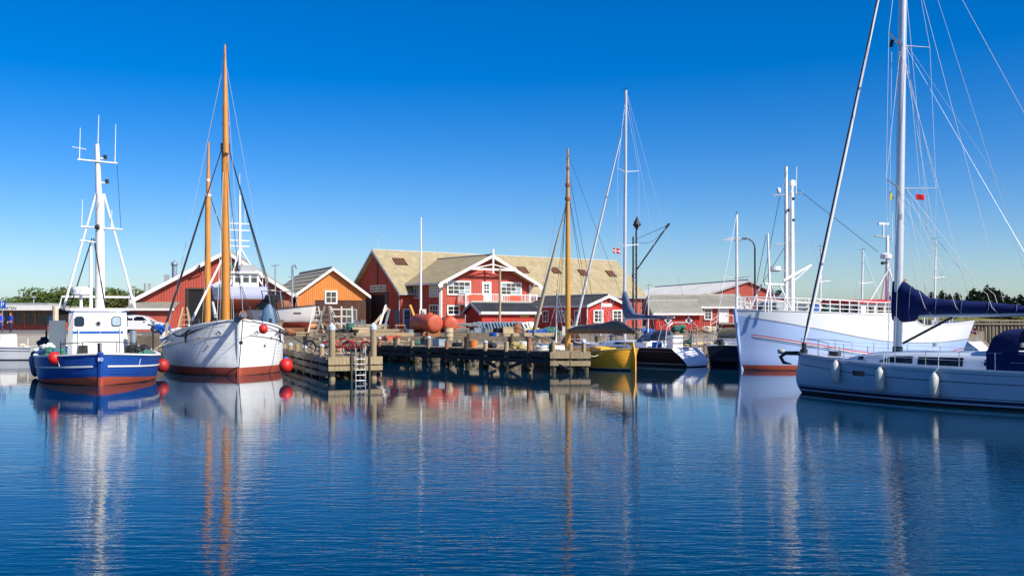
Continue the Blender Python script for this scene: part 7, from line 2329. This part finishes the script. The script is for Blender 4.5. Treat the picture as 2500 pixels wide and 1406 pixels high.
def rack(label, px, py0, Y, w, d, rows, m, rz):
    p = gnd(px, Y)
    h = at(px, py0, Y).z - GZ
    t = thing('scaffold_rack', label, 'rack', p, rz, 'racks in the yard')
    for x in (-w / 2, 0, w / 2):
        for y in (-d / 2, d / 2):
            m_ = MB(); m_.bar((x * 1.08, y * 1.1, 0), (x, y, h), .1, .1, up=(0, 1, 0)); m_.build('upright', m, t, 0)
    for k in range(rows):
        z = h * (k + .6) / rows
        for y in (-d / 2, d / 2):
            m_ = MB(); m_.bar((-w / 2 * 1.04, y, z), (w / 2 * 1.04, y, z), .085, .1); m_.build('rail', m, t, 0)
        for x in (-w / 2, w / 2):
            m_ = MB(); m_.bar((x, -d / 2, z), (x, d / 2, z), .06, .06); m_.build('cross_bar', m, t, 0)
    return t
rack('tall pale scaffold rack of white rails before the ochre house', 834, 748, 75, 1.55, 1.0, 4, 'weathered_white', R(8))
rack('low grey rack beside the tall scaffold rack', 868, 780, 77, 1.2, .9, 2, 'galv', R(-5))
rack('low rusty rack in front of the trestles', 792, 786, 74, 1.2, .8, 2, 'rust', R(12))
# poles and boards leaning or lying
def pole_(label, a, b_, w, h, m, name='leaning_plank', grp='loose timber in the yard'):
    o = MB().bar(a, b_, w, h).build(name, m, None, 0)
    return tag(o, label, 'timber', grp)
pole_('long grey plank leaning over the scaffold rack', at(808, 752, 77.5), at(832, 806, 76.6), .12, .1, 'grey_wood')
pole_('long grey pole slanting down right from the scaffold rack', at(815, 775, 76), at(862, 812, 75), .1, .1, 'grey_wood')
pole_('pale spar leaning upright at the hall doorway', at(942, 745, 84), at(925, 800, 82), .14, .1, 'white_paint')
pole_('brown beam leaning at the hall doorway', at(946, 752, 84.5), at(905, 802, 81), .16, .14, 'pale_wood')
pole_('grey board leaning right of the hall doorway', at(951, 755, 85), at(938, 803, 83), .16, .1, 'galv')
pole_('varnished spar propped against the wing wall by the flagpole', at(1001, 745, 88), at(1015, 782, 87), .2, .14, 'yellow_spar')
# lumber stacks: every plank a part
def lumber(label, px, Y, n, ln, m, rz, seed):
    rnd = random.Random(seed)
    t = thing('lumber_stack', label, 'lumber', gnd(px, Y), rz, 'lumber stacks in the yard')
    w_, th_ = .24, .09
    pm = MB().box((0, 0, 0), (ln, w_ * .92, th_ * .9)).mesh('plank', m, 0)
    for r_ in range(n):
        for c in range(5 - r_ // 3):
            link('plank', pm, t, (rnd.uniform(-.3, .3), (c - 2) * w_ + r_ * .03, .18 + r_ * (th_ + .02)), (0, 0, rnd.uniform(-.06, .06)))
    for x in (-ln * .3, ln * .3):
        MB().box((x, 0, .06), (.14, 1.3, .12)).build('bearer', 'grey_wood', t, 0)
lumber('lumber stack of pale planks before the hall doorway', 885, 78.5, 6, 3.4, 'pale_wood', R(6), 1)
lumber('low lumber stack behind the left capped post', 760, 74.5, 4, 4.2, 'old_wood', R(-4), 2)
lumber('lumber stack of brown boards behind the ketch bow', 726, 73, 4, 3.6, 'brown_wood', R(5), 3)
lumber('lumber stack of orange boards right of the right capped post', 952, 73.5, 3, 3.0, 'pale_wood', R(-3), 4)
lumber('lumber stack of grey timbers beside the right tank', 1160, 73, 3, 3.2, 'grey_wood', R(10), 5)
# timber edge beams along the quay
for i, (a, b_) in enumerate((((-15.5, 71.2), (-11.3, 70.7)), ((-11.0, 70.7), (-6.4, 70.15)), ((-6.1, 70.2), (-1.6, 70.1)), ((-1.3, 70.1), (3.0, 70.1)))):
    o = MB().bar((a[0], a[1], GZ + .12), (b_[0], b_[1], GZ + .12), .26, .24).build('quay_beam', ['old_wood', 'pale_wood'][i % 2], None, 0)
    tag(o, ['heavy timber lying on the quay edge behind the ketch', 'heavy timber on the quay edge behind the bicycles', 'heavy timber on the quay edge below the tanks', 'heavy timber on the quay edge right of the tanks'][i], 'timber', 'timbers along the quay edge')
# grey-blue frames leaning in a row before the tarred hut
t0, t1 = at(1172, 812, 72.5), at(1306, 806, 74.5)
fm = MB()
for a, b_ in (((-.32, 0), (.32, 0)), ((-.32, .95), (.32, .95)), ((-.32, .5), (.32, .5))):
    fm.bar((a[0], 0, a[1]), (b_[0], 0, b_[1]), .04, .05)
for x in (-.32, .32):
    fm.bar((x, 0, 0), (x, 0, .95), .04, .05, up=(0, 1, 0))
fm.box((0, 0, .48), (.6, .012, .86))
fmm = [fm.mesh('net_frame', 'bluegrey_frame', 0), fm.mesh('net_frame', 'galv', 0), fm.mesh('net_frame', 'trim_white', 0)]
nfr = 19
for i in range(nfr):
    p = t0.lerp(t1, i / (nfr - 1))
    o = link('rope_pallet', fmm[2 if i > 15 else (i * 2) % 3 % 2], None, (p.x, p.y, GZ + .08), (R(-24 + random.uniform(-5, 5)), 0, R(64 + random.uniform(-6, 6))))
    lab = f'{word[i]} from the left of the blue-grey net frames leaning before the tarred hut' if i <= 15 else f'{word[i - 16]} from the left of the three white net frames right of the blue-grey ones'
    tag(o, lab, 'frame', 'net frames leaning in a row' if i <= 15 else 'white net frames')
# grey sloping net table, nets and floats beside the frames
nt_ = thing('net_table', 'low sloping timber table with grey netting right of the tanks', 'table', gnd(1142, 72.5), R(8))
MB().box((0, 0, .78), (1.7, 1.3, .06), Matrix.Rotation(R(8), 3, 'X')).build('table_top', 'grey_wood', nt_, 0)
for x in (-.75, .75):
    for y in (-.55, .55):
        MB().box((x, y, .38), (.09, .09, .76)).build('leg', 'pale_wood', nt_, 0)
o = net_heap(nt_, (-.35, -.9, .3), .5, 'dark_rope', 71)
heaps = [(1238, 71.3, .5, 'dark_iron', 'dark heap of chain and net before the blue-grey frames'), (1288, 71.3, .45, 'cream_cloth', 'pale heap of rope between the long jetty posts'), (1312, 72, .5, 'yellow_cloth', 'yellow net heap behind the long jetty'),
         (978, 72, .35, 'rust', 'small rusty heap of chain on the shore stage'), (700, 72.5, .5, 'rust', 'rusty heap of gear below the shore boat'), (1345, 71.5, .55, 'green_net', 'green net heap on the quay behind the varnished boat'),
         (840, 72.8, .45, 'dark_iron', 'dark heap of gear behind the red bicycles'), (1010, 71.4, .3, 'dark_rope', 'coil of dark rope left of the tanks'), (1655, 82, .6, 'green_net', 'teal net heap ashore behind the black yacht'), (1730, 84, .5, 'cream_cloth', 'pale heap of stones and rope below the long store')]
for i, (px, Y, r_, m0, lab) in enumerate(heaps):
    o = net_heap(None, (0, 0, r_ * .45), r_, m0, 80 + i, (1.3, 1, .8))
    o.location = gnd(px, Y)
    o.name = 'gear_heap'
    tag(o, lab, 'fishing gear', 'heaps of fishing gear')
# oil drums and crates
def drum(label, px, Y, m, z=GZ):
    o = thing('steel_drum', label, 'drum', gnd(px, Y, z), 0, 'drums and barrels')
    MB().path([(0, 0, 0), (0, 0, .03), (0, 0, .28), (0, 0, .3), (0, 0, .32), (0, 0, .57), (0, 0, .59), (0, 0, .61), (0, 0, .86), (0, 0, .88)], [.28, .29, .29, .305, .29, .29, .305, .29, .29, .28], 16).build('body', m, o)
    MB().ring((0, 0, .88), (0, 0, 1), .28, .015, 18, 5).build('rim', 'dark_iron', o)
drum('rust-brown drum standing on the quay behind the long jetty', 1262, 70.9, 'rust')
drum('pale wooden-coloured barrel standing left of the brown drum', 1096, 68.0, 'pale_wood', 1.34)
drum('green drum beside the dark heap behind the bicycles', 855, 73.5, 'green_net')
def crate(label, px, Y, m, w=.8, d=.6, h=.5, z=GZ, rz=0.2):
    o = thing('fish_crate', label, 'crate', gnd(px, Y, z), rz, 'crates on the quay')
    for k in range(3):
        zz_ = h * (k + .5) / 3
        for y in (-d / 2, d / 2):
            MB().box((0, y, zz_), (w, .03, h / 3 * .86)).build('slat', m, o, 0)
        for x in (-w / 2 + .015, w / 2 - .015):
            MB().box((x, 0, zz_), (.03, d - .032, h / 3 * .86)).build('slat', m, o, 0)
    MB().box((0, 0, .03), (w - .04, d - .04, .05)).build('base', m, o, 0)
crate('salmon-coloured crate on the shore stage', 966, 69.2, 'tank_red', .8, .6, .35, 1.34)
crate('pale wooden crate behind the red bicycles', 880, 73.0, 'pale_wood', 1.2, .7, .6)
crate('blue crate at the far end of the long jetty beside nets', 1318, 70.6, 'blue_cloth', .9, .6, .5)
crate('orange crate on the quay by the shore boat', 777, 72.8, 'orange_wall', .6, .5, .5)
crate('blue crate left of the yellow net heap', 1300, 70.9, 'sign_blue', .7, .6, .45)
# blue tarpaulin heap by the car and a blue upright boat cover
o = net_heap(None, (0, 0, .3), .55, 'blue_cloth', 99, (1.2, 1, 1))
o.location = gnd(400, 76); o.name = 'tarpaulin_heap'
tag(o, 'bright blue tarpaulin heap beside the white car', 'tarpaulin')
bb_ = thing('upturned_dinghy', 'blue-grey upturned dinghy standing on end beside the lilac boat', 'boat', gnd(657, 73.5), R(20))
secs = []
for z, w_ in ((.0, .42), (.5, .55), (1.2, .58), (1.9, .42), (2.3, .12)):
    secs.append([Vector((w_ * math.cos(a), -.34 * (w_ / .58) * max(0, math.sin(a)) - .02, z)) for a in [math.pi * k / 8 for k in range(9)]])
loft(secs).build('shell', 'door_blue', bb_, 50)
MB().box((0, .0, 1.1), (.85, .05, .12)).build('thwart', 'pale_wood', bb_, 0)
# winch post with rigging aerial behind the ochre house (thin pole)
for px, py, Y, lab in ((672, 645, 88, 'thin aerial pole with cross arm between the slipway shed and ochre house'), (713, 672, 90, 'short bent steel pipe in front of the ochre house roof')):
    o = thing('aerial_pole', lab, 'pole', gnd(px, Y))
    h = at(px, py, Y).z - GZ
    MB().path([(0, 0, 0), (0, 0, h)], .06, 7).build('shaft', 'galv', o)
    MB().path([(-.35, 0, h - .15), (.35, 0, h - .1)], .03, 6).build('cross_arm', 'galv', o)

# ---- buoys and fenders
def buoy(label, c, r, m='red_buoy', line=None):
    b = thing('ball_fender', label, 'fender', c, 0, 'red ball fenders')
    MB().ball((0, 0, 0), r, 20, 12, (1, 1, 1.08)).build('ball', m, b)
    MB().path([(0, 0, r * 1.02), (0, 0, r * 1.3)], [r * .3, r * .22], 8).build('neck', 'blue_trim' if m == 'red_buoy' else 'dark_iron', b)
    if line is not None:
        MB().path([Vector((0, 0, r * 1.25)), Vector(line) - Vector(c)], .018, 5).build('line', 'dark_rope', b)
buoy('bright red ball fender hung left of the blue cutter stem', at(133, 874, 43.35), .27, 'red_buoy', at(140, 862, 43.9))
buoy('bright red ball fender hanging under the ketch bowsprit', at(643, 803, 48.3), .22, 'red_buoy', at(632, 772, 48.3))
buoy('dull red ball fender between the cutter and the ketch', at(397, 892, 49.5), .32, 'faded_buoy', at(397, 845, 50.5))
buoy('red ball fender between the ketch and the timber pier', at(698, 892, 47.6), .33, 'red_buoy', at(690, 855, 49.5))
# ---- mooring lines
def line(label, pts, r=.02, m='tan_rope', sag=.15):
    pp = [Vector(p) for p in pts]
    out = []
    for a, b_ in zip(pp, pp[1:]):
        for i in range(8):
            t = i / 8
            q = a.lerp(b_, t)
            q.z -= sag * 4 * t * (1 - t)
            out.append(q)
    out.append(pp[-1])
    o = MB().path(out, r, 5).build('mooring_line', m, None)
    return tag(o, label, 'rope', 'mooring lines')
line('dark mooring line from the ketch bow to the timber pier', [at(690, 805, 52.5), at(800, 868, 48.2)], .025, 'dark_rope', .1)
line('pale mooring line from the ketch quarter towards the cutter', [at(455, 805, 56.0), at(378, 850, 48.5)], .022, 'tan_rope', .12)
line('white mooring line looping from the varnished boat to the jetty head', [at(1470, 858, 56.0), at(1432, 862, 53.3)], .018, 'white_rope', .22)
line('tan mooring line from the ketch stern shrouds to the cutter rail', [at(430, 800, 58.0), at(372, 858, 48)], .02, 'cream_cloth', .1)

# ---- flags
def flag(label, c, w, h, kind, rz, group='flags and pennants'):
    f = thing('flag', label, 'flag', c, rz, group)
    nx, ny = 18, 13
    rows = []
    for i in range(nx + 1):
        t = i / nx
        r_ = []
        for j in range(ny + 1):
            s_ = j / ny
            if kind == 'yellow':
                s2 = .5 + (s_ - .5) * (1 - t)
            else:
                s2 = s_
            r_.append(Vector((t * w, .07 * w * math.sin(t * 6) * t ** .5, (s2 - .5) * h - .22 * t * h)))
        rows.append(r_)
    def mi(i, j):
        if kind == 'dane':
            return 1 if (5 <= j <= 7 or 5 <= i <= 7) else 0
        return 0
    mb = MB().grid(rows, mis=mi)
    o = mb.build('cloth', {'dane': ['red_cloth', 'white_cloth'], 'red': ['red_cloth', 'white_cloth'], 'yellow': ['yellow_cloth']}[kind], f)
    so = o.modifiers.new('thick', 'SOLIDIFY'); so.thickness = .006
    MB().path([(0, 0, -h * .7), (0, 0, h * .75)], .006, 5).build('hoist', 'white_rope', f)
    return f
flag('red flag with white cross on the black yacht shrouds', at(1497, 611, 63.2), .42, .34, 'dane', 0)
flag('small red burgee under the starboard spreader of the white sloop', at(2236, 480, 35.6), .3, .2, 'red', 0)
flag('small yellow pennant under the port spreader of the white sloop', at(2172, 478, 36), .16, .4, 'yellow', 0)
flag('small red-and-white flag at the trawler stern', at(2369, 806, 61.6), .5, .38, 'dane', R(-70))

# ---- small gear lying about the yard and the jetty
def pallet(label, loc, rz, m='pale_wood', stack=1):
    o = thing('timber_pallet', label, 'pallet', loc, rz, 'pallets')
    for k in range(stack):
        z = k * .15
        for y in (-.45, 0, .45):
            MB().box((0, y, z + .05), (1.2, .1, .09)).build('bearer', m, o, 0)
        for i in range(6):
            MB().box((-.53 + i * .212, 0, z + .108), (.15, 1.0, .022)).build('slat', m, o, 0)
def rope_coil(label, loc, m, r=.32, turns=4):
    o = thing('rope_coil', label, 'rope', loc, 0, 'coils of rope')
    mb = MB()
    for k in range(turns):
        mb.ring((random.uniform(-.03, .03), random.uniform(-.03, .03), .04 + k * .06), (random.uniform(-.08, .08), random.uniform(-.08, .08), 1), r - .03 * (k % 2), .035, 18, 6)
    mb.path([(r, 0, .04), (r + .3, .1, .03), (r + .7, -.1, .03)], .03, 5)
    mb.build('coil', m, o)
def tub(label, loc, m, r=.3, h=.42):
    o = thing('plastic_tub', label, 'tub', loc, 0, 'tubs')
    MB().path([(0, 0, 0), (0, 0, .02), (0, 0, h), (0, 0, h), (0, 0, .06)], [r * .78, r * .8, r, r * .93, r * .74], 14).build('body', m, o)
    MB().ring((0, 0, h), (0, 0, 1), r, .02, 16, 5).build('rim', m, o)
def sawhorse(label, loc, rz, m='grey_wood'):
    o = thing('sawhorse', label, 'sawhorse', loc, rz, 'sawhorses')
    MB().box((0, 0, .72), (1.3, .1, .1)).build('beam', m, o, 0)
    for x in (-.55, .55):
        for y in (-.28, .28):
            MB().bar((x * 1.1, y, 0), (x, y * .15, .7), .06, .07).build('leg', m, o, 0)
def box_(label, loc, rz, d, m):
    o = thing('equipment_box', label, 'box', loc, rz, 'boxes on the quay')
    MB().box((0, 0, d[2] / 2), d).build('body', m, o, 0)
    MB().box((0, 0, d[2] + .025), (d[0] + .04, d[1] + .04, .05)).build('lid', m, o, 0)
def jw(x, y, z=1.115):
    return Matrix.Translation(p2.location) @ Matrix.Rotation(p2.rotation_euler.z, 4, 'Z') @ Vector((x, y, z))
pallet('single pallet lying on the quay left of the tanks', gnd(985, 71.6), R(8))
pallet('stack of three pallets behind the lumber at the hall door', gnd(925, 77), R(-12), 'old_wood', 3)
pallet('stack of four pallets between the tanks and net table', gnd(1122, 71.0), R(15), 'grey_wood', 4)
pallet('stack of two pallets beside the blue crates', gnd(1275, 72.8), R(5), 'pale_wood', 2)
pallet('stack of five pallets behind the left capped post', gnd(806, 73.6), R(20), 'old_wood', 5)
pallet('pallet leaning flat near the shore boat keel', gnd(748, 71.3), R(-8), 'pale_wood', 2)
rope_coil('coil of tan rope on the long jetty near its shore end', jw(3.2, -.2), 'tan_rope')
rope_coil('coil of dark rope halfway along the long jetty', jw(9.5, .3), 'dark_rope')
rope_coil('coil of white rope near the head of the long jetty', jw(L2 - 2.4, .1), 'white_rope')
rope_coil('coil of blue rope on the quay before the net frames', gnd(1205, 70.2), 'blue_cloth')
rope_coil('coil of tan rope on the timber pier behind the bicycles', p1w(L1 - 4.6, .2, pz + .03), 'tan_rope')
tub('slate blue tub on the long jetty left of the brown drum', jw(6.4, .35), 'slate_cloth')
tub('orange plastic tub on the long jetty by its middle', jw(11.6, -.1), 'orange_wall')
tub('white plastic tub at the head of the long jetty', jw(L2 - 4.4, .45), 'white_paint')
tub('grey tub beside the pallets left of the tanks', gnd(1000, 70.4), 'galv')
tub('black tub beside the green drum', gnd(866, 72.6), 'black_rubber')
tub('yellow tub behind the brown drum on the quay', gnd(1250, 71.6), 'yellow_paint')
sawhorse('grey sawhorse before the hall doors', gnd(930, 74.8), R(25))
sawhorse('pale sawhorse beside the low rusty rack', gnd(812, 74.6), R(-10), 'pale_wood')
sawhorse('brown sawhorse left of the wing wall door', gnd(976, 76), R(60), 'brown_wood')
box_('grey equipment box right of the net table', gnd(1172, 71.2), R(10), (.9, .6, .55), 'galv')
box_('dark equipment box below the leaning net frames', gnd(1222, 70.6), R(-5), (1.0, .6, .5), 'dark_iron')
box_('tan wooden box behind the long jetty near the brown drum', gnd(1240, 70.4), R(12), (.8, .6, .6), 'pale_wood')
box_('green box before the small red shed', gnd(1408, 78), R(5), (1.1, .7, .7), 'green_net')
box_('white box ashore between the jetty and red shed', gnd(1390, 74), R(-8), (1.0, .7, .6), 'white_paint')
box_('grey fish box on the long jetty', jw(7.6, .3), R(-55), (.8, .5, .4), 'galv')
box_('orange fish box stacked near the jetty shore end', jw(1.6, .2), R(-50), (.8, .5, .45), 'tank_red')
for k, (px, Y, r_, m0, lab) in enumerate(((1150, 70.4, .38, 'grey_cloth', 'grey net heap spilling before the net table'), (905, 74.2, .4, 'brown_wood', 'brown heap of scrap wood before the hall doors'), (1330, 73, .5, 'white_cloth', 'white heap of sailcloth behind the yellow nets'), (1440, 76, .5, 'dark_rope', 'dark heap of nets before the small red shed'), (1580, 79, .45, 'blue_cloth', 'blue heap of tarpaulin beside the mast crane'), (1700, 83, .5, 'rust', 'rusty heap of chain below the store steps'), (1770, 84, .5, 'grey_cloth', 'grey heap of nets beside the trawler bow'))):
    o = net_heap(None, (0, 0, r_ * .4), r_, m0, 120 + k, (1.4, 1, .75))
    o.location = gnd(px, Y); o.name = 'gear_heap'
    tag(o, lab, 'fishing gear', 'heaps of fishing gear')
for k, (x, y, r_, m0, lab) in enumerate(((5.0, .3, .3, 'green_net', 'green net heap on the long jetty nearest the shore'), (12.8, .35, .38, 'dark_rope', 'dark net heap on the long jetty near the launch'), (15.5, .2, .42, 'tan_net', 'tan net heap on the long jetty'), (17.4, .4, .36, 'slate_cloth', 'slate blue net heap near the jetty head'))):
    o = net_heap(None, (0, 0, r_ * .4), r_, m0, 140 + k, (1.2, 1, .8))
    o.location = jw(x, y, 1.1); o.name = 'gear_heap'
    tag(o, lab, 'fishing gear', 'heaps of fishing gear')
pole_('brown plank lying across the quay behind the tanks', at(960, 822, 71.5), at(1010, 820, 72.5), .2, .08, 'brown_wood')
pole_('pale plank lying before the lumber stack', at(880, 818, 72.4), at(920, 817, 73), .2, .08, 'pale_wood')
pole_('grey spar lying along the quay right of the tanks', at(1140, 820, 70.6), at(1215, 819, 71), .14, .12, 'grey_wood')
pole_('rusty pipe lying by the shore boat', at(700, 822, 71.2), at(770, 820, 71.8), .12, .12, 'rust')
